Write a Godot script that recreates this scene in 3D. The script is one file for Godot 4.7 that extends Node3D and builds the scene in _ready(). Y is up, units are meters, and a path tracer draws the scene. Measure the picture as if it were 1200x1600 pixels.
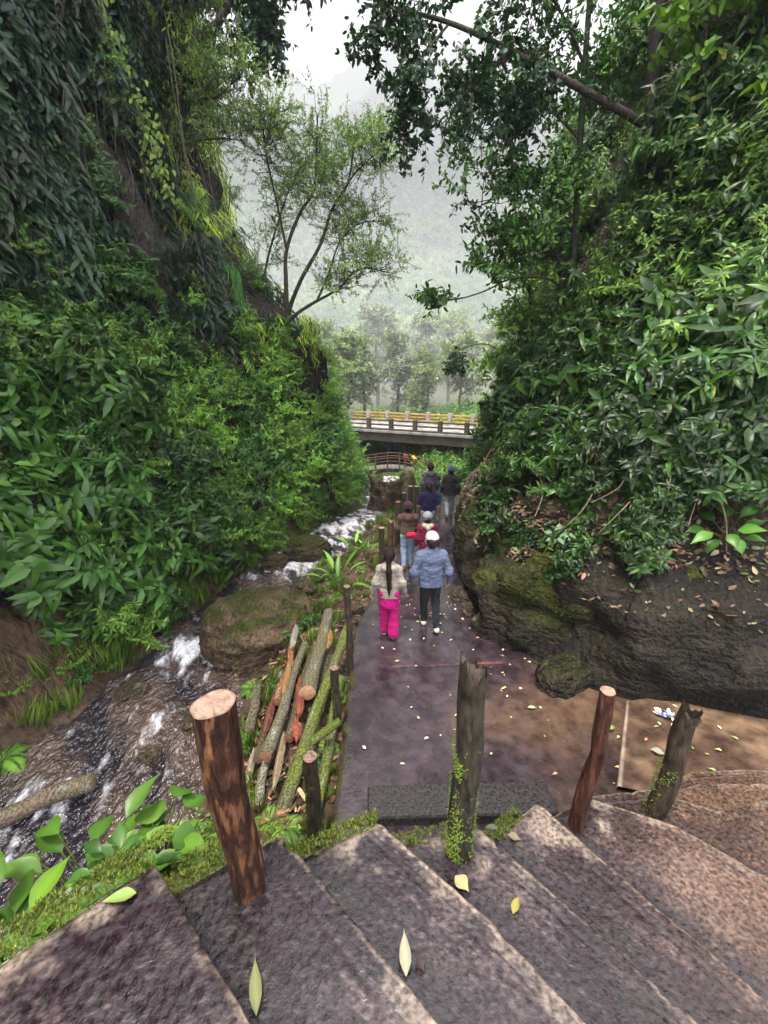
extends Node3D

# ------------------------------------------------------------------ helpers
var M := {}
var rng := RandomNumberGenerator.new()
var nz := FastNoiseLite.new()
var nz2 := FastNoiseLite.new()
var used := {}

class MB:
	var v := PackedVector3Array()
	var n := PackedVector3Array()
	var c := PackedColorArray()
	var i := PackedInt32Array()

	# a leaf with a folded midrib and a drooping tip: 7 corners, 6 triangles
	func leaf(p: Vector3, d: Vector3, up: Vector3, L: float, W: float, droop: float, col: Color) -> void:
		var s := d.cross(up)
		if s.length_squared() < 0.0001:
			s = d.cross(Vector3(0.31, 0.2, 0.93))
		s = s.normalized()
		var nn := s.cross(d)
		var b := v.size()
		var h := W * 0.5
		var c1 := p + d * (L * 0.38) - nn * (W * 0.1)
		var e2 := p + d * (L * 0.7) - nn * (L * droop * 0.45)
		v.append(p)
		v.append(p + d * (L * 0.3) + s * h + nn * (W * 0.08))
		v.append(c1)
		v.append(p + d * (L * 0.3) - s * h + nn * (W * 0.08))
		v.append(e2 + s * (h * 0.78))
		v.append(e2 - s * (h * 0.78))
		v.append(p + d * L - nn * (L * droop))
		var nl := (nn - s * 0.3).normalized()
		var nr := (nn + s * 0.3).normalized()
		var nt := (nn + d * droop).normalized()
		n.append(nn)
		n.append(nl)
		n.append(nn)
		n.append(nr)
		n.append((nl + d * droop).normalized())
		n.append((nr + d * droop).normalized())
		n.append(nt)
		for k in 7:
			c.append(col)
		i.append_array(PackedInt32Array([b, b + 2, b + 1, b, b + 3, b + 2, b + 1, b + 2, b + 4, b + 2, b + 5, b + 4, b + 2, b + 3, b + 5, b + 4, b + 5, b + 6]))

	# a larger leaf swept along its own curve: rows of three corners
	func big_leaf(p: Vector3, d: Vector3, up: Vector3, L: float, W: float, droop: float, col: Color, prof: PackedFloat32Array, wave := 0.0) -> void:
		var s := d.cross(up).normalized()
		var nn := s.cross(d)
		var m := prof.size() - 1
		var b := v.size()
		for k in m + 1:
			var t := float(k) / m
			var q := p + d * (L * t * (1.0 - droop * 0.3 * t)) - nn * (L * droop * t * t)
			var tn := (nn + d * (2.0 * droop * t)).normalized()
			var h := W * 0.5 * prof[k]
			var wv := sin(t * 9.0 + p.x * 40.0) * wave * W
			var cc := col * (1.08 if k % 2 == 0 else 0.95)
			v.append(q + s * h + tn * (h * 0.3 + wv))
			v.append(q)
			v.append(q - s * h + tn * (h * 0.3 - wv))
			n.append((tn - s * 0.35).normalized())
			n.append(tn)
			n.append((tn + s * 0.35).normalized())
			c.append(cc)
			c.append(col * 1.35)
			c.append(cc)
			if k < m:
				var r := b + k * 3
				i.append_array(PackedInt32Array([r, r + 1, r + 3, r + 1, r + 4, r + 3, r + 1, r + 2, r + 4, r + 2, r + 5, r + 4]))

	func tube(pts: PackedVector3Array, rad: PackedFloat32Array, sides: int, col: Color, caps := true, rough := 0.0, seed_ := 0.0) -> void:
		var m := pts.size()
		var b := v.size()
		var ref := Vector3(0.13, 0.2, 0.97)
		for k in m:
			var d := (pts[mini(k + 1, m - 1)] - pts[maxi(k - 1, 0)]).normalized()
			var s := d.cross(ref)
			if s.length_squared() < 0.01:
				s = d.cross(Vector3(1, 0, 0))
			s = s.normalized()
			var t := s.cross(d)
			for j in sides:
				var a := TAU * j / sides
				var rr := rad[k] * (1.0 + rough * (sin(a * 3.0 + seed_ + k * 0.7) * 0.6 + sin(a * 5.0 + seed_ * 2.0 - k * 1.3) * 0.4))
				var nn := s * cos(a) + t * sin(a)
				v.append(pts[k] + nn * rr)
				n.append(nn)
				c.append(col)
		for k in m - 1:
			for j in sides:
				var a0 := b + k * sides + j
				var a1 := b + k * sides + (j + 1) % sides
				i.append_array(PackedInt32Array([a0, a1, a0 + sides, a1, a1 + sides, a0 + sides]))
		if caps:
			for e in 2:
				var k := 0 if e == 0 else m - 1
				var d := (pts[k] - pts[1 if e == 0 else m - 2]).normalized()
				var q := v.size()
				v.append(pts[k])
				n.append(d)
				c.append(col)
				for j in sides:
					v.append(v[b + k * sides + j])
					n.append(d)
					c.append(col)
				for j in sides:
					var j2 := (j + 1) % sides
					if e == 0:
						i.append_array(PackedInt32Array([q, q + 1 + j2, q + 1 + j]))
					else:
						i.append_array(PackedInt32Array([q, q + 1 + j, q + 1 + j2]))

	# a box with softened corners of the given size, in the frame x, y, z (unit vectors)
	func box(o: Vector3, x: Vector3, y: Vector3, z: Vector3, sz: Vector3, bev: float, col: Color) -> void:
		var h := sz * 0.5
		bev = minf(bev, minf(h.x, minf(h.y, h.z)) * 0.9)
		var ax := [x, y, z]
		var hh := [h.x, h.y, h.z]
		# six faces
		for f in 3:
			for sg in [-1.0, 1.0]:
				var u := (f + 1) % 3
				var w := (f + 2) % 3
				var nn: Vector3 = ax[f] * sg
				var q := v.size()
				for cr in [[-1, -1], [1, -1], [1, 1], [-1, 1]]:
					v.append(o + nn * hh[f] + ax[u] * (cr[0] * (hh[u] - bev)) + ax[w] * (cr[1] * (hh[w] - bev)))
					n.append(nn)
					c.append(col)
				if sg > 0:
					i.append_array(PackedInt32Array([q, q + 2, q + 1, q, q + 3, q + 2]))
				else:
					i.append_array(PackedInt32Array([q, q + 1, q + 2, q, q + 2, q + 3]))
		# twelve bevels
		for f in 3:
			var u := (f + 1) % 3
			var w := (f + 2) % 3
			for su in [-1.0, 1.0]:
				for sw in [-1.0, 1.0]:
					var q := v.size()
					var nn: Vector3 = (ax[u] * su + ax[w] * sw).normalized()
					for e in [-1.0, 1.0]:
						v.append(o + ax[f] * (e * (hh[f] - bev)) + ax[u] * (su * hh[u]) + ax[w] * (sw * (hh[w] - bev)))
						v.append(o + ax[f] * (e * (hh[f] - bev)) + ax[u] * (su * (hh[u] - bev)) + ax[w] * (sw * hh[w]))
						for kk in 2:
							n.append(nn)
							c.append(col)
					if su * sw > 0:
						i.append_array(PackedInt32Array([q, q + 2, q + 1, q + 1, q + 2, q + 3]))
					else:
						i.append_array(PackedInt32Array([q, q + 1, q + 2, q + 1, q + 3, q + 2]))

	# rows by columns of points, normals made later
	func grid(pts: PackedVector3Array, cols: PackedColorArray, w: int, h: int, flip := false) -> void:
		var b := v.size()
		v.append_array(pts)
		c.append_array(cols)
		for k in pts.size():
			n.append(Vector3.UP)
		for y in h - 1:
			for x in w - 1:
				var a := b + y * w + x
				if not flip:
					i.append_array(PackedInt32Array([a, a + w, a + 1, a + 1, a + w, a + w + 1]))
				else:
					i.append_array(PackedInt32Array([a, a + 1, a + w, a + 1, a + w + 1, a + w]))

	func tri(a: Vector3, b_: Vector3, c_: Vector3, col: Color) -> void:
		var q := v.size()
		var nn := (c_ - a).cross(b_ - a).normalized()
		for p in [a, b_, c_]:
			v.append(p)
			n.append(nn)
			c.append(col)
		i.append_array(PackedInt32Array([q, q + 1, q + 2]))

	func mesh(mat: Material, smooth := false) -> ArrayMesh:
		var arr := []
		arr.resize(Mesh.ARRAY_MAX)
		arr[Mesh.ARRAY_VERTEX] = v
		arr[Mesh.ARRAY_NORMAL] = n
		arr[Mesh.ARRAY_COLOR] = c
		arr[Mesh.ARRAY_INDEX] = i
		var am := ArrayMesh.new()
		if smooth:
			var st := SurfaceTool.new()
			st.create_from_arrays(arr)
			st.generate_normals()
			am = st.commit()
		else:
			am.add_surface_from_arrays(Mesh.PRIMITIVE_TRIANGLES, arr)
		am.surface_set_material(0, mat)
		return am


func numbered(called: String) -> String:
	var k: int = used.get(called, 0)
	used[called] = k + 1
	return called if k == 0 else "%s_%03d" % [called, k]


func tag(o: Node, label: String, category := "", group := "", kind := "") -> Node:
	if label:
		o.set_meta("label", label)
	if category:
		o.set_meta("category", category)
	if group:
		o.set_meta("group", group)
	if kind:
		o.set_meta("kind", kind)
	return o


func thing(called: String, label: String, category: String, at := Vector3.ZERO, turn := 0.0, group := "", kind := "") -> Node3D:
	var o := Node3D.new()
	o.name = numbered(called)
	add_child(o, true)
	o.position = at
	o.rotation.y = turn
	tag(o, label, category, group, kind)
	return o


func put(m: Mesh, called: String, parent: Node = self) -> MeshInstance3D:
	var o := MeshInstance3D.new()
	o.mesh = m
	o.name = numbered(called) if parent == self else called
	parent.add_child(o, true)
	return o


func scatter(m: Mesh, called: String, xf: Array, cols: Array, parent: Node) -> MultiMeshInstance3D:
	var mm := MultiMesh.new()
	mm.transform_format = MultiMesh.TRANSFORM_3D
	mm.use_colors = cols.size() > 0
	mm.mesh = m
	mm.instance_count = xf.size()
	for k in xf.size():
		mm.set_instance_transform(k, xf[k])
		if cols.size():
			mm.set_instance_color(k, cols[k])
	var o := MultiMeshInstance3D.new()
	o.multimesh = mm
	o.name = numbered(called) if parent == self else called
	o.set_meta("kind", "stuff")
	parent.add_child(o, true)
	return o


func rf(a: float, b: float) -> float:
	return rng.randf_range(a, b)


func rdir() -> Vector3:
	return Vector3(rng.randfn(), rng.randfn(), rng.randfn()).normalized()


# value of a table of [key, value] rows at k, eased between rows
func tab(t: Array, k: float) -> float:
	if k >= t[0][0]:
		return t[0][1]
	for j in t.size() - 1:
		if k >= t[j + 1][0]:
			var f: float = (k - t[j][0]) / (t[j + 1][0] - t[j][0])
			return lerpf(t[j][1], t[j + 1][1], f)
	return t[-1][1]


func pv(a: Array) -> PackedVector3Array:
	var r := PackedVector3Array()
	for k in range(0, a.size(), 3):
		r.append(Vector3(a[k], a[k + 1], a[k + 2]))
	return r


func smooth_line(p: PackedVector3Array, m: int) -> PackedVector3Array:
	var cv := Curve3D.new()
	for k in p.size():
		var d := (p[mini(k + 1, p.size() - 1)] - p[maxi(k - 1, 0)]) / 6.0
		cv.add_point(p[k], -d, d)
	var r := PackedVector3Array()
	var L := cv.get_baked_length()
	for k in m:
		r.append(cv.sample_baked(L * k / (m - 1.0), true))
	return r


func taper(m: int, a: float, b: float) -> PackedFloat32Array:
	var r := PackedFloat32Array()
	for k in m:
		r.append(lerpf(a, b, k / (m - 1.0)))
	return r


func basis_to(d: Vector3, roll := 0.0) -> Basis:   # y axis along d
	var s := d.cross(Vector3(0.21, 0.13, 0.97)).normalized()
	return Basis(s, d, s.cross(d)) * Basis(Vector3.UP, roll)


# ------------------------------------------------------------------ materials
func noise_tex(freq: float, oct: int, ramp: Array, seed_ := 1, kind := FastNoiseLite.TYPE_SIMPLEX_SMOOTH, size := 512, bump := 0.0) -> NoiseTexture2D:
	var f := FastNoiseLite.new()
	f.noise_type = kind
	f.frequency = freq
	f.fractal_octaves = oct
	f.fractal_gain = 0.55
	f.seed = seed_
	var t := NoiseTexture2D.new()
	t.width = size
	t.height = size
	t.seamless = true
	t.noise = f
	if ramp.size():
		var g := Gradient.new()
		g.offsets = PackedFloat32Array()
		var offs := PackedFloat32Array()
		var cs := PackedColorArray()
		for r in ramp:
			offs.append(r[0])
			cs.append(r[1])
		g.offsets = offs
		g.colors = cs
		t.color_ramp = g
	if bump > 0.0:
		t.as_normal_map = true
		t.bump_strength = bump
	return t


func grey(a: float) -> Color:
	return Color(a, a, a)


func surf(rough: float, tex: Texture2D, scale: float, bumptex: Texture2D = null, bump := 0.0, vcol := true, sc := Vector3.ONE) -> StandardMaterial3D:
	var m := StandardMaterial3D.new()
	m.vertex_color_use_as_albedo = vcol
	m.roughness = rough
	m.metallic_specular = 0.28
	m.cull_mode = BaseMaterial3D.CULL_DISABLED
	m.uv1_triplanar = true
	m.uv1_world_triplanar = true
	m.uv1_scale = sc * scale
	if tex:
		m.albedo_texture = tex
	if bumptex:
		m.heightmap_enabled = true
		m.heightmap_texture = bumptex
		m.heightmap_scale = bump
	return m


func make_materials() -> void:
	var speck := noise_tex(0.02, 5, [[0.0, grey(0.35)], [0.4, grey(0.72)], [0.6, grey(0.9)], [1.0, grey(1.0)]], 3)
	var coarse := noise_tex(0.006, 5, [[0.0, grey(0.45)], [0.5, grey(0.8)], [1.0, grey(1.0)]], 5)
	var hgt := noise_tex(0.012, 6, [], 9)
	var hgt_fine := noise_tex(0.05, 4, [], 11)
	var cell := noise_tex(0.025, 3, [], 13, FastNoiseLite.TYPE_CELLULAR)

	var leaf := StandardMaterial3D.new()
	leaf.vertex_color_use_as_albedo = true
	leaf.roughness = 0.38
	leaf.metallic_specular = 0.34
	leaf.cull_mode = BaseMaterial3D.CULL_DISABLED
	leaf.backlight_enabled = true
	leaf.backlight = Color(0.62, 0.68, 0.3)
	M.leaf = leaf
	var dull: StandardMaterial3D = leaf.duplicate()
	dull.roughness = 0.62
	dull.backlight = Color(0.6, 0.6, 0.25)
	M.leaf_dull = dull
	var dry: StandardMaterial3D = leaf.duplicate()
	dry.roughness = 0.5
	dry.backlight_enabled = false
	M.leaf_dry = dry
	var moss: StandardMaterial3D = dull.duplicate()
	moss.roughness = 0.85
	moss.backlight = Color(0.3, 0.3, 0.1)
	M.moss = moss

	M.rock = surf(0.72, speck, 1.5, hgt, 10.0)
	M.rock_wet = surf(0.42, speck, 1.5, hgt, 9.0)
	M.soil = surf(0.75, speck, 0.9, hgt, 5.0)
	M.cliff = surf(0.85, speck, 0.6, hgt, 16.0, true, Vector3(1, 0.5, 1))
	M.concrete = surf(0.46, speck, 3.1, hgt, 0.26)
	M.concrete.roughness_texture = noise_tex(0.01, 4, [[0.0, grey(0.3)], [0.45, grey(0.5)], [0.65, grey(0.85)], [1.0, grey(1.0)]], 21)
	M.concrete.roughness = 0.52
	M.concrete.metallic_specular = 0.4
	var wet := surf(0.56, noise_tex(0.01, 6, [[0.0, grey(0.6)], [0.5, grey(0.85)], [1.0, grey(1.0)]], 31), 0.8, hgt_fine, 0.25)
	wet.roughness_texture = noise_tex(0.006, 5, [[0.0, grey(0.12)], [0.4, grey(0.28)], [0.65, grey(0.5)], [1.0, grey(0.75)]], 33)
	wet.metallic_specular = 0.5
	M.wet = wet
	M.bridge = surf(0.75, coarse, 0.4, hgt, 2.0)
	M.bark = surf(0.7, noise_tex(0.02, 4, [[0.0, grey(0.35)], [0.5, grey(0.75)], [1.0, grey(1.0)]], 41), 2.5, hgt, 2.0, true, Vector3(1, 0.22, 1))
	# the peeled posts: long dark and rust-brown flakes
	M.post = surf(0.42, noise_tex(0.016, 4, [[0.0, Color(0.08, 0.052, 0.045)], [0.46, Color(0.16, 0.1, 0.08)], [0.6, Color(0.21, 0.13, 0.098)], [0.67, Color(0.36, 0.24, 0.165)], [1.0, Color(0.42, 0.3, 0.21)]], 43), 3.2, hgt, 3.0, false, Vector3(1, 0.16, 1))
	M.post_red = surf(0.5, noise_tex(0.016, 4, [[0.0, Color(0.1, 0.06, 0.055)], [0.45, Color(0.2, 0.125, 0.1)], [0.65, Color(0.28, 0.17, 0.13)], [1.0, Color(0.38, 0.25, 0.2)]], 44), 3.2, hgt, 3.0, false, Vector3(1, 0.16, 1))
	M.log = surf(0.75, noise_tex(0.02, 5, [[0.0, grey(0.3)], [0.45, grey(0.65)], [0.6, grey(0.95)], [1.0, grey(1.0)]], 47), 3.0, hgt, 2.2, true)
	M.cut = surf(0.6, noise_tex(0.01, 4, [[0.0, grey(0.7)], [0.5, grey(0.9)], [1.0, grey(1.0)]], 49), 4.0, hgt_fine, 0.4)
	M.split = surf(0.65, noise_tex(0.02, 4, [[0.0, grey(0.55)], [0.5, grey(0.85)], [1.0, grey(1.0)]], 51), 4.0, hgt, 1.4, true, Vector3(2, 0.6, 0.6))
	var water := StandardMaterial3D.new()
	water.vertex_color_use_as_albedo = true
	water.cull_mode = BaseMaterial3D.CULL_DISABLED
	water.roughness = 0.16
	water.metallic_specular = 0.6
	water.uv1_triplanar = true
	water.uv1_world_triplanar = true
	water.uv1_scale = Vector3(0.9, 0.9, 0.5)
	water.heightmap_enabled = true
	water.heightmap_texture = noise_tex(0.018, 4, [], 61)
	water.heightmap_scale = 9.0
	M.water = water
	var cloth := StandardMaterial3D.new()
	cloth.vertex_color_use_as_albedo = true
	cloth.roughness = 0.9
	cloth.metallic_specular = 0.2
	cloth.rim_enabled = true
	cloth.rim = 0.08
	cloth.rim_tint = 0.6
	cloth.uv1_triplanar = true
	cloth.uv1_scale = Vector3(3, 3, 3)
	cloth.heightmap_enabled = true
	cloth.heightmap_texture = hgt
	cloth.heightmap_scale = 2.0
	M.cloth = cloth
	var camo: StandardMaterial3D = cloth.duplicate()
	camo.albedo_texture = noise_tex(0.02, 2, [[0.0, Color(0.2, 0.2, 0.24)], [0.45, Color(0.22, 0.22, 0.26)], [0.47, Color(0.62, 0.62, 0.68)], [0.62, Color(0.6, 0.6, 0.66)], [0.64, Color(0.36, 0.36, 0.42)], [1.0, Color(0.4, 0.4, 0.45)]], 71)
	M.camo = camo
	var skin := StandardMaterial3D.new()
	skin.vertex_color_use_as_albedo = true
	skin.roughness = 0.55
	skin.subsurf_scatter_enabled = true
	skin.subsurf_scatter_strength = 0.15
	M.skin = skin
	var hair := StandardMaterial3D.new()
	hair.vertex_color_use_as_albedo = true
	hair.roughness = 0.5
	hair.metallic_specular = 0.2
	hair.uv1_triplanar = true
	hair.uv1_scale = Vector3(14, 1.2, 14)
	hair.heightmap_enabled = true
	hair.heightmap_texture = hgt
	hair.heightmap_scale = 1.0
	M.hair = hair
	var paint := surf(0.5, coarse, 0.7)
	M.paint = paint
	var shoe := StandardMaterial3D.new()
	shoe.vertex_color_use_as_albedo = true
	shoe.roughness = 0.5
	M.shoe = shoe
	M.far_wood = surf(0.8, coarse, 0.08)
	M.mountain = surf(0.9, coarse, 0.01)


# ------------------------------------------------------------------ lie of the land
const PATH_L := [[3.0, -0.5], [-6.0, -0.48], [-8.5, -0.05], [-10.8, 0.4], [-13.2, 0.95], [-16.0, 1.9], [-20.0, 3.0], [-27.0, 4.0]]
const PATH_R := [[3.0, 6.0], [-2.8, 6.0], [-3.6, 5.6], [-4.1, 4.9], [-4.5, 3.2], [-5.0, 2.5], [-5.85, 2.15], [-7.3, 1.75], [-9.0, 1.85], [-11.0, 2.3], [-13.2, 2.9], [-16.0, 3.9], [-20.0, 5.0], [-27.0, 5.8]]
const PATH_Y := [[3.0, 0.0], [-6.4, 0.0], [-9.2, -0.3], [-13.0, -0.36], [-16.0, -0.75], [-20.0, -1.5], [-27.0, -2.5]]
const STREAM_L := [[4.0, -6.8], [-2.0, -5.4], [-3.4, -4.9], [-5.0, -4.5], [-6.0, -4.3], [-7.5, -4.3], [-9.5, -3.9], [-11.5, -3.2], [-15.0, -2.0], [-18.0, -1.0], [-22.0, -0.9], [-30.0, -1.5], [-45.0, -4.0]]
const STREAM_R := [[4.0, -3.6], [-2.0, -2.5], [-3.4, -2.05], [-5.0, -2.05], [-6.0, -2.2], [-7.5, -2.55], [-9.5, -2.2], [-11.5, -1.15], [-15.0, -0.25], [-18.0, 0.5], [-22.0, 1.4], [-30.0, 2.2], [-45.0, 1.0]]
const STREAM_Y := [[4.0, -0.6], [-5.6, -0.66], [-7.4, -0.86], [-11.0, -0.92], [-15.0, -1.05], [-18.0, -1.6], [-27.0, -3.4], [-45.0, -3.8]]


func mound(x: float, z: float) -> float:
	var p := Vector2(x, z)
	var q := Geometry2D.get_closest_point_to_segment(p, Vector2(-1.9, 0.9), Vector2(-0.95, -1.05))
	var d := p.distance_to(q)
	return 1.98 - 0.55 * d - 0.62 * d * d


func floor_y(x: float, z: float) -> float:
	var xl := tab(PATH_L, z)
	var xr := tab(PATH_R, z)
	var py := tab(PATH_Y, z)
	var sl := tab(STREAM_L, z)
	var sr := tab(STREAM_R, z)
	var sy := tab(STREAM_Y, z)
	var y := py - 0.1
	if x < xl:
		if x > sr:
			var f := (xl - x) / maxf(xl - sr, 0.1)
			y = lerpf(py - 0.12, sy + 0.06, smoothstep(0.38 if z > -7.0 else 0.1, 1.0, f))
			y += nz.get_noise_2d(x * 90.0, z * 90.0) * 0.07 * sin(f * PI)
		elif x > sl:
			y = sy - 0.22 * sin((x - sl) / (sr - sl) * PI) - 0.02
		else:
			y = sy + minf((sl - x) * 0.8, 2.0)
	elif x > xr:
		y = py - 0.1 + minf((x - xr) * 0.3, 1.5)
	y = maxf(y, mound(x, z))
	if z < -33.0:
		var k := -33.0 - z
		y = maxf(y, -3.2 + k * 0.05)
		y += absf(x) * 0.02 * minf(k / 30.0, 1.0)
	return y


# left wall of the gorge: t 0 at the water, 1 to 3 the overgrown slope, 3 to 5 the cliff, 6 the plateau
const LEFT := [
	[5.0, -5.6, -0.7, -6.6, 0.8, -8.0, 3.2, -8.9, 5.2, -8.8, 10.0, -8.0, 17.5, -16.0, 20.0],
	[-4.0, -4.8, -0.7, -5.7, 0.9, -7.2, 3.1, -8.4, 5.2, -8.5, 10.0, -7.4, 17.5, -15.0, 20.0],
	[-7.0, -4.4, -0.85, -5.3, 0.9, -6.8, 3.2, -8.0, 5.3, -8.2, 10.0, -7.2, 17.5, -15.0, 20.0],
	[-10.0, -3.75, -0.9, -4.6, 1.0, -6.1, 3.3, -7.4, 5.3, -7.7, 10.0, -6.9, 17.0, -15.0, 20.0],
	[-13.0, -2.75, -1.0, -3.5, 1.1, -4.7, 3.3, -6.1, 5.5, -7.0, 10.0, -6.8, 16.5, -15.0, 20.0],
	[-16.5, -1.6, -1.2, -1.9, 0.9, -2.3, 3.0, -3.2, 5.2, -5.7, 9.4, -6.5, 15.5, -14.0, 19.0],
	[-19.0, -1.2, -1.8, -1.9, 0.6, -2.7, 2.8, -3.9, 4.9, -6.6, 8.8, -7.8, 14.0, -15.0, 17.0],
	[-24.0, -1.8, -2.8, -3.0, -0.6, -4.6, 1.4, -6.5, 3.2, -9.0, 6.0, -11.5, 9.0, -18.0, 12.0],
	[-36.0, -4.5, -3.6, -6.0, -2.0, -8.0, -0.6, -10.5, 0.8, -14.0, 2.4, -18.0, 4.0, -26.0, 7.0],
	[-60.0, -12.0, -3.0, -15.0, -1.6, -18.0, 0.0, -22.0, 2.0, -27.0, 4.0, -33.0, 6.5, -45.0, 10.0]]


func left_pt(z: float, t: float) -> Vector3:
	var j := 0
	while j < LEFT.size() - 2 and z < LEFT[j + 1][0]:
		j += 1
	var f := clampf((z - LEFT[j][0]) / (LEFT[j + 1][0] - LEFT[j][0]), 0, 1)
	f = lerpf(f, smoothstep(0.0, 1.0, f), 0.5)
	var k := clampi(int(t), 0, 5)
	var g := t - k
	var a := Vector2(lerpf(LEFT[j][1 + 2 * k], LEFT[j + 1][1 + 2 * k], f), lerpf(LEFT[j][2 + 2 * k], LEFT[j + 1][2 + 2 * k], f))
	var b := Vector2(lerpf(LEFT[j][3 + 2 * k], LEFT[j + 1][3 + 2 * k], f), lerpf(LEFT[j][4 + 2 * k], LEFT[j + 1][4 + 2 * k], f))
	var p := a.lerp(b, g)
	return Vector3(p.x, p.y, z)


func left_surface(z: float, t: float) -> Vector3:
	var p := left_pt(z, t)
	var k := nz.get_noise_3d(p.x * 22.0, p.y * 22.0, p.z * 22.0) * 0.8 + nz.get_noise_3d(p.x * 70.0, p.y * 40.0, p.z * 70.0) * 0.5 + absf(nz2.get_noise_3d(p.x * 200.0, p.y * 90.0, p.z * 200.0)) * 0.35
	return p + Vector3(k * 0.9, k * 0.2, 0.0) * minf(1.0, t)


# right bank: foot of the bank, direction into the hill, reach of the slope
const RIGHT := [
	[10.0, -2.6, 0.3, -0.95, 1.0, 0.0], [6.6, -3.9, 0.4, -0.92, 1.0, 0.0], [4.7, -4.15, 0.5, -0.87, 1.0, 0.0], [3.2, -4.42, 0.6, -0.8, 1.0, 0.0], [2.4, -5.0, 0.8, -0.6, 1.0, 0.0], [2.0, -5.9, 0.93, -0.37, 0.95, 0.0],
	[1.6, -7.3, 0.97, -0.25, 0.88, -0.1], [1.65, -9.0, 0.98, -0.2, 0.8, -0.3], [2.15, -11.0, 0.98, -0.2, 0.68, -0.33], [2.75, -13.2, 0.96, -0.25, 0.52, -0.4], [3.7, -15.6, 0.85, -0.5, 0.5, -0.75], [5.2, -18.5, 0.7, -0.7, 0.6, -1.3], [7.0, -23.0, 0.8, -0.6, 1.0, -2.2], [9.0, -30.0, 0.9, -0.4, 1.6, -2.8], [12.0, -45.0, 0.9, -0.3, 2.0, -2.6], [16.0, -60.0, 0.9, -0.3, 2.4, -1.8]]
const RPROF := [[0.0, -0.25], [0.05, 0.5], [0.3, 1.35], [0.85, 2.0], [2.2, 3.45], [3.6, 5.6], [4.8, 8.4], [6.2, 12.0], [11.0, 16.0]]


func right_pt(s: float, t: float) -> Vector3:
	var j := clampi(int(s), 0, RIGHT.size() - 2)
	var f := s - j
	var r := []
	for k in 6:
		r.append(lerpf(RIGHT[j][k], RIGHT[j + 1][k], f))
	var i := clampi(int(t), 0, RPROF.size() - 2)
	var g := t - i
	var d: float = lerpf(RPROF[i][0], RPROF[i + 1][0], g) * r[4]
	var y: float = lerpf(RPROF[i][1], RPROF[i + 1][1], g)
	if s > 10.0:
		y *= lerpf(1.0, 0.45, minf((s - 10.0) / 3.0, 1.0))
	return Vector3(r[0] + r[2] * d, y + r[5], r[1] + r[3] * d)


func right_surface(s: float, t: float) -> Vector3:
	var p := right_pt(s, t)
	var k := nz.get_noise_3d(p.x * 40.0, p.y * 40.0 + 500.0, p.z * 40.0) * 0.55 + nz.get_noise_3d(p.x * 110.0, p.y * 110.0, p.z * 110.0) * 0.28
	k *= minf(t, 1.0)
	return p + Vector3(-k * 0.75, k * 0.25, k * 0.5)


func shade(a: Color, b: Color, f: float) -> Color:
	return a.lerp(b, clampf(f, 0, 1))


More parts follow.
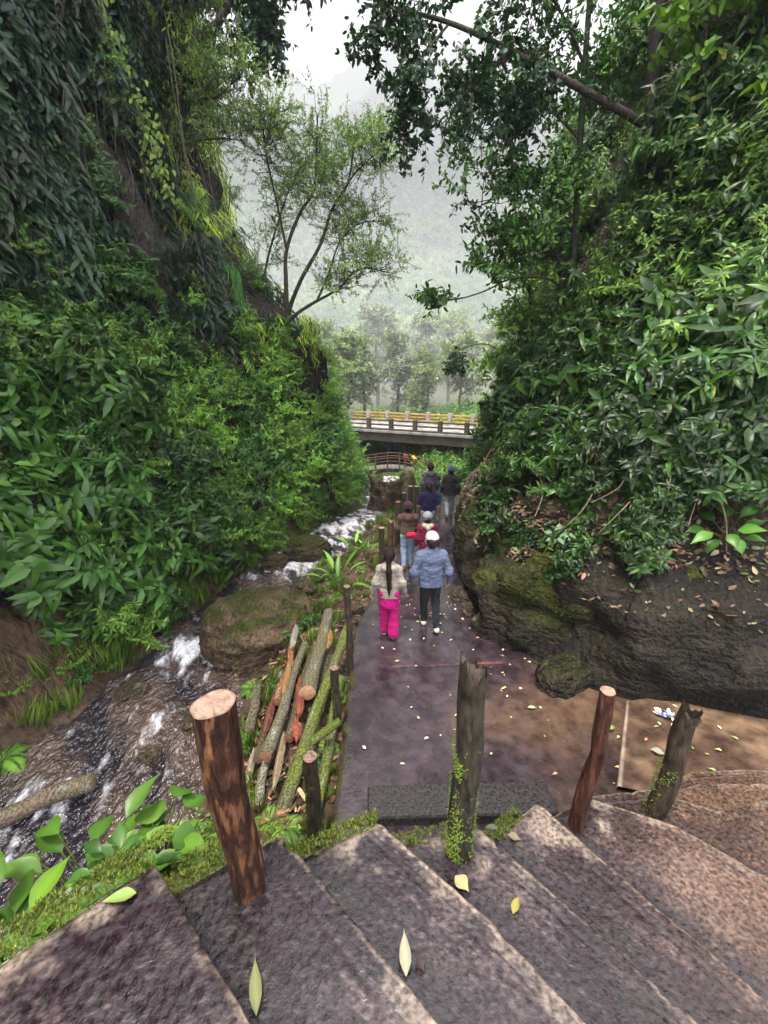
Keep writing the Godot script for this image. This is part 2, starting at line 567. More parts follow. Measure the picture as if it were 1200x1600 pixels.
func build_ground() -> void:
	# one sheet of soil from behind the stairs to the far side of the valley
	var xs := PackedFloat32Array()
	var zs := PackedFloat32Array()
	var x := -90.0
	while x < 90.0:
		xs.append(x)
		x += 0.14 if absf(x + 1.0) < 4.5 else (0.6 if absf(x) < 12.0 else 6.0)
	var z := 9.0
	while z > -160.0:
		zs.append(z)
		z -= 0.14 if z > -16.0 and z < 1.0 else (0.7 if z > -45.0 else 6.0)
	var pts := PackedVector3Array()
	var cols := PackedColorArray()
	var mud := Color(0.045, 0.029, 0.018)
	var pale := Color(0.15, 0.1, 0.066)
	var mossy := Color(0.07, 0.085, 0.02)
	for zz in zs:
		for xx in xs:
			var y := floor_y(xx, zz)
			var k := nz.get_noise_2d(xx * 60.0, zz * 60.0)
			y += nz.get_noise_2d(xx * 160.0, zz * 160.0 + 90.0) * 0.035
			pts.append(Vector3(xx, y, zz))
			var cc := shade(mud, pale, 0.35 + k)
			if mound(xx, zz) > 0.3 and zz < 1.5:
				cc = shade(cc, mossy, 0.75 + k)
			if zz < -16.0:
				cc = shade(cc, Color(0.05, 0.075, 0.02), 0.7)
			cols.append(cc)
	var mb := MB.new()
	mb.grid(pts, cols, xs.size(), zs.size())
	tag(put(mb.mesh(M.soil, true), "ground"), "brown leaf-strewn soil of the gorge floor", "", "", "structure")

	# left wall
	pts = PackedVector3Array()
	cols = PackedColorArray()
	zs = PackedFloat32Array()
	z = 5.0
	while z > -60.0:
		zs.append(z)
		z -= 0.3 if z > -25.0 else 2.0
	var ts := PackedFloat32Array()
	for k in 73:
		ts.append(k / 12.0)
	for zz in zs:
		for t in ts:
			var p := left_surface(zz, t)
			pts.append(p)
			var k := nz.get_noise_3d(p.x * 40.0, p.y * 14.0, p.z * 40.0)
			var cc := shade(Color(0.012, 0.011, 0.01), Color(0.055, 0.045, 0.04), 0.35 + k * 1.5)
			if t < 1.0:
				cc = shade(Color(0.1, 0.065, 0.04), Color(0.025, 0.021, 0.011), t * 0.9 + k)
			elif t < 3.0:
				cc = shade(Color(0.014, 0.014, 0.007), Color(0.03, 0.023, 0.014), 0.4 + k)
			cols.append(cc)
	mb = MB.new()
	mb.grid(pts, cols, ts.size(), zs.size(), true)
	tag(put(mb.mesh(M.cliff, true), "cliff"), "dark rock wall of the gorge on the stream side", "", "", "structure")

	# right bank
	pts = PackedVector3Array()
	cols = PackedColorArray()
	var ss := PackedFloat32Array()
	for k in 226:
		ss.append(k / 15.0)
	ts = PackedFloat32Array()
	for k in 97:
		ts.append(k / 12.0)
	for s in ss:
		for t in ts:
			var p := right_surface(s, t)
			pts.append(p)
			var k := nz.get_noise_3d(p.x * 50.0, p.y * 50.0, p.z * 50.0)
			var cc := shade(Color(0.03, 0.021, 0.014), Color(0.09, 0.062, 0.04), 0.35 + k)
			if t < 3.0:
				cc = shade(Color(0.012, 0.011, 0.009), Color(0.04, 0.032, 0.022), 0.35 + k)
			cols.append(cc)
	mb = MB.new()
	mb.grid(pts, cols, ts.size(), ss.size())
	tag(put(mb.mesh(M.rock, true), "hillside"), "steep earth and rock bank above the path", "", "", "structure")


func build_mountain() -> void:
	var w := 150
	var h := 110
	var pts := PackedVector3Array()
	var cols := PackedColorArray()
	for j in h:
		for k in w:
			var x := lerpf(-420, 420, k / (w - 1.0))
			var z := lerpf(-140, -640, j / (h - 1.0))
			pts.append(Vector3(x, mountain_y(x, z), z))
			var q := nz.get_noise_2d(x * 3.0, z * 3.0)
			cols.append(shade(Color(0.05, 0.085, 0.03), Color(0.11, 0.15, 0.05), 0.5 + q))
	var mb := MB.new()
	mb.grid(pts, cols, w, h)
	tag(put(mb.mesh(M.mountain, true), "mountain"), "steep forested mountainside fading into pale mist", "", "", "structure")
	# the wood that covers it: too many trees to count
	var blobs := []
	for v in 3:
		rng.seed = 900 + v
		blobs.append(crown_blob(v))
	rng.seed = 77
	var xf := [[], [], []]
	var cs := [[], [], []]
	for k in 15000:
		var z := rf(-146, -560)
		var x := rf(-0.62, 0.62) * (-z) + rf(-20, 20)
		var y := mountain_y(x, z)
		var r := rf(2.2, 5.2)
		var v := rng.randi() % 3
		var q := nz.get_noise_2d(x * 2.4, z * 2.4) + rf(-0.25, 0.25)
		xf[v].append(Transform3D(Basis(Vector3.UP, rf(0, TAU)).scaled(Vector3(r, r * rf(0.9, 1.5), r)), Vector3(x, y + r * 0.4, z)))
		cs[v].append(shade(Color(0.7, 0.95, 0.55), Color(2.2, 2.1, 1.3), 0.45 + q * 1.3))
	var o := thing("forest", "far-off wood covering the misty mountainside", "forest", Vector3.ZERO, 0, "", "stuff")
	for v in 3:
		scatter(blobs[v], "tree_mass", xf[v], cs[v], o)


func crown_blob(v: int) -> Mesh:
	# an uneven tree crown seen from far away: leaf clumps on a rough ball
	var mb := MB.new()
	for k in 60:
		var d := rdir()
		d.y = absf(d.y) * 0.9 - 0.15
		var p := d * (0.75 + 0.25 * rng.randf())
		var c := Color(0.05, 0.085, 0.025) * rf(0.7, 1.35)
		for e in 2:
			mb.leaf(p, (d + rdir() * 0.9).normalized(), d, rf(0.35, 0.6), rf(0.3, 0.45), 0.3, c)
	return mb.mesh(M.leaf_dull)


func mountain_y(x: float, z: float) -> float:
	var d := -z - 140.0
	var y := 4.0 + d * 0.33 + d * d * 0.00068
	y += nz.get_noise_2d(x * 0.55 + 40.0, z * 0.32) * minf(d * 0.3, 75.0)
	y += absf(nz.get_noise_2d(x * 1.6, z * 1.1)) * minf(d * 0.12, 24.0)
	y += maxf(0.0, -x - 30.0) * 0.12 + maxf(0.0, x - 60.0) * 0.22
	return y


# ------------------------------------------------------------------ stairs and path
# front edges of the steps, from the inner end to the outer
const NOSE := [
	[2.7, -1.75, -0.35, -0.7, 0.85], [2.5, -1.46, -0.58, -0.25, 0.6],
	[2.3, -0.85, -1.1, -0.36, -0.68, 0.62, 0.17], [2.1, -0.45, -1.34, 0.18, -0.76, 1.05, 0.05], [1.9, -0.03, -1.54, 0.43, -1.14, 0.7, -0.84, 1.5, 0.0],
	[1.7, 0.5, -1.66, 0.89, -1.25, 1.18, -0.93, 1.98, -0.1], [1.5, 0.95, -1.95, 1.35, -1.41, 1.62, -1.08, 2.5, -0.2], [1.3, 1.38, -2.14, 1.83, -1.96, 2.16, -1.68, 3.2, -0.85],
	[1.1, 1.46, -2.3, 1.95, -2.36, 2.35, -2.2, 2.75, -2.28, 3.7, -1.9], [0.84, 2.1, -2.5, 2.6, -2.62, 3.1, -2.62, 4.0, -2.45], [0.58, 2.3, -2.75, 2.8, -2.95, 3.3, -2.98, 4.3, -2.9]]


func nose_pt(k: int, a: float) -> Vector3:
	var r: Array = NOSE[k]
	var m := (r.size() - 1) / 2
	var L := PackedFloat32Array([0.0])
	for j in m - 1:
		L.append(L[j] + Vector2(r[1 + 2 * j], r[2 + 2 * j]).distance_to(Vector2(r[3 + 2 * j], r[4 + 2 * j])))
	var d := a * L[m - 1]
	for j in m - 1:
		if d <= L[j + 1] or j == m - 2:
			var f := (d - L[j]) / (L[j + 1] - L[j])
			return Vector3(lerpf(r[1 + 2 * j], r[3 + 2 * j], f), r[0], lerpf(r[2 + 2 * j], r[4 + 2 * j], f))
	return Vector3.ZERO


func step_color(p: Vector3, dd: float, inner: float, bd: float) -> Color:
	var n1 := nz.get_noise_3d(p.x * 90.0, p.y * 300.0, p.z * 90.0)
	var n2 := nz2.get_noise_3d(p.x * 420.0, p.y * 300.0, p.z * 420.0)
	var n3 := nz2.get_noise_3d(p.x * 1700.0, p.y * 300.0, p.z * 1700.0)
	var n4 := nz2.get_noise_3d(p.x * 4200.0, p.y * 300.0, p.z * 4200.0)
	var n5 := nz2.get_noise_3d(p.x * 1500.0 - p.z * 1500.0, p.y * 300.0, (p.x + p.z) * 320.0)   # scour marks across the tread
	var dark := Color(0.017, 0.011, 0.0145)
	var warm := Color(0.068, 0.046, 0.049)
	var pale := Color(0.3, 0.235, 0.185)
	var red := clampf((p.x - 0.8) * 0.6, 0.0, 0.9)          # the lower steps are stained brown with soil
	dark = dark.lerp(Color(0.045, 0.024, 0.016), red)
	warm = warm.lerp(Color(0.105, 0.057, 0.034), red)
	var c := shade(dark, warm, 0.45 + n1 * 1.5 + n2 * 0.5 + n3 * 0.45 + n4 * 0.6 + n5 * 0.6)
	# worn aggregate showing pale
	c = shade(c, Color(0.16, 0.12, 0.11).lerp(Color(0.2, 0.12, 0.078), red), clampf((n4 * 0.8 + n5 * 0.5 + n1 * 0.5 - 0.2) * 1.8, 0.0, 0.6))
	# the mortar strip along the front edge, dark joint behind it
	var wob := 0.058 + n2 * 0.012
	var lip := pale.lerp(Color(0.26, 0.18, 0.13), red)
	if dd < 0.014 + n2 * 0.012:
		c = shade(c, lip, 0.62 + n1 * 1.0 + n4 * 0.5)
	elif dd < wob:
		c = shade(c, lip * 0.6, 0.26 + n2 * 0.7 + n1 * 1.2 + n4 * 0.4)
	elif dd < wob + 0.009 and n1 > -0.2:
		c = c * 0.45
	c = shade(c, pale * 0.9, (0.5 - inner * 3.6) + n2 * 1.8 + n1 * 0.9)
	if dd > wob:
		c = shade(c, Color(0.018, 0.013, 0.016), 0.95 - maxf(0.0, bd - dd - 0.12) * 5.0 + n2 * 0.5 + n1 * 0.7)  # back of the tread darkened: contact shade below the riser painted in
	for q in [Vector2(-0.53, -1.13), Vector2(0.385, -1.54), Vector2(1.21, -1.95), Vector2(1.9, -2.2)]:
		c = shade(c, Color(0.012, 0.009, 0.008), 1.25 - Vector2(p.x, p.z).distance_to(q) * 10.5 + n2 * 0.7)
	return c


func build_stairs() -> void:
	var o := thing("stone_staircase", "worn concrete winder steps with pale broken edges curving down beside the posts", "staircase")
	for k in range(1, NOSE.size()):
		var mb := MB.new()
		var w := 210 if k > 1 else 40
		var rows := 52 if k > 1 else 10
		var top: float = NOSE[k][0]
		var pts := PackedVector3Array()
		var cols := PackedColorArray()
		for j in rows + 4:
			for i in w:
				var a := i / (w - 1.0)
				var f := nose_pt(k, a)
				var b := nose_pt(k - 1, a)
				b.y = top
				var back := (b - f)
				var bd := back.length()
				var dir := back / maxf(bd, 0.01)
				var chip := nz2.get_noise_3d(f.x * 700.0, k * 50.0, f.z * 700.0) * 0.005 + maxf(0.0, nz2.get_noise_3d(f.x * 330.0, k * 90.0, f.z * 330.0) - 0.3) * 0.07
				var endchip := maxf(0.0, 0.02 - a * 1.2) * (1.0 + nz2.get_noise_2d(f.x * 400.0, k * 30.0))
				var p := f + dir * chip
				var dd := 0.0
				match j:
					0:
						p += dir * 0.03
						p.y = top - 0.34
					1:
						p += dir * 0.02
						p.y = top - 0.06
					2:
						p += dir * 0.002
						p.y = top - 0.009
					3:
						p += dir * 0.008
						p.y = top - 0.0015
					_:
						var t := (j - 3.0) / rows
						dd = t * (bd + 0.07)
						p += dir * (dd + 0.008)
				p.y -= endchip
				if j > 2:
					p.y += nz2.get_noise_3d(p.x * 300.0, k * 77.0, p.z * 300.0) * 0.0035 + nz.get_noise_3d(p.x * 60.0, k * 77.0, p.z * 60.0) * 0.006
					# a shallow joint behind the nosing strip
					if absf(dd - 0.085) < 0.009:
						p.y -= 0.0022
				pts.append(p)
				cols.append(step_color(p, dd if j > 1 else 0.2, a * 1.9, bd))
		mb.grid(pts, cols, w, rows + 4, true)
		# the inner end, down to the ground
		var e0 := mb.v.size()
		for j in rows + 4:
			var p := pts[j * w]
			mb.v.append(p)
			mb.v.append(Vector3(p.x, p.y - (0.5 if k < 5 else 1.2), p.z))
			for q in 2:
				mb.n.append(Vector3.UP)
				mb.c.append(shade(Color(0.06, 0.05, 0.04), Color(0.05, 0.065, 0.015), 0.5 + nz2.get_noise_2d(p.x * 300.0, p.z * 300.0)))
			if j:
				var a := e0 + j * 2
				mb.i.append_array(PackedInt32Array([a - 2, a - 1, a, a, a - 1, a + 1]))
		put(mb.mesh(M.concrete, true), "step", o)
	# the wall that carries the inner ends
	var mb2 := MB.new()
	var pts2 := PackedVector3Array()
	var cols2 := PackedColorArray()
	var inner := PackedVector3Array()
	for k in NOSE.size():
		inner.append(nose_pt(k, 0.0))
	inner.append(Vector3(2.75, 0.3, -3.1))
	var line := smooth_line(inner, 90)
	for j in 20:
		for p in line:
			var f := j / 19.0
			var q := Vector3(p.x, lerpf(p.y - 0.32, -0.3, f), p.z)
			var k := nz.get_noise_3d(q.x * 120.0, q.y * 120.0, q.z * 120.0)
			q += Vector3(0.1, 0, 0.1) + Vector3(-0.03, 0, -0.03) * k
			pts2.append(q)
			cols2.append(shade(Color(0.09, 0.075, 0.06), Color(0.05, 0.07, 0.015), 0.45 + k * 1.4))
	mb2.grid(pts2, cols2, line.size(), 20)
	put(mb2.mesh(M.rock, true), "retaining_wall", o)


func path_color(p: Vector3) -> Color:
	var n1 := nz.get_noise_2d(p.x * 45.0, p.z * 45.0)
	var n2 := nz2.get_noise_2d(p.x * 300.0, p.z * 300.0)
	var c := shade(Color(0.02, 0.0135, 0.018), Color(0.054, 0.037, 0.044), 0.42 + n1 * 0.8 + n2 * 0.6 + nz2.get_noise_2d(p.x * 1800.0, p.z * 1800.0) * 0.4)
	var edge := p.x - tab(PATH_L, p.z)
	c = shade(c, Color(0.04, 0.036, 0.014), 0.8 - edge * 9.0 + n2 * 1.6)
	# earth washed on to the side below the bank
	return shade(c, Color(0.1, 0.06, 0.036), (p.x - 1.2) * 0.45 + n1 * 0.9 - maxf(0.0, -4.6 - p.z) * 0.3)


func build_path() -> void:
	var mb := MB.new()
	var pts := PackedVector3Array()
	var cols := PackedColorArray()
	var w := 130
	var z := -1.6
	var h := 0
	while z > -27.0:
		var l := tab(PATH_L, z) + nz2.get_noise_1d(z * 260.0) * 0.025
		var r := tab(PATH_R, z) + 0.5
		var y := tab(PATH_Y, z)
		for i in w:
			var f := (i - 2.0) / (w - 3.0)
			var p := Vector3(lerpf(l, r, maxf(f, 0.0)), y, z)
			if i < 2:
				p.y = y - 0.22 if i == 0 else y - 0.012
				p.x = l - 0.012
			else:
				p.y += nz.get_noise_2d(p.x * 25.0, p.z * 25.0) * 0.02 + nz2.get_noise_2d(p.x * 200.0, p.z * 200.0) * 0.005
			pts.append(p)
			cols.append(path_color(p))
		h += 1
		z -= 0.035 if z > -7.5 else 0.12
	mb.grid(pts, cols, w, h)
	tag(put(mb.mesh(M.wet, true), "path"), "wet purplish concrete footpath between stream and bank", "", "", "structure")

	# the apron of paving below the bank, with its raised near edge
	mb = MB.new()
	pts = PackedVector3Array()
	cols = PackedColorArray()
	for j in 60:
		for i in 90:
			var a := Vector2(3.1, -4.4).lerp(Vector2(2.36, -3.22), j / 59.0)
			var b := Vector2(8.0, -5.2).lerp(Vector2(8.0, -1.6), j / 59.0)
			var q := a.lerp(b, pow(maxf(0.0, (i - 2) / 87.0), 1.3))
			var y := 0.075 + nz.get_noise_2d(q.x * 40.0, q.y * 40.0) * 0.02
			if i == 0:
				y = -0.05
			elif i == 1:
				y = 0.06
			var p := Vector3(q.x - (0.01 if i < 2 else 0.0), y, q.y)
			pts.append(p)
			var n1 := nz.get_noise_2d(q.x * 50.0 + 9.0, q.y * 50.0)
			var n2 := nz2.get_noise_2d(q.x * 300.0, q.y * 300.0)
			var c := shade(Color(0.07, 0.042, 0.028), Color(0.2, 0.128, 0.08), 0.42 + n1 * 1.3 + n2 * 0.7)
			c = shade(c, Color(0.3, 0.25, 0.2), 0.7 if i < 4 else 0.0)
			cols.append(c)
	mb.grid(pts, cols, 90, 60, true)
	tag(put(mb.mesh(M.wet, true), "pavement"), "brown raised paving slab below the mossy rock", "", "", "structure")

	# the dark threshold beam at the foot of the stair wall
	mb = MB.new()
	mb.box(Vector3(0.74, 0.03, -3.06), Vector3(0.999, 0, -0.03), Vector3.UP, Vector3(0.03, 0, 0.999), Vector3(1.8, 0.17, 0.34), 0.015, Color(0.03, 0.026, 0.027))
	tag(put(mb.mesh(M.concrete), "threshold_beam"), "dark concrete beam lying across the path below the stairs", "beam")
	# the worn red line across the path
	mb = MB.new()
	pts = PackedVector3Array()
	cols = PackedColorArray()
	for j in 2:
		for i in 60:
			var f := i / 59.0
			var x := lerpf(0.1, 1.75, f)
			var wd := 0.014 + 0.01 * maxf(0.0, nz2.get_noise_1d(x * 500.0) + 0.3) + (0.012 if f > 0.75 else 0.0)
			var zz := -5.16 - 0.1 * f + (wd if j else -wd)
			pts.append(Vector3(x, nz.get_noise_2d(x * 25.0, zz * 25.0) * 0.02 + nz2.get_noise_2d(x * 200.0, zz * 200.0) * 0.005 + 0.006, zz))
			cols.append(shade(Color(0.07, 0.042, 0.045), Color(0.15, 0.05, 0.04), f * 0.5 + nz2.get_noise_1d(x * 700.0) * 1.2))
	mb.grid(pts, cols, 60, 2, true)
	tag(put(mb.mesh(M.wet, true), "painted_line"), "worn red line painted across the wet path", "line marking")


func build_stream() -> void:
	var mb := MB.new()
	var pts := PackedVector3Array()
	var cols := PackedColorArray()
	var w := 110
	var z := 4.0
	var h := 0
	while z > -44.0:
		var l := tab(STREAM_L, z) - 0.2
		var r := tab(STREAM_R, z) + 0.2
		var sy := tab(STREAM_Y, z)
		var dy := (tab(STREAM_Y, z + 0.4) - tab(STREAM_Y, z - 0.4)) / 0.8
		for i in w:
			var f := i / (w - 1.0)
			var x := lerpf(l, r, f)
			var along := z * 1.0 + x * 0.55
			var n1 := nz.get_noise_2d(x * 120.0 - z * 45.0, along * 36.0)
			var n2 := nz2.get_noise_2d(x * 330.0 - z * 120.0, along * 110.0)
			var calm := 1.0 if z > -9.0 else 0.55
			var y := sy + (n1 * 0.075 + n2 * 0.03 * calm) * calm
			# white water: at the chute by the boulder, in the far rapids and in the near run along the left
			var foam := 0.0
			foam += 2.3 * exp(-pow((x + 3.35) / 0.5, 2.0) - pow((z + 6.6) / 0.5, 2.0))
			foam += (0.85 if z < -9.4 else 0.0) * smoothstep(0.0, 0.2, f) * smoothstep(1.0, 0.75, f) * clampf((-9.4 - z) * 0.8, 0.0, 1.0)
			foam += 0.85 * exp(-pow((x + 4.0 + (z + 3.0) * 0.35) / 0.36, 2.0)) * clampf((z + 4.6) * 0.8, 0.0, 1.0)
			foam += 0.3 * exp(-pow((x + 3.15) / 0.3, 2.0) - pow((z + 4.9) / 0.35, 2.0))
			foam += dy * 0.9 * (0.5 if z > -9.0 else 1.0)
			var n3 := nz2.get_noise_2d(x * 900.0 - z * 330.0, along * 300.0)
			var fo := clampf((foam * (0.75 + n1 * 1.1 + n2 * 1.6) - 0.24 + maxf(0.0, n2 - 0.2) * 0.9) * (1.0 + n3 * 1.2 * calm) + (maxf(0.0, n3 - 0.3) * 1.3 if n1 > 0.0 else 0.0), 0.0, 1.0)
			y += fo * 0.03 * calm * calm
			if z < -9.0:
				fo = clampf(fo * 0.75 + 0.05 * n3, 0.0, 0.85)
			pts.append(Vector3(x, y, z))
			var base := shade(Color(0.016, 0.012, 0.016), Color(0.085, 0.058, 0.045), 0.35 + n1 * 1.4 + nz.get_noise_2d(x * 80.0, z * 80.0) * 0.8)
			cols.append(base.lerp(Color(0.78, 0.78, 0.82), fo))
		h += 1
		z -= 0.04 if z > -13.0 else (0.08 if z > -18.0 else 0.2)
	mb.grid(pts, cols, w, h)
	tag(put(mb.mesh(M.water, true), "stream"), "shallow rushing stream with white water", "", "", "structure")


# ------------------------------------------------------------------ plants
const DEEP := Color(0.019, 0.052, 0.011)
const MID := Color(0.052, 0.122, 0.02)
const BRIGHT := Color(0.12, 0.225, 0.024)
const BLUE := Color(0.018, 0.045, 0.026)
const LIME := Color(0.19, 0.27, 0.03)

var F := {}     # leafy meshes by kind: [foliage, stems]


func leaf_col(a: Color, b: Color) -> Color:
	var t := rng.randf()
	var c := (a * 0.72).lerp(b * 1.15, t * t * t * 0.95 + 0.05 * rng.randf())
	if t < 0.25:
		c = a.lerp(b, 0.45)
	if rng.randf() < 0.004:
		c = Color(0.3, 0.24, 0.04)
	return c * rf(0.8, 1.2)


# a shrub of arching stems with leaves along their twigs and a star of leaves at each tip
func make_shrub(seed_: int, h: float, r: float, stems: int, ll: float, lw: float, droop: float, star: int, along: int, ca: Color, cb: Color, mat: String) -> Array:
	rng.seed = seed_
	var fo := MB.new()
	var st := MB.new()
	for s in stems:
		var az := TAU * (s + rf(-0.3, 0.3)) / stems
		var reach := r * sqrt(rng.randf()) if s else 0.05
		var top := h * rf(0.55, 1.0) * (1.0 - 0.35 * reach / r)
		var out := Vector3(cos(az), 0, sin(az))
		var pts := PackedVector3Array()
		var bow := rf(0.0, 0.25)
		for k in 7:
			var t := k / 6.0
			pts.append(out * (reach * (0.12 + 0.88 * pow(t, 1.3))) + Vector3(0, top * (t * (1.0 + bow) - bow * t * t), 0) + Vector3(rf(-1, 1), 0, rf(-1, 1)) * 0.02 * h)
		st.tube(pts, taper(7, 0.011 * h, 0.004 * h), 4, Color(0.06, 0.06, 0.025), false)
		for k in range(2, 7):
			var d := (pts[k] - pts[k - 1]).normalized()
			var twigs := 1 if k == 6 else 2
			for e in twigs:
				var td := d
				var base := pts[k]
				if k < 6:
					td = (d * 0.5 + (out.rotated(Vector3.UP, rf(-1.5, 1.5)) * 0.9) + Vector3(0, rf(0.0, 0.5), 0)).normalized()
				var tl := h * rf(0.12, 0.26)
				var q := base + td * tl
				st.tube(PackedVector3Array([base, q]), PackedFloat32Array([0.005 * h, 0.003 * h]), 3, Color(0.06, 0.075, 0.025), false)
				for m in along:
					var f := (m + 0.6) / (along + 0.4)
					var p := base.lerp(q, f)
					var side := td.cross(Vector3.UP).normalized() * (1.0 if m % 2 else -1.0)
					var ld := (td * 0.45 + side + Vector3(0, rf(-0.5, 0.25), 0) + rdir() * 0.25).normalized()
					fo.leaf(p, ld, (Vector3.UP + rdir() * 0.35).normalized(), ll * rf(0.5, 1.1), lw * rf(0.65, 1.1), droop * rf(0.3, 1.8), leaf_col(ca, cb))
				for m in star:
					var a := TAU * (m + rf(-0.2, 0.2)) / star
					var u := td.cross(Vector3(0.3, 0.1, 0.9)).normalized()
					var ld := (u.rotated(td, a) + td * rf(0.0, 1.0) + Vector3(0, -rf(0.0, 0.6), 0) + rdir() * 0.3).normalized()
					fo.leaf(q, ld, (Vector3.UP * 0.7 + td * 0.6 + rdir() * 0.25).normalized(), ll * rf(0.45, 1.2), lw * rf(0.6, 1.1), droop * rf(0.3, 2.0), leaf_col(ca, cb))
	return [fo.mesh(M[mat]), st.mesh(M.bark)]


# long strap leaves hanging from a wall: local z points away from the wall
func make_hanging(seed_: int, nleaf: int, wdt: float, hgt: float, ll: float, lw: float, ca: Color, cb: Color) -> Array:
	rng.seed = seed_
	var fo := MB.new()
	for k in nleaf:
		var p := Vector3(rf(-wdt, wdt), rf(-hgt, hgt), rf(0.0, 0.18))
		var d := Vector3(rf(-0.8, 0.8), -rf(0.25, 1.0), rf(0.1, 0.85)).normalized()
		fo.leaf(p, d, Vector3(rf(-0.4, 0.4), 0.5, 1.0).normalized(), ll * rf(0.6, 1.15), lw * rf(0.8, 1.2), rf(0.1, 0.45), leaf_col(ca, cb))
	return [fo.mesh(M.leaf), null]


func make_fern(seed_: int, fronds: int, L: float, ca: Color, cb: Color) -> Array:
	rng.seed = seed_
	var fo := MB.new()
	var st := MB.new()
	for s in fronds:
		var az := TAU * (s + rf(-0.3, 0.3)) / fronds
		var out := Vector3(cos(az), 0, sin(az))
		var l := L * rf(0.7, 1.1)
		var pts := PackedVector3Array()
		for k in 9:
			var t := k / 8.0
			pts.append(out * (l * 0.85 * t) + Vector3(0, l * (0.85 * t - 1.05 * t * t), 0))
		st.tube(pts, taper(9, 0.006, 0.002), 3, Color(0.07, 0.08, 0.02), false)
		var col := leaf_col(ca, cb)
		for k in range(1, 26):
			var t := k / 26.0
			var j := int(t * 8.0)
			var p := pts[j].lerp(pts[j + 1], t * 8.0 - j)
			var d := (pts[j + 1] - pts[j]).normalized()
			var sd := d.cross(Vector3.UP).normalized()
			var w := l * 0.24 * sin(PI * pow(t, 0.75)) + 0.015
			for e in [-1.0, 1.0]:
				fo.leaf(p, (sd * e + d * 0.45 + Vector3(0, -0.18, 0)).normalized(), sd.cross(d), w, l * 0.032, 0.2, col * rf(0.85, 1.15))
	return [fo.mesh(M.leaf_dull), st.mesh(M.bark)]


const OVAL := [0.0, 0.55, 0.9, 1.0, 0.86, 0.55, 0.22, 0.0]
const HEART := [0.35, 0.92, 1.0, 0.92, 0.7, 0.42, 0.16, 0.0]
const LANCE := [0.05, 0.6, 0.95, 1.0, 0.9, 0.7, 0.4, 0.12, 0.0]


# a low plant of a few big leaves on stalks
func make_broad(seed_: int, count: int, h: float, L: float, W: float, prof: Array, ca: Color, cb: Color, lean := Vector3.ZERO, upright := 0.5) -> Array:
	rng.seed = seed_
	var leaves := []
	var st := MB.new()
	var pf := PackedFloat32Array(prof)
	for s in count:
		var az := TAU * (s * 0.618) + rf(-0.3, 0.3)
		var out := (Vector3(cos(az), 0, sin(az)) + lean).normalized()
		var hh := h * rf(0.45, 1.0)
		var tip := out * (h * rf(0.2, 0.6)) + Vector3(0, hh, 0)
		st.tube(smooth_line(PackedVector3Array([Vector3(rf(-0.04, 0.04), -0.08, rf(-0.04, 0.04)), tip * 0.5 + Vector3(0, hh * 0.14, 0), tip]), 5), taper(5, 0.007, 0.0045), 5, Color(0.08, 0.1, 0.03), false)
		var d := (out + Vector3(0, rf(-0.35, 0.5) + upright - 0.5, 0)).normalized()
		var fo := MB.new()
		fo.big_leaf(tip, d, (Vector3.UP + out * rf(-0.5, 0.2) + rdir() * 0.15).normalized(), L * rf(0.7, 1.1), W * rf(0.8, 1.1), rf(0.15, 0.5), leaf_col(ca, cb), pf, rf(0.0, 0.05))
		leaves.append(fo.mesh(M.leaf))
	return [leaves, st.mesh(M.bark)]


# leaves on a trailing runner that hangs down a slope (local -y is down, z away from the slope)
func make_trailer(seed_: int, L: float, ll: float, lw: float, ca: Color, cb: Color) -> Array:
	rng.seed = seed_
	var fo := MB.new()
	var st := MB.new()
	for s in 4:
		var pts := PackedVector3Array()
		var x := rf(-0.2, 0.2) * L
		for k in 9:
			var t := k / 8.0
			pts.append(Vector3(x + rf(-0.06, 0.06) * L + sin(t * 4.0 + s) * 0.06 * L, -t * L + rf(-0.02, 0.02), 0.05 + 0.14 * sin(t * 3.0 + s)))
		st.tube(pts, taper(9, 0.007, 0.003), 4, Color(0.09, 0.065, 0.04), false)
		for k in 26:
			var t := rng.randf()
			var j := mini(int(t * 8.0), 7)
			var p := pts[j].lerp(pts[j + 1], t * 8.0 - j)
			var d := Vector3(rf(-0.9, 0.9), rf(-0.9, 0.15), rf(0.15, 0.9)).normalized()
			fo.leaf(p + Vector3(0, 0, rf(0, 0.06)), d, Vector3(rf(-0.3, 0.3), 0.7, 0.8).normalized(), ll * rf(0.6, 1.1), lw * rf(0.7, 1.1), rf(0.1, 0.4), leaf_col(ca, cb))
	return [fo.mesh(M.leaf), st.mesh(M.bark)]


func make_sprig(seed_: int, n: int, size: float, ll: float, lw: float, hang: float, ca: Color, cb: Color, mat := "leaf") -> Mesh:
	# a leafy branch end: thin forked twigs from the origin with leaves
	rng.seed = seed_
	var mb := MB.new()
	for s in 5:
		var d := (Vector3(rf(-0.8, 0.8), rf(0.3, 1.0) - hang, rf(-0.8, 0.8))).normalized()
		var q := d * (size * rf(0.6, 1.0))
		var mid := q * 0.5 + rdir() * size * 0.08
		mb.tube(PackedVector3Array([Vector3.ZERO, mid, q]), PackedFloat32Array([0.008 * size, 0.006 * size, 0.003 * size]), 3, Color(0.04, 0.032, 0.022), false)
		for k in n:
			var t := rf(0.2, 1.05)
			var p := Vector3.ZERO.lerp(mid, t * 2.0) if t < 0.5 else mid.lerp(q, t * 2.0 - 1.0)
			var ld := (d * 0.3 + rdir() * 0.9 + Vector3(0, -hang, 0)).normalized()
			mb.leaf(p + rdir() * size * 0.04, ld, (Vector3.UP + rdir() * 0.6).normalized(), ll * rf(0.7, 1.1), lw * rf(0.8, 1.1), rf(0.0, 0.3), leaf_col(ca, cb))
	return mb.mesh(M[mat])


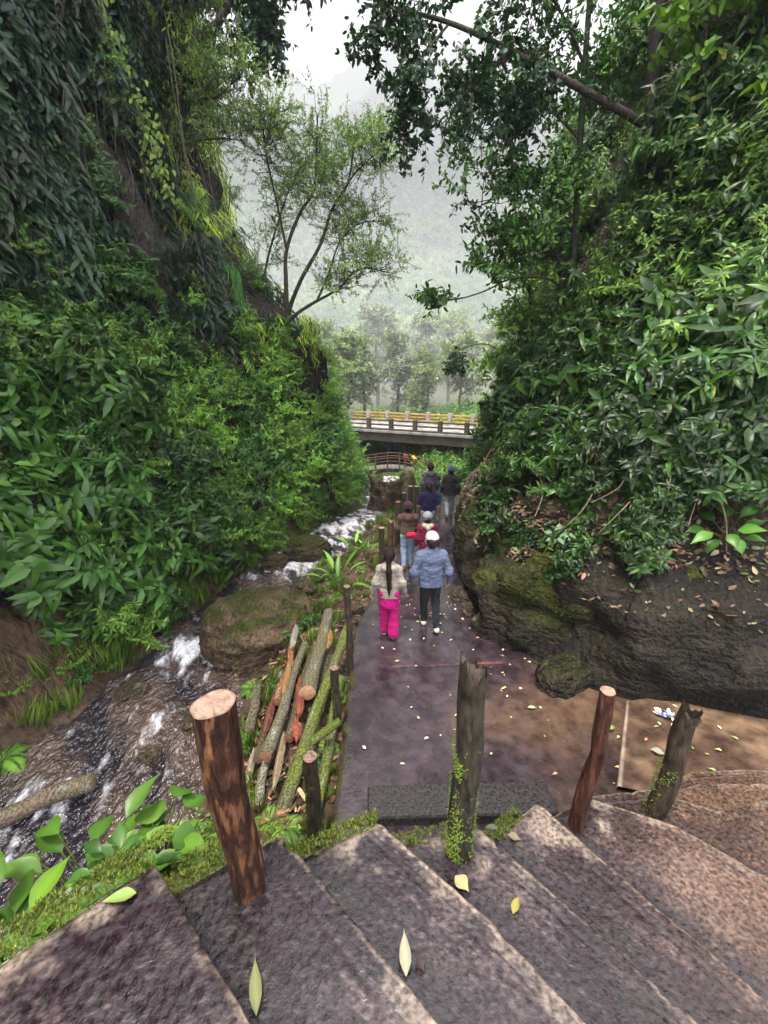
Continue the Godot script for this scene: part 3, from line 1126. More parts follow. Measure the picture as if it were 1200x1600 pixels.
func make_grass(seed_: int, n: int, L: float, r: float, ca: Color, cb: Color) -> Array:
	rng.seed = seed_
	var mb := MB.new()
	for k in n:
		var az := rf(0, TAU)
		var out := Vector3(cos(az), 0, sin(az))
		var p := out * r * sqrt(rng.randf()) * 0.4
		var l := L * rf(0.5, 1.1)
		mb.leaf(p, (Vector3.UP + out * rf(0.2, 0.9)).normalized(), (out * -1.0 + Vector3.UP * 0.3).normalized(), l, l * 0.035 + 0.004, rf(-0.6, -0.2), leaf_col(ca, cb))
	return [mb.mesh(M.leaf_dull), null]


func make_plants() -> void:
	F.whorl = []
	F.fine = []
	F.broad = []
	F.pinnate = []
	F.strap = []
	F.vinewall = []
	F.trail = []
	F.large = []
	F.lime = []
	F.fern = []
	F.grass = []
	F.tuft = []
	for k in 4:
		F.whorl.append(make_shrub(100 + k, 1.0, 0.75, 10, 0.18, 0.058, 0.35, 4, 5, DEEP, MID, "leaf"))
		F.pinnate.append(make_shrub(110 + k, 1.0, 0.75, 9, 0.13, 0.04, 0.25, 3, 8, MID, BRIGHT, "leaf"))
		F.strap.append(make_hanging(140 + k, 62, 0.55, 0.6, 0.36, 0.085, BLUE * 0.7, DEEP))
		F.vinewall.append(make_hanging(150 + k, 120, 0.6, 0.6, 0.16, 0.085, BLUE * 0.7, DEEP * 1.1))
		F.large.append(make_shrub(250 + k, 1.0, 0.8, 9, 0.28, 0.095, 0.4, 4, 4, DEEP, MID * 1.1, "leaf"))
		F.trail.append(make_trailer(160 + k, 1.3, 0.15 if k < 2 else 0.25, 0.07 if k < 2 else 0.12, DEEP, MID))
	for k in 3:
		F.fine.append(make_shrub(120 + k, 1.0, 0.7, 11, 0.085, 0.036, 0.15, 5, 6, MID, BRIGHT, "leaf_dull"))
		F.broad.append(make_shrub(130 + k, 1.0, 0.7, 9, 0.19, 0.085, 0.4, 3, 5, DEEP, MID * 1.1, "leaf"))
		F.lime.append(make_hanging(170 + k, 220, 0.5, 0.6, 0.3, 0.03, LIME * 0.7, LIME))
		F.fern.append(make_fern(180 + k, 9, 0.9, MID, BRIGHT))
		F.grass.append(make_grass(190 + k, 60, 0.45, 0.4, MID, LIME * 0.8))
		F.tuft.append(make_grass(195 + k, 16, 0.05, 0.05, Color(0.07, 0.1, 0.02), Color(0.17, 0.2, 0.03)))


func plant(kind: String, v: int, called: String, label: String, at: Vector3, size: float, turn := 0.0, group := "", tilt := Vector3.ZERO, category := "shrub") -> Node3D:
	var o := thing(called, label, category, at, turn, group)
	var a: Array = F[kind][v % F[kind].size()]
	if a[0] is Array:
		for m in a[0]:
			put(m, "leaf", o)
	else:
		put(a[0], "foliage", o).set_meta("kind", "stuff")
	if a[1]:
		put(a[1], "stem", o)
	o.scale = Vector3.ONE * size
	if tilt != Vector3.ZERO:
		o.basis = Basis(Quaternion(Vector3.UP, tilt.normalized())) * o.basis
	return o


func mass(called: String, label: String, category: String, kinds: Array, xf: Array, cs: Array) -> void:
	# undergrowth that reads as one mass; kinds are leafy meshes, xf and cs lists per kind
	var o := thing(called, label, category, Vector3.ZERO, 0, "", "stuff")
	for k in kinds.size():
		if xf[k].size():
			scatter(kinds[k][0], "foliage", xf[k], cs[k], o)


func slot_xf(p: Vector3, up: Vector3, out: Vector3, size: float, roll: float) -> Transform3D:
	var b := basis_to(up, roll).scaled(Vector3.ONE * size)
	return Transform3D(b, p)


func wall_xf(p: Vector3, out: Vector3, size: float, skew := 0.0) -> Transform3D:
	# hanging plants: y stays up, z away from the wall
	var zz := Vector3(out.x, 0, out.z).normalized()
	var xx := Vector3.UP.cross(zz)
	var b := Basis(xx, Vector3.UP, zz) * Basis(Vector3(0, 0, 1), skew)
	return Transform3D(b.scaled(Vector3.ONE * size), p)


func tint(a: float, b: float) -> Color:
	var k := rf(a, b)
	return Color(k * rf(0.92, 1.1), k, k * rf(0.85, 1.1))


func lists(n: int) -> Array:
	var r := []
	for k in n:
		r.append([])
	return r


func build_left_growth() -> void:
	rng.seed = 41
	# the overgrown slope above the stream
	var kinds: Array = F.whorl + F.pinnate + F.fine + F.broad + F.large
	var zones := [
		["undergrowth", "dense dark-leaved undergrowth covering the near slope left of the stream", 1.0, -9.5, 1.0],
		["undergrowth", "thick mixed green undergrowth on the middle of the left slope", -9.5, -13.2, 1.05],
		["undergrowth", "bright bushy undergrowth at the far foot of the left cliff", -13.2, -19.5, 0.9]]
	for zn in zones:
		var xf := lists(kinds.size())
		var cs := lists(kinds.size())
		var z: float = zn[2]
		while z > zn[3]:
			var t := 0.25
			while t < 3.3:
				var zz := z + rf(-0.3, 0.3)
				var tt := t + rf(-0.12, 0.12)
				var p := left_surface(zz, maxf(0.2, tt))
				var q := nz.get_noise_3d(p.x * 30.0, p.y * 30.0, p.z * 30.0)
				var k := 0
				if q < -0.12:
					k = rng.randi() % 4
				elif q < 0.06:
					k = 11 + rng.randi() % 3 if rng.randf() < 0.5 else rng.randi() % 4
				elif q < 0.22:
					k = 4 + rng.randi() % 4
				else:
					k = 8 + rng.randi() % 3
				if zz < -13.5 and rng.randf() < 0.6:
					k = 4 + rng.randi() % 7
				if zz > -9.8 and tt < 2.6 and rng.randf() < 0.42:
					k = 14 + rng.randi() % 4
				var up := (Vector3(0.75, 0.75, 0.15) + rdir() * 0.25).normalized()
				if zz > -5.9 and tt < 1.35:
					t += 0.26
					continue
				var gap := nz.get_noise_3d(p.x * 75.0, p.y * 75.0 + 300.0, p.z * 75.0)
				if (k < 11 or k > 13 or tt < 2.6) and gap > (-0.1 if zz > -13.5 else -0.35):
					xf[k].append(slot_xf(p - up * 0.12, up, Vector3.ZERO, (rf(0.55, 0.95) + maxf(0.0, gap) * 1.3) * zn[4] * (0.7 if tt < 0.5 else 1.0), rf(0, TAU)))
					cs[k].append(tint(0.45, 1.15) * lerpf(1.0, 2.1, clampf((-9.5 - zz) * 0.17, 0.0, 1.0)) * (0.75 if tt > 2.6 and zz > -12.0 else 1.0))  # tint brightens down the gorge: light from the valley put into the colour
				t += 0.26
			z -= 0.52
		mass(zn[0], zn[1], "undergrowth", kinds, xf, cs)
	# creepers hanging on the cliff
	var hk: Array = F.strap + F.vinewall + F.lime
	var xf2 := lists(hk.size())
	var cs2 := lists(hk.size())
	for n in 1500:
		var z := rf(1.0, -21.0)
		var t := rf(2.9, 5.05)
		var p := left_surface(z, t)
		var q := nz.get_noise_3d(p.x * 16.0, p.y * 12.0, p.z * 16.0)
		# the bare dark streaks of the cliff stay open
		if absf(nz.get_noise_2d(z * 26.0, 40.0)) < 0.08 and t > 3.1 and t < 4.6 and z < -9.0:
			continue
		if nz.get_noise_3d(p.x * 30.0, p.y * 16.0 + 77.0, p.z * 30.0) < -0.17 and t > 3.0 and t < 4.7:
			continue
		var k := rng.randi() % 8
		if z < -13.2 and rng.randf() < 0.5:
			k = rng.randi() % 4
		var lime := clampf((-z - 14.2) * 0.45, 0, 1) if z > -20 else 1.0
		if rng.randf() < lime * 0.75:
			k = 8 + rng.randi() % 3
		xf2[k].append(wall_xf(p + Vector3(0.08, 0, 0.03), Vector3(1, 0, rf(0.0, 0.7)), rf(0.7, 1.4), rf(-0.25, 0.25)))
		cs2[k].append(tint(0.4, 1.0) * (3.2 if k >= 8 else 1.0))  # lime leaves boosted, the glow of the open valley painted into them
	# tangled vines over the bare rock, and bushes rooted in its ledges
	var vm := MB.new()
	for n in 120:
		var z := rf(-3.0, -19.0)
		var t0 := rf(3.5, 5.0)
		var ln := PackedVector3Array()
		var zz := z
		for e in 7:
			zz += rf(-0.18, 0.18)
			ln.append(left_surface(zz, t0 - e * rf(0.1, 0.2)) + Vector3(rf(0.15, 0.5), 0, rf(0.0, 0.2)))
		vm.tube(smooth_line(ln, 14), taper(14, rf(0.008, 0.02), 0.006), 4, shade(Color(0.05, 0.04, 0.03), Color(0.17, 0.13, 0.09), rng.randf()), false)
	tag(put(vm.mesh(M.bark), "vine_tangle"), "tangle of thin bare vines over the dark left cliff", "vines", "", "stuff")
	var lk: Array = F.fine + F.pinnate + F.whorl + F.fern
	var xl := lists(lk.size())
	var cl := lists(lk.size())
	for n in 190:
		var z := rf(-2.0, -19.0)
		var t := rf(3.1, 4.9)
		var p := left_surface(z, t)
		if nz.get_noise_3d(p.x * 40.0, p.y * 40.0, p.z * 40.0) < 0.02:
			continue
		var v := rng.randi() % lk.size()
		xl[v].append(slot_xf(p, (Vector3(1.0, 0.45, 0.3) + rdir() * 0.3).normalized(), Vector3.ZERO, rf(0.45, 0.95), rf(0, TAU)))
		cl[v].append(tint(0.5, 1.1))
	mass("ledge_growth", "bushy growth and ferns rooted in ledges of the left cliff", "undergrowth", lk, xl, cl)
	mass("creeper_curtain", "dark leaf curtain of creepers hanging down the left cliff", "creeper", hk, xf2, cs2)
	# bushes along the cliff top
	var tk: Array = F.pinnate + F.fine + F.whorl
	var xf3 := lists(tk.size())
	var cs3 := lists(tk.size())
	for n in 330:
		var z := rf(0.0, -22.0)
		var p := left_surface(z, rf(4.85, 5.45))
		var k := rng.randi() % tk.size()
		xf3[k].append(slot_xf(p, (Vector3(0.6, 1, 0) + rdir() * 0.4).normalized(), Vector3.ZERO, rf(0.9, 1.9), rf(0, TAU)))
		cs3[k].append(tint(0.8, 1.25))
	mass("clifftop_growth", "leafy growth along the top edge of the left cliff", "undergrowth", tk, xf3, cs3)

	# shrubs that stand out from the mass
	var named := [
		["large", -6.9, 0.75, 1.2, "large-leaved dark shrub leaning over the stream opposite the mossy boulder"],
		["large", -7.6, 1.35, 1.1, "broad pale-green leafed shrub in the middle of the near slope"],
		["whorl", -8.6, 0.85, 1.15, "bushy drooping-leaf shrub right above the white chute of the stream"],
		["pinnate", -9.6, 0.55, 1.0, "bright fine-leaved shrub hanging over the shaded water behind the boulder"],
		["pinnate", -6.2, 0.35, 0.9, "light green low shrub at the water edge by the bare earth bank"],
		["fine", -10.7, 0.4, 0.95, "small-leaved yellowish shrub beside the far rapids"],
		["whorl", -11.6, 0.9, 1.1, "glossy dark shrub half-way along the far stream bank"],
		["fine", -13.0, 0.35, 0.8, "low lime-green bush where the stream widens into white water"],
		["pinnate", -15.0, 0.9, 1.3, "feathery shrub at the bend of the stream before the bridge"],
		["fine", -12.2, 2.0, 1.3, "rounded bright shrub just below the trunk of the leaning tree"],
		["pinnate", -10.6, 2.35, 1.3, "tall airy shrub high on the slope below the bare cliff streak"],
		["broad", -9.2, 2.7, 1.2, "leafy shrub at the head of the slope under the dark cliff"],
		["whorl", -6.6, 2.0, 1.2, "dense whorled shrub high on the near slope"],
		["large", -5.6, 1.1, 1.1, "large-leaved shrub spreading over the lowest near slope"]]
	var n := 0
	for a in named:
		var p := left_surface(a[1], a[2]) + Vector3(0.18, 0.05, 0)
		plant(a[0], n, "shrub", a[4], p, a[3], n * 1.3, "shrubs on the left slope", Vector3(0.6, 0.8, 0.15))
		n += 1
	for a in [[-13.6, 0.6, 0.8, "arching fern at the foot of the left slope near the far rapids"], [-7.2, 0.3, 0.7, "green fern at the shaded waterline left of the chute"], [-16.2, 0.7, 1.0, "large fern on the bank beside the last visible rapids"]]:
		plant("fern", n, "fern", a[3], left_surface(a[0], a[1]) + Vector3(0.1, 0.05, 0), a[2], n, "ferns by the stream", Vector3(0.5, 0.9, 0.1), "fern")
		n += 1
	# one red blossom in the leaves
	var mb := MB.new()
	rng.seed = 5
	for k in 9:
		mb.leaf(rdir() * 0.02, (rdir() + Vector3(0.5, 0.4, 0.4)).normalized(), rdir(), 0.12, 0.04, 0.2, Color(0.62, 0.05, 0.02))
	var fl := put(mb.mesh(M.leaf), "red_flower")
	fl.position = Vector3(-4.05, 0.95, -9.0)
	tag(fl, "small red blossom among the dark leaves above the chute", "flower")
	# hanging streamer of fine bright fern down the cliff
	var o := thing("hanging_fern", "long bright green hanging fern streaming down the bare dark cliff", "fern")
	mb = MB.new()
	for k in 700:
		var f := rng.randf()
		var p := left_surface(-15.2 + f * 0.9, 4.3 - f * 1.35) + Vector3(0.35 + rf(-0.12, 0.12), rf(-0.1, 0.1), rf(-0.2, 0.2) * (0.4 + f))
		mb.leaf(p, Vector3(rf(-0.35, 0.35), -1, rf(-0.3, 0.3)).normalized(), Vector3(0.6, 0.2, 0.8), rf(0.25, 0.45), 0.022, 0.15, leaf_col(Color(0.025, 0.1, 0.015), Color(0.06, 0.16, 0.025)))
	put(mb.mesh(M.leaf_dull), "frond", o)
	# bright creeper near the upper edge
	o = thing("climbing_vine", "bright yellow-green creeper with oval leaves trailing across the upper left cliff", "vine")
	mb = MB.new()
	var vs := MB.new()
	var vl := smooth_line(pv([-6.7, 13.4, -12.6, -6.6, 12.2, -12.8, -6.45, 11.2, -13.2, -6.2, 10.5, -13.6, -6.2, 9.6, -13.7, -6.0, 9.0, -14.0]), 40)
	vs.tube(vl, taper(40, 0.02, 0.008), 5, Color(0.08, 0.07, 0.03), false)
	for k in 420:
		var p := vl[rng.randi() % 40] + rdir() * rf(0.05, 0.5)
		mb.leaf(p, Vector3(rf(-0.6, 0.6), -0.7, rf(0.2, 0.7)).normalized(), Vector3(0.5, 0.5, 0.7).normalized(), rf(0.1, 0.22), rf(0.06, 0.11), 0.2, leaf_col(BRIGHT * 0.55, LIME * 0.8))
	put(mb.mesh(M.leaf), "foliage", o).set_meta("kind", "stuff")
	put(vs.mesh(M.bark), "stem", o)
	# bare roots hanging down the cliff
	rng.seed = 61
	for k in 9:
		var z := -14.6 - k * 0.13 + rf(-0.1, 0.1)
		var top := left_surface(z, rf(4.2, 4.7)) + Vector3(0.55, 0, 0)
		var low := left_surface(z, rf(2.5, 3.1)) + Vector3(0.5, 0, 0.1)
		low.x = lerpf(low.x, top.x, 0.7)
		var ln := PackedVector3Array()
		for e in 8:
			ln.append(top.lerp(low, e / 7.0) + Vector3(rf(-0.05, 0.05), 0, rf(-0.05, 0.05)))
		mb = MB.new()
		mb.tube(smooth_line(ln, 24), taper(24, 0.016, 0.011), 5, Color(0.2, 0.16, 0.11), false)
		tag(put(mb.mesh(M.bark), "hanging_root"), "pale bare root hanging down the dark cliff beside the green streamer", "root", "hanging roots on the left cliff")


func build_right_growth() -> void:
	rng.seed = 43
	var kinds: Array = F.trail + F.broad + F.vinewall + F.whorl + F.grass + F.fern + F.pinnate + F.fine + F.large
	var zones := [
		["undergrowth", "trailing leaves and creepers on the steep bank above the mossy rock", 0.4, 4.2],
		["undergrowth", "leafy scrub on the bank above the walkers", 4.2, 8.6],
		["undergrowth", "bright leafy scrub at the far corner of the right bank by the bridge", 8.6, 14.5]]
	for zi in 3:
		var zn: Array = zones[zi]
		var xf := lists(kinds.size())
		var cs := lists(kinds.size())
		for n in [640, 760, 620][zi]:
			var s := rf(zn[2], zn[3])
			var t := 2.75 + 4.6 * pow(rng.randf(), 0.85)
			if zi == 1 and rng.randf() < 0.12:
				t = rf(2.1, 2.7)
			if zi == 2:
				t = rf(2.2, 7.4)
			var p := right_surface(s, t)
			var a := right_pt(s + 0.1, t) - right_pt(s - 0.1, t)
			var b := right_pt(s, t + 0.1) - right_pt(s, t - 0.1)
			var out := b.cross(a).normalized()
			if out.y < 0:
				out = -out
			var q := nz.get_noise_3d(p.x * 34.0, p.y * 34.0, p.z * 34.0)
			# patches of bare litter low on the bank
			if q > (0.0 if t < 3.6 else 0.13) and zi < 2:
				continue
			var k := 0
			var r := rng.randf()
			if r < 0.5:
				k = rng.randi() % 4
			elif r < 0.6:
				k = 4 + rng.randi() % 3
			elif r < 0.76:
				k = 7 + rng.randi() % 4
			elif r < 0.94:
				k = 11 + rng.randi() % 4
			else:
				k = 15 + rng.randi() % 6
			if t > 4.2 and rng.randf() < 0.3:
				k = 21 + rng.randi() % 7
			if zi < 2 and t < 4.8 and rng.randf() < 0.1:
				k = 28 + rng.randi() % 4
			var size := rf(0.55, 1.1) * clampf(0.45 + (t - 2.5) * 0.4, 0.5, 1.15)
			if (k >= 4 and k < 7) or k >= 11:
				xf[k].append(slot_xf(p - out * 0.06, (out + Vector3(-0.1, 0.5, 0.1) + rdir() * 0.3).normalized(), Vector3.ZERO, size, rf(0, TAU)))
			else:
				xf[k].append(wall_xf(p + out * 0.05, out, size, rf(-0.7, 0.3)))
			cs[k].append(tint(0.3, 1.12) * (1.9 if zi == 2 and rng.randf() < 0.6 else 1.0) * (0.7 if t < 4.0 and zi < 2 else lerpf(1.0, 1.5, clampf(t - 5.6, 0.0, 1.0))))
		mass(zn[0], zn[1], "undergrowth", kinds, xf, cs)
	# leaf litter on the rock ledge and the lower bank
	var lit := lists(3)
	var lc := lists(3)
	var lm := []
	for v in 3:
		rng.seed = 300 + v
		var mb := MB.new()
		mb.leaf(Vector3(0, 0.01, 0), Vector3(1, 0.1, 0).normalized(), Vector3(0, 1, rf(-0.3, 0.3)), 1.0, rf(0.35, 0.55), rf(-0.25, 0.25), Color(1, 1, 1))
		lm.append(mb.mesh(M.leaf_dry))
	rng.seed = 47
	for n in 9000:
		var s := rf(0.6, 10.5)
		var t := 1.7 + 3.6 * rng.randf() * sqrt(rng.randf())
		if s < 5.0 and t < 2.5 and rng.randf() < 0.88:
			continue
		var p := right_surface(s, t)
		var up := (Vector3(-0.3, 1, 0.3) + rdir() * 0.5).normalized()
		var k := rng.randi() % 3
		lit[k].append(Transform3D(basis_to(up, rf(0, TAU)).scaled(Vector3.ONE * rf(0.05, 0.13)), p + up * 0.02))
		lc[k].append(litter_col())
	var o := thing("leaf_litter", "brown and reddish dead leaves lying on the lower right bank", "leaf litter", Vector3.ZERO, 0, "", "stuff")
	for v in 3:
		scatter(lm[v], "leaf", lit[v], lc[v], o)
	# litter on the strip between path and stream
	lit = lists(3)
	lc = lists(3)
	for n in 3400:
		var z := rf(-2.6, -15.5)
		var xl := tab(PATH_L, z)
		var sr := tab(STREAM_R, z)
		var x := lerpf(sr + 0.1, xl - 0.02, rng.randf())
		var y := floor_y(x, z)
		var up := (Vector3(-0.2, 1, 0) + rdir() * 0.4).normalized()
		var k := rng.randi() % 3
		lit[k].append(Transform3D(basis_to(up, rf(0, TAU)).scaled(Vector3.ONE * rf(0.04, 0.11)), Vector3(x, y + 0.03, z)))
		lc[k].append(litter_col())
	o = thing("leaf_litter", "brown dead leaves on the strip of soil between path and stream", "leaf litter", Vector3.ZERO, 0, "", "stuff")
	for v in 3:
		scatter(lm[v], "leaf", lit[v], lc[v], o)
	F.litter = lm
	# plants on the bank that stand out
	var named := [
		["broad2", 2.55, 3.0, 1.0, "plant with large flat pale-green leaves on the ledge above the mossy rock"],
		["broad2", 3.6, 3.1, 0.9, "plant with long drooping leaves half-way along the ledge"],
		["broad2", 1.75, 3.2, 1.15, "large wilting-leaf plant nearest the mossy rock's right end"],
		["broad2", 2.1, 4.05, 0.95, "round-leaved silvery plant high on the near bank"],
		["broad2", 3.3, 2.55, 0.5, "small pale plant rooted in the litter on top of the long mossy rock"],
		["broad2", 4.6, 2.5, 0.55, "small drooping plant on the left shoulder of the long mossy rock"],
		["broad2", 1.2, 2.6, 0.7, "wilted pale plant on the ledge above the dark wet rock end"],
		["whorl", 5.3, 3.3, 0.8, "small whorled shrub on the bank above the white-capped walker"],
		["trail", 3.0, 4.7, 1.2, "trailing creeper with pale leaf undersides on the dark bank"],
		["pinnate", 9.2, 3.4, 1.0, "bright bushy shrub at the end of the bank beside the bridge"],
		["broad", 9.8, 4.6, 1.2, "glossy yellow-green shrub leaning out over the path end"],
		["broad", 9.0, 5.6, 1.3, "large-leaved shrub overhanging the bridge"]]
	F.broad2 = [make_broad(210, 13, 0.4, 0.3, 0.15, OVAL, DEEP, MID * 1.2), make_broad(211, 11, 0.34, 0.36, 0.13, LANCE, DEEP, MID), make_broad(212, 12, 0.4, 0.32, 0.19, HEART, Color(0.05, 0.1, 0.05), Color(0.09, 0.15, 0.07))]
	var n := 0
	for a in named:
		var p := right_surface(a[1], a[2])
		plant(a[0], n, "shrub" if a[0] != "trail" else "creeper", a[4], p, a[3], n * 1.7, "plants on the right bank", Vector3(-0.45, 0.8, 0.35))
		n += 1
	# thin dead stems lying down the slope
	for k in 80:
		var s := rf(0.8, 8.0)
		var t := rf(3.2, 5.6)
		var a := right_surface(s, t) + Vector3(-0.2, 0.15, 0.2)
		var b := right_surface(s + rf(-0.9, 0.5), t - rf(0.3, 0.9)) + Vector3(-0.15, 0.25, 0.2)
		var m := a.lerp(b, 0.5) + Vector3(rf(-0.2, 0.1), rf(-0.15, 0.25), 0.15)
		var mb := MB.new()
		mb.tube(smooth_line(PackedVector3Array([a, m, b]), 12), taper(12, 0.012, 0.006), 5, shade(Color(0.12, 0.085, 0.055), Color(0.3, 0.22, 0.15), rng.randf()), false)
		tag(put(mb.mesh(M.bark), "dead_stem"), "thin dead brown stem lying across the leaves of the right bank", "stem", "dead stems on the right bank")


func litter_col() -> Color:
	var r := rng.randf()
	var c := Color(0.05, 0.028, 0.015)
	if r < 0.3:
		c = Color(0.085, 0.045, 0.025)
	elif r < 0.42:
		c = Color(0.15, 0.075, 0.05)
	elif r < 0.5:
		c = Color(0.2, 0.16, 0.085)
	elif r < 0.7:
		c = Color(0.07, 0.1, 0.035)
	return c * rf(0.6, 1.2)


# ------------------------------------------------------------------ posts, logs, stones
func post_line(a: Vector3, b: Vector3, wob: float, seed_: int, m := 14) -> PackedVector3Array:
	rng.seed = seed_
	var ph := rf(0, TAU)
	var pts := PackedVector3Array()
	for k in m:
		var t := k / (m - 1.0)
		pts.append(a.lerp(b, t) + Vector3(sin(t * 5.0 + ph), 0, cos(t * 4.0 + ph)) * wob * sin(t * PI))
	return pts


# a round post from base to top; crown: 0 sawn flat, 1 broken and jagged, 2 forked hollow
func post_mesh(pts: PackedVector3Array, r0: float, r1: float, crown: int, col: Color, seed_: float, sides := 28) -> MB:
	var mb := MB.new()
	var m := pts.size()
	mb.tube(pts, taper(m, r0, r1), sides, col, false, 0.05, seed_)
	# lumps along the grain
	for k in mb.v.size():
		var p := mb.v[k]
		var q := nz.get_noise_3d(p.x * 600.0, p.y * 110.0, p.z * 600.0)
		mb.v[k] += mb.n[k] * q * r0 * 0.16
		mb.n[k] = (mb.n[k] + Vector3(nz2.get_noise_3d(p.x * 700.0, p.y * 90.0, p.z * 700.0), 0, nz2.get_noise_3d(p.z * 700.0, p.y * 90.0, p.x * 700.0)) * 0.5).normalized()
	var top := (m - 1) * sides
	if crown > 0:
		for j in sides:
			var a := TAU * j / sides
			var up := 0.0
			if crown == 1:
				up = 0.02 * sin(a * 5.0 + seed_) + (0.075 if a > 2.4 and a < 4.2 else 0.0) + 0.012 * sin(a * 11.0)
			else:
				up = 0.07 * absf(sin(a + 0.7)) - 0.07 + 0.01 * sin(a * 9.0)
			mb.v[top + j].y += up
	return mb


func sawn(mb: MB, sides: int, m: int, inset := 0.0) -> MB:
	# the end grain on top, bark rim left standing a little proud
	var o := MB.new()
	var top := (m - 1) * sides
	var c := Vector3.ZERO
	for j in sides:
		c += mb.v[top + j]
	c /= sides
	var up := (c - mb.v[(m - 2) * sides]).normalized()
	up = (mb.v[top + sides / 4] - c).cross(mb.v[top] - c).normalized()
	if up.y < 0:
		up = -up
	c += up * (-inset)
	o.v.append(c)
	o.n.append(up)
	o.c.append(Color(0.25, 0.155, 0.115))
	var rings := 11
	for ring in rings:
		var f := (ring + 1.0) / rings
		var tone := Color(0.28, 0.185, 0.14) * (0.86 if ring % 2 else 1.05)
		if ring == rings - 1:
			tone = Color(0.16, 0.1, 0.07)
		for j in sides:
			var ff := f + (0.012 * sin(j * 0.9 + ring) if ring < rings - 1 else 0.0)
			o.v.append(c.lerp(mb.v[top + j] - up * inset, ff))
			o.n.append(up)
			# two drying cracks
			o.c.append(tone * (0.55 if (j == sides / 5 and ring > 2) or (j == sides * 2 / 3 and ring > 5) else 1.0))
	for j in sides:
		var j2 := (j + 1) % sides
		o.i.append_array(PackedInt32Array([0, 1 + j, 1 + j2]))
		for ring in rings - 1:
			var b := 1 + ring * sides
			o.i.append_array(PackedInt32Array([b + j, b + sides + j, b + j2, b + j2, b + sides + j, b + sides + j2]))
	return o


func moss_on(parent: Node, spots: Array, size: float, seed_: int) -> void:
	rng.seed = seed_
	var mb := MB.new()
	for s in spots:
		for e in 3:
			mb.leaf(s[0] + rdir() * size * 0.2, (s[1] + rdir() * 0.9).normalized(), s[1], size * rf(0.6, 1.3), size * 0.4, 0.3, (Color(0.05, 0.085, 0.012).lerp(Color(0.12, 0.16, 0.025), rng.randf()) if parent.name.begins_with("wooden") or parent.name.begins_with("log") else Color(0.022, 0.033, 0.006).lerp(Color(0.06, 0.07, 0.012), rng.randf())))
	put(mb.mesh(M.moss), "moss", parent).set_meta("kind", "stuff")


func darkened(mb: MB) -> MB:
	for k in mb.c.size():
		mb.c[k] = Color(0.05, 0.038, 0.028)
	return mb


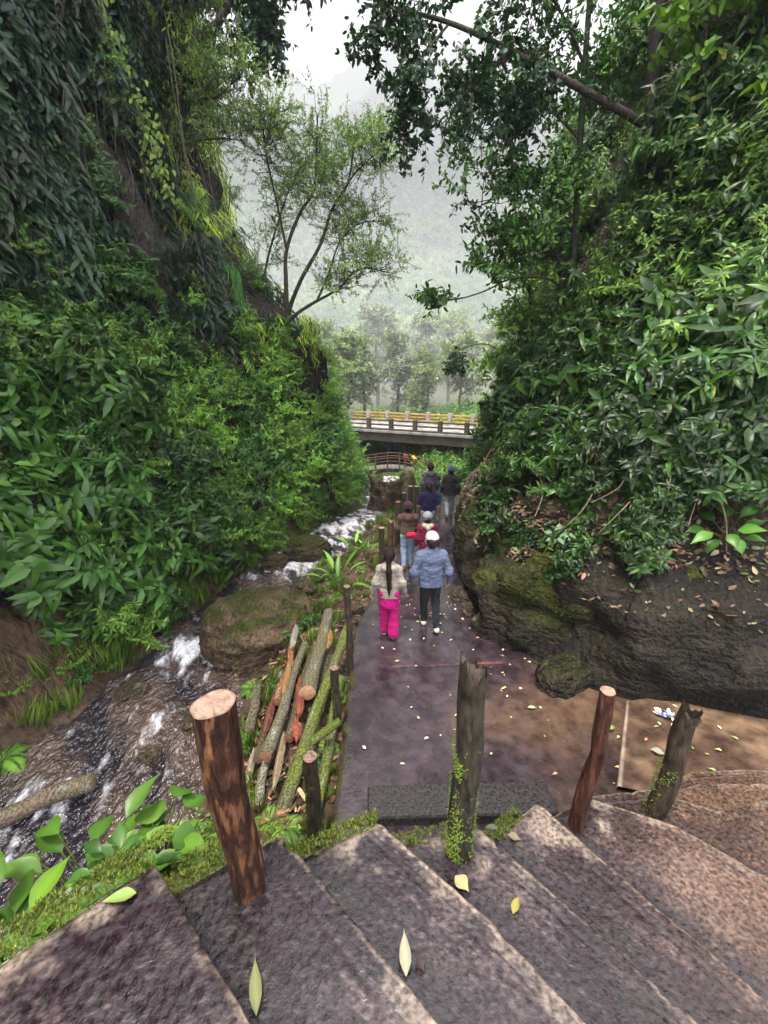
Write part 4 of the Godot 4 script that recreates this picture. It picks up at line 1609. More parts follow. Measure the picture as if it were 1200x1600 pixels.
func build_posts() -> void:
	# four big posts on the stairs
	var p := post_line(Vector3(-0.53, 2.06, -1.13), Vector3(-0.556, 2.99, -1.12), 0.012, 1)
	var mb := post_mesh(p, 0.062, 0.067, 0, Color.WHITE, 1.0, 40)
	var o := thing("wooden_post", "thick peeled brown post with a pale sawn top at the left end of the stairs", "post")
	put(mb.mesh(M.post), "trunk", o)
	put(sawn(mb, 40, 14).mesh(M.cut), "sawn_top", o)
	# post 2: weathered, broken top, moss up its side
	p = post_line(Vector3(0.385, 1.66, -1.54), Vector3(0.386, 2.79, -1.53), 0.012, 2)
	mb = post_mesh(p, 0.064, 0.062, 1, Color(0.05, 0.04, 0.028), 2.0, 40)
	o = thing("wooden_post", "mossy weathered post with a broken jagged top in the middle of the stairs", "post")
	put(mb.mesh(M.bark), "trunk", o)
	put(darkened(sawn(mb, 40, 14, 0.025)).mesh(M.soil), "broken_top", o)
	var spots := []
	rng.seed = 12
	for k in 2600:
		var t := pow(rng.randf(), 1.25) * 0.66
		var a := rf(2.0, 5.4) if rng.randf() < 0.8 else rf(0, TAU)
		var d := Vector3(sin(a) * -1.0, 0, cos(a))
		d = Vector3(-cos(a - 3.4), 0, sin(a - 3.4) * -1.0)
		if nz.get_noise_2d(a * 60.0, t * 500.0) < -0.12 - (0.3 if t < 0.3 else -0.1):
			continue
		spots.append([Vector3(0.386, 1.68 + t * 1.1, -1.535) + d * 0.062, (d + Vector3(0, 0.4, 0)).normalized()])
	moss_on(o, spots, 0.012, 3)
	# post 3: red-brown, crooked
	p = smooth_line(pv([1.21, 1.26, -1.95, 1.215, 1.45, -1.94, 1.235, 1.68, -1.94, 1.265, 1.9, -1.94, 1.25, 2.03, -1.94, 1.25, 2.18, -1.94, 1.245, 2.34, -1.94]), 18)
	mb = post_mesh(p, 0.05, 0.041, 0, Color.WHITE, 3.0, 32)
	o = thing("wooden_post", "slender crooked reddish post with a pale sawn top, right of the mossy post", "post")
	put(mb.mesh(M.post_red), "trunk", o)
	put(sawn(mb, 32, 18).mesh(M.cut), "sawn_top", o)
	# post 4: leaning, forked top
	p = post_line(Vector3(1.9, 1.04, -2.2), Vector3(1.99, 1.98, -2.21), 0.02, 4)
	mb = post_mesh(p, 0.066, 0.058, 2, Color(0.055, 0.042, 0.03), 4.0, 36)
	o = thing("wooden_post", "leaning dark post with a hollow forked top beside the brown paving slab", "post")
	put(mb.mesh(M.bark), "trunk", o)
	put(darkened(sawn(mb, 36, 14, 0.06)).mesh(M.soil), "hollow_top", o)
	spots = []
	for k in 260:
		var a := rf(1.5, 5.0)
		var d := Vector3(cos(a), 0, sin(a))
		spots.append([Vector3(1.9, 1.06, -2.2).lerp(Vector3(1.99, 1.98, -2.21), rf(0.0, 0.5)) + d * 0.064, d])
	moss_on(o, spots, 0.012, 4)
	# posts along the path
	var row := [
		[-0.64, -0.05, -2.82, -0.64, 0.9, -2.82, 0.062, "squat mossy post at the near corner of the path by the log pile", 0],
		[-0.57, -0.05, -4.11, -0.575, 0.8, -4.11, 0.05, "dark post wedged between the two mossy rails", 0],
		[-0.48, -0.05, -5.12, -0.5, 1.32, -5.12, 0.047, "tall thin dark post at the far end of the log pile", 0],
		[-0.05, -0.3, -8.48, -0.05, 0.95, -8.48, 0.062, "flat-topped grey post left of the woman in the brown jacket", 0],
		[0.13, -0.35, -9.11, 0.15, 0.87, -9.11, 0.07, "reddish broken post just behind the flat-topped grey post", 1],
		[0.37, -0.4, -10.84, 0.38, 0.84, -10.84, 0.075, "tall grey-brown post left of the navy shirt walker", 0],
		[0.6, -0.4, -12.2, 0.6, 0.72, -12.2, 0.06, "short thin post just before the cluster of three posts", 0],
		[0.86, -0.45, -13.26, 0.86, 0.66, -13.26, 0.085, "thickest post of the cluster of three by the hooded walker", 0],
		[1.06, -0.45, -13.35, 1.06, 0.63, -13.35, 0.07, "middle post of the cluster of three by the hooded walker", 0],
		[1.22, -0.45, -13.3, 1.22, 0.62, -13.3, 0.065, "post of the cluster of three nearest to the navy shirt walker", 0]]
	var n := 0
	for r in row:
		var a := Vector3(r[0], r[1], r[2])
		var b := Vector3(r[3], r[4], r[5])
		var rd: float = r[6]
		mb = post_mesh(post_line(a, b, 0.01, 20 + n), rd * 1.05, rd, r[8], Color(0.055, 0.044, 0.03) if n != 4 else Color(0.12, 0.065, 0.045), n, 18)
		o = thing("wooden_post", r[7], "post", Vector3.ZERO, 0, "posts along the path")
		put(mb.mesh(M.bark), "trunk", o)
		put(sawn(mb, 18, 14).mesh(M.bark if n != 7 and n != 8 and n != 3 else M.cut), "post_top", o)
		if n < 2:
			var sp := []
			for k in 260:
				var g := rf(0, TAU)
				var d := Vector3(cos(g), 0, sin(g))
				sp.append([a.lerp(b, rf(0.05, 0.75)) + d * rd, d])
			moss_on(o, sp, 0.011, 30 + n)
		n += 1


func log_thing(a: Vector3, b: Vector3, r: float, label: String, col: Color, mossy: float, near_cut: Color, seed_: int, bend := 0.02, group := "logs piled beside the path") -> void:
	var o := thing("log", label, "log", Vector3.ZERO, 0, group)
	var pts := post_line(a, b, bend, seed_, 16)
	var mb := MB.new()
	mb.tube(pts, taper(16, r * 0.88, r), 22, col, false, 0.06, seed_)
	for k in mb.v.size():
		var p := mb.v[k]
		mb.v[k] += mb.n[k] * nz2.get_noise_3d(p.x * 500.0, p.y * 500.0, p.z * 160.0) * r * 0.2
		var f := clampf(mb.n[k].y * 0.8 + 0.1 + nz.get_noise_3d(p.x * 200.0, p.y * 200.0, p.z * 120.0) * 1.5, 0, 1) * mossy
		mb.c[k] = col.lerp(Color(0.12, 0.15, 0.025), f)
		# pale lichen
		if nz2.get_noise_3d(p.x * 900.0, p.y * 900.0, p.z * 500.0) > 0.42:
			mb.c[k] = mb.c[k].lerp(Color(0.3, 0.3, 0.26), 0.7)
	put(mb.mesh(M.log), "bark", o)
	for e in 2:
		var c := MB.new()
		var k0 := 0 if e == 0 else 15 * 22
		var cen := pts[0 if e == 0 else 15]
		var d := (cen - pts[1 if e == 0 else 14]).normalized()
		c.v.append(cen + d * 0.006)
		c.n.append(d)
		c.c.append(near_cut)
		for j in 22:
			c.v.append(mb.v[k0 + j] + d * 0.002 * sin(j * 2.1))
			c.n.append((d + (mb.v[k0 + j] - cen) * 3.0).normalized())
			c.c.append(near_cut * rf(0.75, 1.1))
		for j in 22:
			if e == 0:
				c.i.append_array(PackedInt32Array([0, 1 + (j + 1) % 22, 1 + j]))
			else:
				c.i.append_array(PackedInt32Array([0, 1 + j, 1 + (j + 1) % 22]))
		put(c.mesh(M.cut), "cut_end", o)
	if mossy > 0.6:
		var sp := []
		rng.seed = seed_ + 500
		for k in 420:
			var t := rng.randf()
			var g := rf(0.3, 2.8)
			var ax := (b - a).normalized()
			var s := ax.cross(Vector3.UP).normalized()
			var d := s * cos(g) + s.cross(ax) * sin(g)
			if d.y < 0:
				d = -d
			sp.append([a.lerp(b, t) + d * r * 0.97, d])
		moss_on(o, sp, 0.01, seed_)


func slab_thing(a: Vector3, b: Vector3, w: float, h: float, label: String, col: Color, seed_: int) -> void:
	# a split piece: wedge section with torn ends
	rng.seed = seed_
	var mb := MB.new()
	var d := (b - a)
	var ax := d.normalized()
	var s := ax.cross(Vector3.UP).normalized()
	var u := s.cross(ax)
	if u.y < 0:
		u = -u
	var m := 9
	var ring := []
	for k in m:
		var t := k / (m - 1.0)
		var g := 1.0 - 0.55 * pow(absf(t - 0.5) * 2.0, 6.0)
		var c := a + d * t + u * rf(-0.006, 0.006)
		ring.append([c - s * w * g * rf(0.9, 1.1), c + u * h * g * rf(0.75, 1.1) - s * w * 0.2, c + u * h * g * 0.7 + s * w * 0.45, c + s * w * g * rf(0.9, 1.1), c - u * h * 0.5 * g])
	for k in m - 1:
		for j in 5:
			var j2 := (j + 1) % 5
			var cc := col * rf(0.75, 1.15)
			if j == 3 or j == 4:
				cc = Color(0.12, 0.07, 0.045)
			mb.tri(ring[k][j], ring[k][j2], ring[k + 1][j], cc)
			mb.tri(ring[k][j2], ring[k + 1][j2], ring[k + 1][j], cc)
	for e in [0, m - 1]:
		for sp in 5:
			var q: Vector3 = ring[e][sp]
			var q2: Vector3 = ring[e][(sp + 1) % 5]
			var tipd := ax * (-1.0 if e == 0 else 1.0)
			mb.tri(q, q2, (q + q2) * 0.5 + tipd * rf(0.02, 0.08), col * rf(0.9, 1.25))
			mb.tri(q2, q, a if e == 0 else b, col)
	tag(put(mb.mesh(M.split), "split_wood"), label, "firewood", "split wood in the log pile")


func build_logs() -> void:
	var grey_bark := Color(0.16, 0.13, 0.1)
	var dark := Color(0.1, 0.075, 0.055)
	var pale := Color(0.42, 0.24, 0.14)
	var orange := Color(0.26, 0.115, 0.065)
	log_thing(Vector3(-0.56, 0.3, -5.7), Vector3(-1.03, -0.12, -3.0), 0.074, "long straight moss-covered pole sloping along the edge of the log pile", Color(0.12, 0.11, 0.06), 0.9, Color(0.2, 0.17, 0.1), 1, 0.02, "mossy rails")
	log_thing(Vector3(-0.6, 0.02, -4.9), Vector3(-0.68, -0.06, -2.95), 0.062, "moss-covered pole lying right against the path edge", Color(0.1, 0.1, 0.045), 0.95, Color(0.2, 0.17, 0.1), 2, 0.02, "mossy rails")
	log_thing(Vector3(-0.5, 0.27, -3.86), Vector3(-0.8, 0.16, -3.68), 0.045, "short mossy crosspiece joining the two mossy poles", Color(0.12, 0.12, 0.05), 0.9, Color(0.2, 0.17, 0.1), 3, 0.0, "mossy rails")
	log_thing(Vector3(-0.98, 0.02, -6.6), Vector3(-0.97, 0.2, -4.4), 0.103, "thickest log of the pile with a pale orange sawn end", grey_bark, 0.35, pale, 4)
	log_thing(Vector3(-1.24, 0.0, -5.7), Vector3(-1.28, 0.1, -3.55), 0.068, "long grey lichen-spotted log with a red-brown near end", grey_bark, 0.2, Color(0.3, 0.15, 0.1), 5)
	log_thing(Vector3(-1.44, 0.0, -5.75), Vector3(-1.36, 0.05, -4.4), 0.055, "broken red-barked log on the stream side of the pile", Color(0.3, 0.12, 0.06), 0.1, orange, 6, 0.05)
	log_thing(Vector3(-1.31, -0.08, -3.75), Vector3(-1.28, -0.13, -3.15), 0.052, "short pale lichened log at the near foot of the pile", Color(0.24, 0.21, 0.17), 0.3, Color(0.3, 0.16, 0.09), 7)
	log_thing(Vector3(-1.1, -0.05, -5.7), Vector3(-1.12, -0.03, -3.9), 0.062, "dark log half hidden under the grey lichened log", dark, 0.3, Color(0.3, 0.14, 0.08), 8)
	log_thing(Vector3(-1.85, -0.32, -5.1), Vector3(-1.72, -0.3, -4.3), 0.07, "short grey log lying towards the stream beside the leaf litter", grey_bark, 0.3, Color(0.25, 0.17, 0.12), 9)
	log_thing(Vector3(-0.85, -0.05, -5.9), Vector3(-0.86, -0.03, -3.6), 0.07, "dark log at the bottom of the pile under the mossy pole", dark, 0.5, Color(0.2, 0.12, 0.08), 10)
	log_thing(Vector3(-1.5, -0.12, -5.2), Vector3(-1.42, -0.12, -3.7), 0.06, "dark wet log along the stream side of the pile", dark, 0.25, Color(0.22, 0.12, 0.08), 11)
	log_thing(Vector3(-0.75, 0.0, -5.4), Vector3(-0.8, 0.02, -4.3), 0.05, "thin log tucked beside the tall thin post", grey_bark, 0.4, pale, 12)
	slab_thing(Vector3(-1.17, 0.02, -3.9), Vector3(-1.13, -0.02, -3.3), 0.04, 0.05, "pale orange split slab standing out at the near side of the pile", Color(0.284, 0.209, 0.128), 1)
	slab_thing(Vector3(-1.12, 0.14, -4.7), Vector3(-1.03, 0.1, -4.15), 0.055, 0.05, "brick-red split slab beside the thick log's sawn end", Color(0.206, 0.063, 0.039), 2)
	slab_thing(Vector3(-1.05, 0.08, -4.05), Vector3(-1.0, 0.04, -3.85), 0.06, 0.05, "short bright red chunk in the middle of the pile", Color(0.245, 0.070, 0.043), 3)
	slab_thing(Vector3(-1.52, -0.16, -3.85), Vector3(-1.48, -0.18, -3.5), 0.035, 0.04, "small pale splinter lying apart at the stream side", Color(0.294, 0.251, 0.171), 4)
	slab_thing(Vector3(-0.86, 0.1, -5.9), Vector3(-0.85, 0.12, -5.45), 0.05, 0.05, "orange splintered piece at the far end of the pile", Color(0.294, 0.153, 0.060), 5)
	slab_thing(Vector3(-1.46, 0.06, -6.1), Vector3(-1.4, 0.1, -5.5), 0.05, 0.05, "pinkish torn branch end sticking up at the far end of the pile", Color(0.294, 0.251, 0.222), 6)
	slab_thing(Vector3(-1.36, 0.1, -5.15), Vector3(-1.3, 0.12, -4.5), 0.04, 0.04, "orange peeled piece lying along the grey lichened log", Color(0.284, 0.167, 0.068), 7)
	slab_thing(Vector3(-1.0, -0.06, -3.6), Vector3(-0.97, -0.1, -3.2), 0.05, 0.04, "reddish chip of wood at the near foot of the mossy pole", Color(0.220, 0.111, 0.068), 8)
	slab_thing(Vector3(-1.44, 0.0, -4.5), Vector3(-1.4, 0.02, -3.95), 0.045, 0.05, "dark red split piece on the stream side of the pile", Color(0.166, 0.063, 0.043), 9)
	# driftwood in the stream
	log_thing(Vector3(-4.5, -0.55, -3.15), Vector3(-3.4, -0.5, -3.75), 0.1, "waterlogged brown log lying in the stream by the lower left bank", Color(0.2, 0.15, 0.11), 0.2, Color(0.25, 0.18, 0.12), 13, 0.05, "driftwood")
	# chips and bark around the pile
	rng.seed = 88
	var xf := []
	var cs := []
	var mb := MB.new()
	mb.box(Vector3.ZERO, Vector3.RIGHT, Vector3.UP, Vector3.BACK, Vector3(1, 0.16, 0.3), 0.04, Color(1, 1, 1))
	for k in 240:
		var x := rf(-1.9, -0.75)
		var z := rf(-6.4, -2.7)
		xf.append(Transform3D((Basis(Vector3.UP, rf(0, TAU)) * Basis(Vector3(1, 0, 0), rf(-0.3, 0.3)) * Basis(Vector3(0, 0, 1), rf(-0.4, 0.4))).scaled(Vector3.ONE * rf(0.04, 0.14)), Vector3(x, floor_y(x, z) + rf(0.02, 0.06), z)))
		cs.append([Color(0.5, 0.22, 0.1), Color(0.36, 0.12, 0.06), Color(0.5, 0.34, 0.2), Color(0.14, 0.09, 0.06)][rng.randi() % 4] * rf(0.7, 1.1))
	scatter(mb.mesh(M.split), "wood_chips", xf, cs, self)
	tag(get_node("wood_chips"), "orange and brown wood chips scattered about the log pile", "wood chips", "", "stuff")


func rock_mb(size: Vector3, seed_: int, rough: float, base: Color, pale: Color, mossy: float) -> MB:
	var mb := MB.new()
	var w := 104
	var h := 64
	var pts := PackedVector3Array()
	var cols := PackedColorArray()
	for j in h:
		for k in w + 1:
			var th := PI * j / (h - 1.0)
			var ph := TAU * (k % w) / w
			var d := Vector3(sin(th) * cos(ph), cos(th), sin(th) * sin(ph))
			# squared off, then broken by noise and ledges
			var e := Vector3(signf(d.x) * pow(absf(d.x), 0.75), signf(d.y) * pow(absf(d.y), 0.75), signf(d.z) * pow(absf(d.z), 0.75))
			var q := d * 40.0 + Vector3(seed_ * 37.0, seed_ * 11.0, 0)
			var r := 1.0 + nz.get_noise_3dv(q * 2.0) * rough + nz.get_noise_3dv(q * 6.0) * rough * 0.35 + nz2.get_noise_3dv(q * 14.0) * rough * 0.18 + (absf(nz.get_noise_3dv(q * Vector3(2.5, 9.0, 2.5))) - 0.15) * rough * 0.5 + absf(nz2.get_noise_3dv(q * 30.0)) * rough * 0.1
			var p := e * r * size
			pts.append(p)
			var n3 := nz2.get_noise_3dv(q * 9.0)
			var cc := shade(base, pale, 0.4 + n3 + nz.get_noise_3dv(q * 3.0))
			var mo := clampf((d.y * 1.4 + 0.15 + nz.get_noise_3dv(q * 4.0) * 2.0 + n3 * 0.5) * mossy, 0, 1)
			cols.append(cc.lerp(Color(0.02, 0.027, 0.006).lerp(Color(0.062, 0.064, 0.012), clampf(0.5 + n3, 0, 1)), mo))
	mb.grid(pts, cols, w + 1, h)
	return mb


func boulder(label: String, at: Vector3, size: Vector3, turn: float, seed_: int, base: Color, pale: Color, mossy: float, tufts: int, rough := 0.35, mat := "rock", called := "boulder") -> Node3D:
	var o := thing(called, label, "boulder" if called == "boulder" else "stone", at, turn)
	var mb := rock_mb(size, seed_, rough, base, pale, mossy)
	put(mb.mesh(M[mat], true), "stone", o)
	if tufts:
		rng.seed = seed_ + 70
		var sp := []
		for k in tufts * 3:
			var q := rng.randi() % mb.v.size()
			var d := mb.v[q].normalized()
			if mb.c[q].g > mb.c[q].r * 1.02 and d.y > -0.35:
				sp.append([mb.v[q] + rdir() * 0.02, (d + Vector3(0, 0.4, 0)).normalized()])
		moss_on(o, sp, 0.03, seed_)
	return o


func build_rocks() -> void:
	var dk := Color(0.02, 0.017, 0.013)
	var br := Color(0.1, 0.07, 0.046)
	boulder("large domed boulder with yellow-green moss beside the white chute of the stream", Vector3(-2.25, -0.52, -6.85), Vector3(0.98, 0.75, 0.85), 0.5, 3, Color(0.085, 0.052, 0.034), Color(0.2, 0.135, 0.095), 0.6, 700, 0.22)
	boulder("small dark boulder with a mossy top in the far rapids", Vector3(-2.2, -0.75, -11.2), Vector3(0.62, 0.42, 0.4), 0.2, 5, dk, br, 0.8, 200)
	boulder("low brown rock at the left edge of the far rapids", Vector3(-3.0, -0.85, -10.6), Vector3(0.35, 0.22, 0.3), 1.2, 6, Color(0.08, 0.045, 0.03), br, 0.3, 0)
	boulder("long mossy mass of dark rock curving from the path bend to the brown slab", Vector3(3.8, 0.2, -5.72), Vector3(2.15, 1.35, 0.95), -0.42, 7, Color(0.012, 0.01, 0.008), Color(0.045, 0.036, 0.022), 0.8, 3200, 0.36)
	boulder("dark wet end of the rock mass nearest the right edge of the slab", Vector3(5.45, 0.1, -5.15), Vector3(1.4, 1.4, 0.75), -0.1, 8, Color(0.009, 0.0085, 0.007), Color(0.03, 0.024, 0.017), 0.3, 500, 0.34, "rock_wet")
	boulder("low wedge of dark stone lying at the foot of the bend rock", Vector3(2.62, 0.05, -4.98), Vector3(0.6, 0.22, 0.3), 0.55, 11, Color(0.013, 0.011, 0.009), Color(0.04, 0.03, 0.022), 0.25, 60, 0.16, "rock_wet")
	boulder("upright mossy rock face beside the walkers", Vector3(2.2, 0.35, -8.5), Vector3(0.5, 1.05, 0.7), 0.2, 12, dk, Color(0.06, 0.045, 0.025), 0.95, 1300, 0.3)
	boulder("second upright mossy rock behind the blue-jacketed walker", Vector3(2.35, 0.25, -10.0), Vector3(0.45, 1.0, 0.75), 0.1, 13, dk, Color(0.06, 0.045, 0.025), 0.9, 900, 0.3)
	boulder("slanting slab of mossy stone on the low bank", Vector3(2.25, 0.55, -6.9), Vector3(0.4, 0.7, 0.35), 0.9, 14, dk, br, 0.7, 400, 0.4)
	var small := [[1.62, 0.0, -6.7, 0.17, "fist-like stone at the wet edge of the path below the bank"], [1.78, 0.02, -6.35, 0.22, "mossy stone at the wet path edge before the bend rock"], [1.55, -0.1, -7.4, 0.2, "stone half buried in dead leaves under the upright mossy rock"],
		[-0.45, -0.02, -6.45, 0.06, "dark pebble on the left lip of the path"], [-0.5, -0.05, -6.9, 0.1, "grey stone on the left lip of the path"], [-1.8, -0.6, -8.6, 0.22, "brown stone at the stream edge behind the big boulder"], [-1.5, -0.6, -9.4, 0.18, "pale stone at the stream edge beside the strap-leaved plant"], [-3.9, -0.7, -5.4, 0.2, "wet stone in the near stream against the left bank"], [-2.7, -0.66, -4.8, 0.16, "brown stone breaking the near stream surface"], [-3.0, -0.66, -4.2, 0.12, "small brown stone in the middle of the near stream"]]
	var n := 0
	for s in small:
		boulder(s[4], Vector3(s[0], s[1], s[2]), Vector3(1.2, 0.75, 1.0) * s[3], n, 30 + n, Color(0.06, 0.045, 0.035), Color(0.17, 0.12, 0.09), 0.3, 0, 0.35, "rock", "rock")
		n += 1
	# earthy rock and mossy slab under the footbridge
	boulder("bare brown rock below the left end of the arched footbridge", Vector3(0.25, -1.05, -17.5), Vector3(0.75, 0.85, 0.8), 0.7, 50, Color(0.1, 0.062, 0.042), Color(0.2, 0.135, 0.095), 0.25, 100, 0.6)
	boulder("pale mossy slab slanting beside the bare brown rock", Vector3(0.95, -0.75, -17.0), Vector3(0.3, 1.1, 0.6), 0.3, 51, Color(0.22, 0.2, 0.1), Color(0.3, 0.27, 0.14), 0.5, 200, 0.2)
	# moss along the inner rim of the stairs
	rng.seed = 91
	var xf := lists(3)
	var cs := lists(3)
	var rim := PackedVector3Array()
	for k in range(1, NOSE.size() - 2):
		rim.append(nose_pt(k, 0.0))
	var ln := smooth_line(rim, 200)
	for k in 3600:
		var j := int(rf(0, 150))
		var p := ln[j]
		# thick at the left corner, by the third step and by the mossy post
		var dens := 0.2 + 0.9 * exp(-pow((p.x + 1.0) / 0.45, 2.0)) + 1.0 * exp(-pow((p.x + 0.1) / 0.22, 2.0)) + 0.7 * exp(-pow((p.x - 0.62) / 0.2, 2.0))
		if rng.randf() > dens:
			continue
		var spread := rf(-0.03, 0.16 if p.x < -0.5 else 0.07)
		p += Vector3(-0.45, 0, -0.85) * spread
		p.y = nose_step(p.x) - absf(spread) * 0.35 + rf(-0.02, 0.01)
		var v := rng.randi() % 3
		xf[v].append(Transform3D(basis_to((Vector3(-0.2, 1, -0.3) + rdir() * 0.5).normalized(), rf(0, TAU)).scaled(Vector3(1, 0.7, 1) * rf(0.18, 0.5)), p))
		cs[v].append(tint(0.6, 1.2))
	for k in 3400:
		var x := rf(-2.0, -0.5)
		var z := rf(-2.4, -0.9)
		var y := floor_y(x, z)
		if y < 0.9 or nz.get_noise_2d(x * 160.0, z * 160.0) < 0.02:
			continue
		var v := rng.randi() % 3
		xf[v].append(Transform3D(basis_to((Vector3(-0.2, 1, -0.3) + rdir() * 0.4).normalized(), rf(0, TAU)).scaled(Vector3(1, 0.7, 1) * rf(0.2, 0.55)), Vector3(x, y, z)))
		cs[v].append(tint(0.7, 1.2))
	var o := thing("moss", "bright green moss along the inner rim of the stairs", "moss", Vector3.ZERO, 0, "", "stuff")
	for v in 3:
		scatter(F.tuft[v][0], "tuft", xf[v], cs[v], o)


func nose_step(x: float) -> float:
	# height of the tread whose inner end lies at x
	for k in range(NOSE.size() - 1, 0, -1):
		if x >= NOSE[k - 1][1]:
			return NOSE[k][0]
	return 2.5


func build_small_plants() -> void:
	F.corner = [make_broad(220, 15, 0.34, 0.17, 0.15, HEART, MID * 0.9, BRIGHT * 0.6, Vector3(0.1, 0, 0.1)), make_broad(221, 24, 0.42, 0.27, 0.1, LANCE, MID * 0.8, BRIGHT * 0.6, Vector3(0.1, 0, 0.2), 0.8), make_broad(222, 18, 0.34, 0.19, 0.09, OVAL, DEEP, MID)]
	F.strapup = [make_broad(230, 9, 0.55, 0.6, 0.11, LANCE, MID, BRIGHT, Vector3.ZERO, 1.7), make_broad(231, 8, 0.4, 0.5, 0.09, LANCE, MID, BRIGHT, Vector3.ZERO, 1.7)]
	var rows := [
		["corner", 0, -1.22, -1.62, 1.0, "round-leaved begonia-like plant on the mossy corner beside the thick peeled post"],
		["corner", 1, -1.45, -1.45, 1.0, "tall pointed-leaf plant left of the round-leaved plant"],
		["corner", 1, -1.55, -1.05, 1.0, "pointed-leaf plant at the extreme lower left corner of the stairs"],
		["corner", 2, -1.5, -1.75, 0.9, "small oval-leaved plant hanging over the stream side of the mossy corner"],
		["corner", 2, -1.85, -1.4, 0.9, "oval-leaved plant behind the pointed-leaf plant at the lower left"],
		["corner", 0, -1.2, -2.0, 0.6, "little round-leaved seedling on the mossy slope below the peeled post"],
		["pinnate", 1, -1.2, -1.85, 0.3, "fine-leaved seedling bush among the round leaves by the peeled post"],
		["fine", 1, -1.62, -1.3, 0.32, "small bright bush between the two pointed-leaf plants"],
		["fern", 1, -1.35, -1.28, 0.3, "little fern on the moss beside the topmost visible step"],
		["corner", 2, -1.25, -1.4, 0.7, "oval-leaved plant growing out of the moss next to the topmost step"],
		["broad", 1, -1.75, -1.75, 0.4, "low leafy bush hanging over the near stream"],
		["strapup", 0, -0.98, -8.05, 1.1, "tall upright strap-leaved plant on the strip beside the path"],
		["strapup", 1, -0.78, -10.4, 1.15, "smaller strap-leaved plant further along the strip"],
		["strapup", 1, -0.45, -10.1, 0.8, "low strap-leaved plant nearest the flat-topped grey post"],
		["corner", 2, -1.55, -6.2, 0.7, "dark rosette plant between the big boulder and the log pile"],
		["fern", 0, -2.0, -5.4, 0.4, "small fern at the stream edge beside the log pile"],
		["grass", 0, -1.6, -4.9, 0.7, "tuft of dry grass on the stream side of the logs"],
		["grass", 1, -1.75, -4.2, 0.8, "tuft of long grass leaning over the near stream"],
		["grass", 2, -1.45, -3.3, 0.6, "grass tuft at the near foot of the log pile"],
		["fine", 0, -1.1, -8.9, 0.3, "tiny bright bush on the strip behind the tall strap-leaved plant"],
		["corner", 2, -0.7, -7.6, 0.5, "flat pale-leaved weed on the path edge beside the girl"],
		["corner", 0, -0.55, -9.2, 0.5, "round-leaved weed at the foot of the flat-topped grey post"],
		["grass", 0, -0.9, -12.0, 0.9, "grass tuft at the right edge of the far rapids"],
		["grass", 1, -2.9, -14.2, 0.9, "bright grass at the left edge of the far rapids"]]
	var n := 0
	for r in rows:
		var y := floor_y(r[2], r[3])
		plant(r[0], r[1], "plant" if r[0] != "grass" else "grass_tuft", r[5], Vector3(r[2], y - 0.01, r[3]), r[4], n * 0.9, "small plants by the path", Vector3.ZERO, "plant" if r[0] != "grass" else "grass")
		n += 1


func build_weeds() -> void:
	rng.seed = 321
	var kinds: Array = F.grass + F.fine + F.fern + F.broad
	var xf := lists(kinds.size())
	var cs := lists(kinds.size())
	for n in 620:
		var z := rf(-2.6, -17.0)
		var xl := tab(PATH_L, z)
		var sr := tab(STREAM_R, z)
		var x := lerpf(sr - 0.05, xl - 0.06, rng.randf())
		if n % 3 == 0:
			x = tab(STREAM_L, z) - rf(0.0, 0.9)
		elif nz.get_noise_2d(x * 90.0 + 300.0, z * 90.0) < 0.03:
			continue
		var k := rng.randi() % 3
		if rng.randf() < 0.3:
			k = 3 + rng.randi() % (kinds.size() - 3)
		var size := rf(0.25, 0.7) if k < 3 else rf(0.12, 0.32)
		xf[k].append(slot_xf(Vector3(x, floor_y(x, z), z), (Vector3.UP + rdir() * 0.3).normalized(), Vector3.ZERO, size * (1.6 if n % 3 == 0 else 1.0), rf(0, TAU)))
		cs[k].append(tint(0.7, 1.3))
	mass("weeds", "small weeds and grass along both edges of the stream", "weeds", kinds, xf, cs)


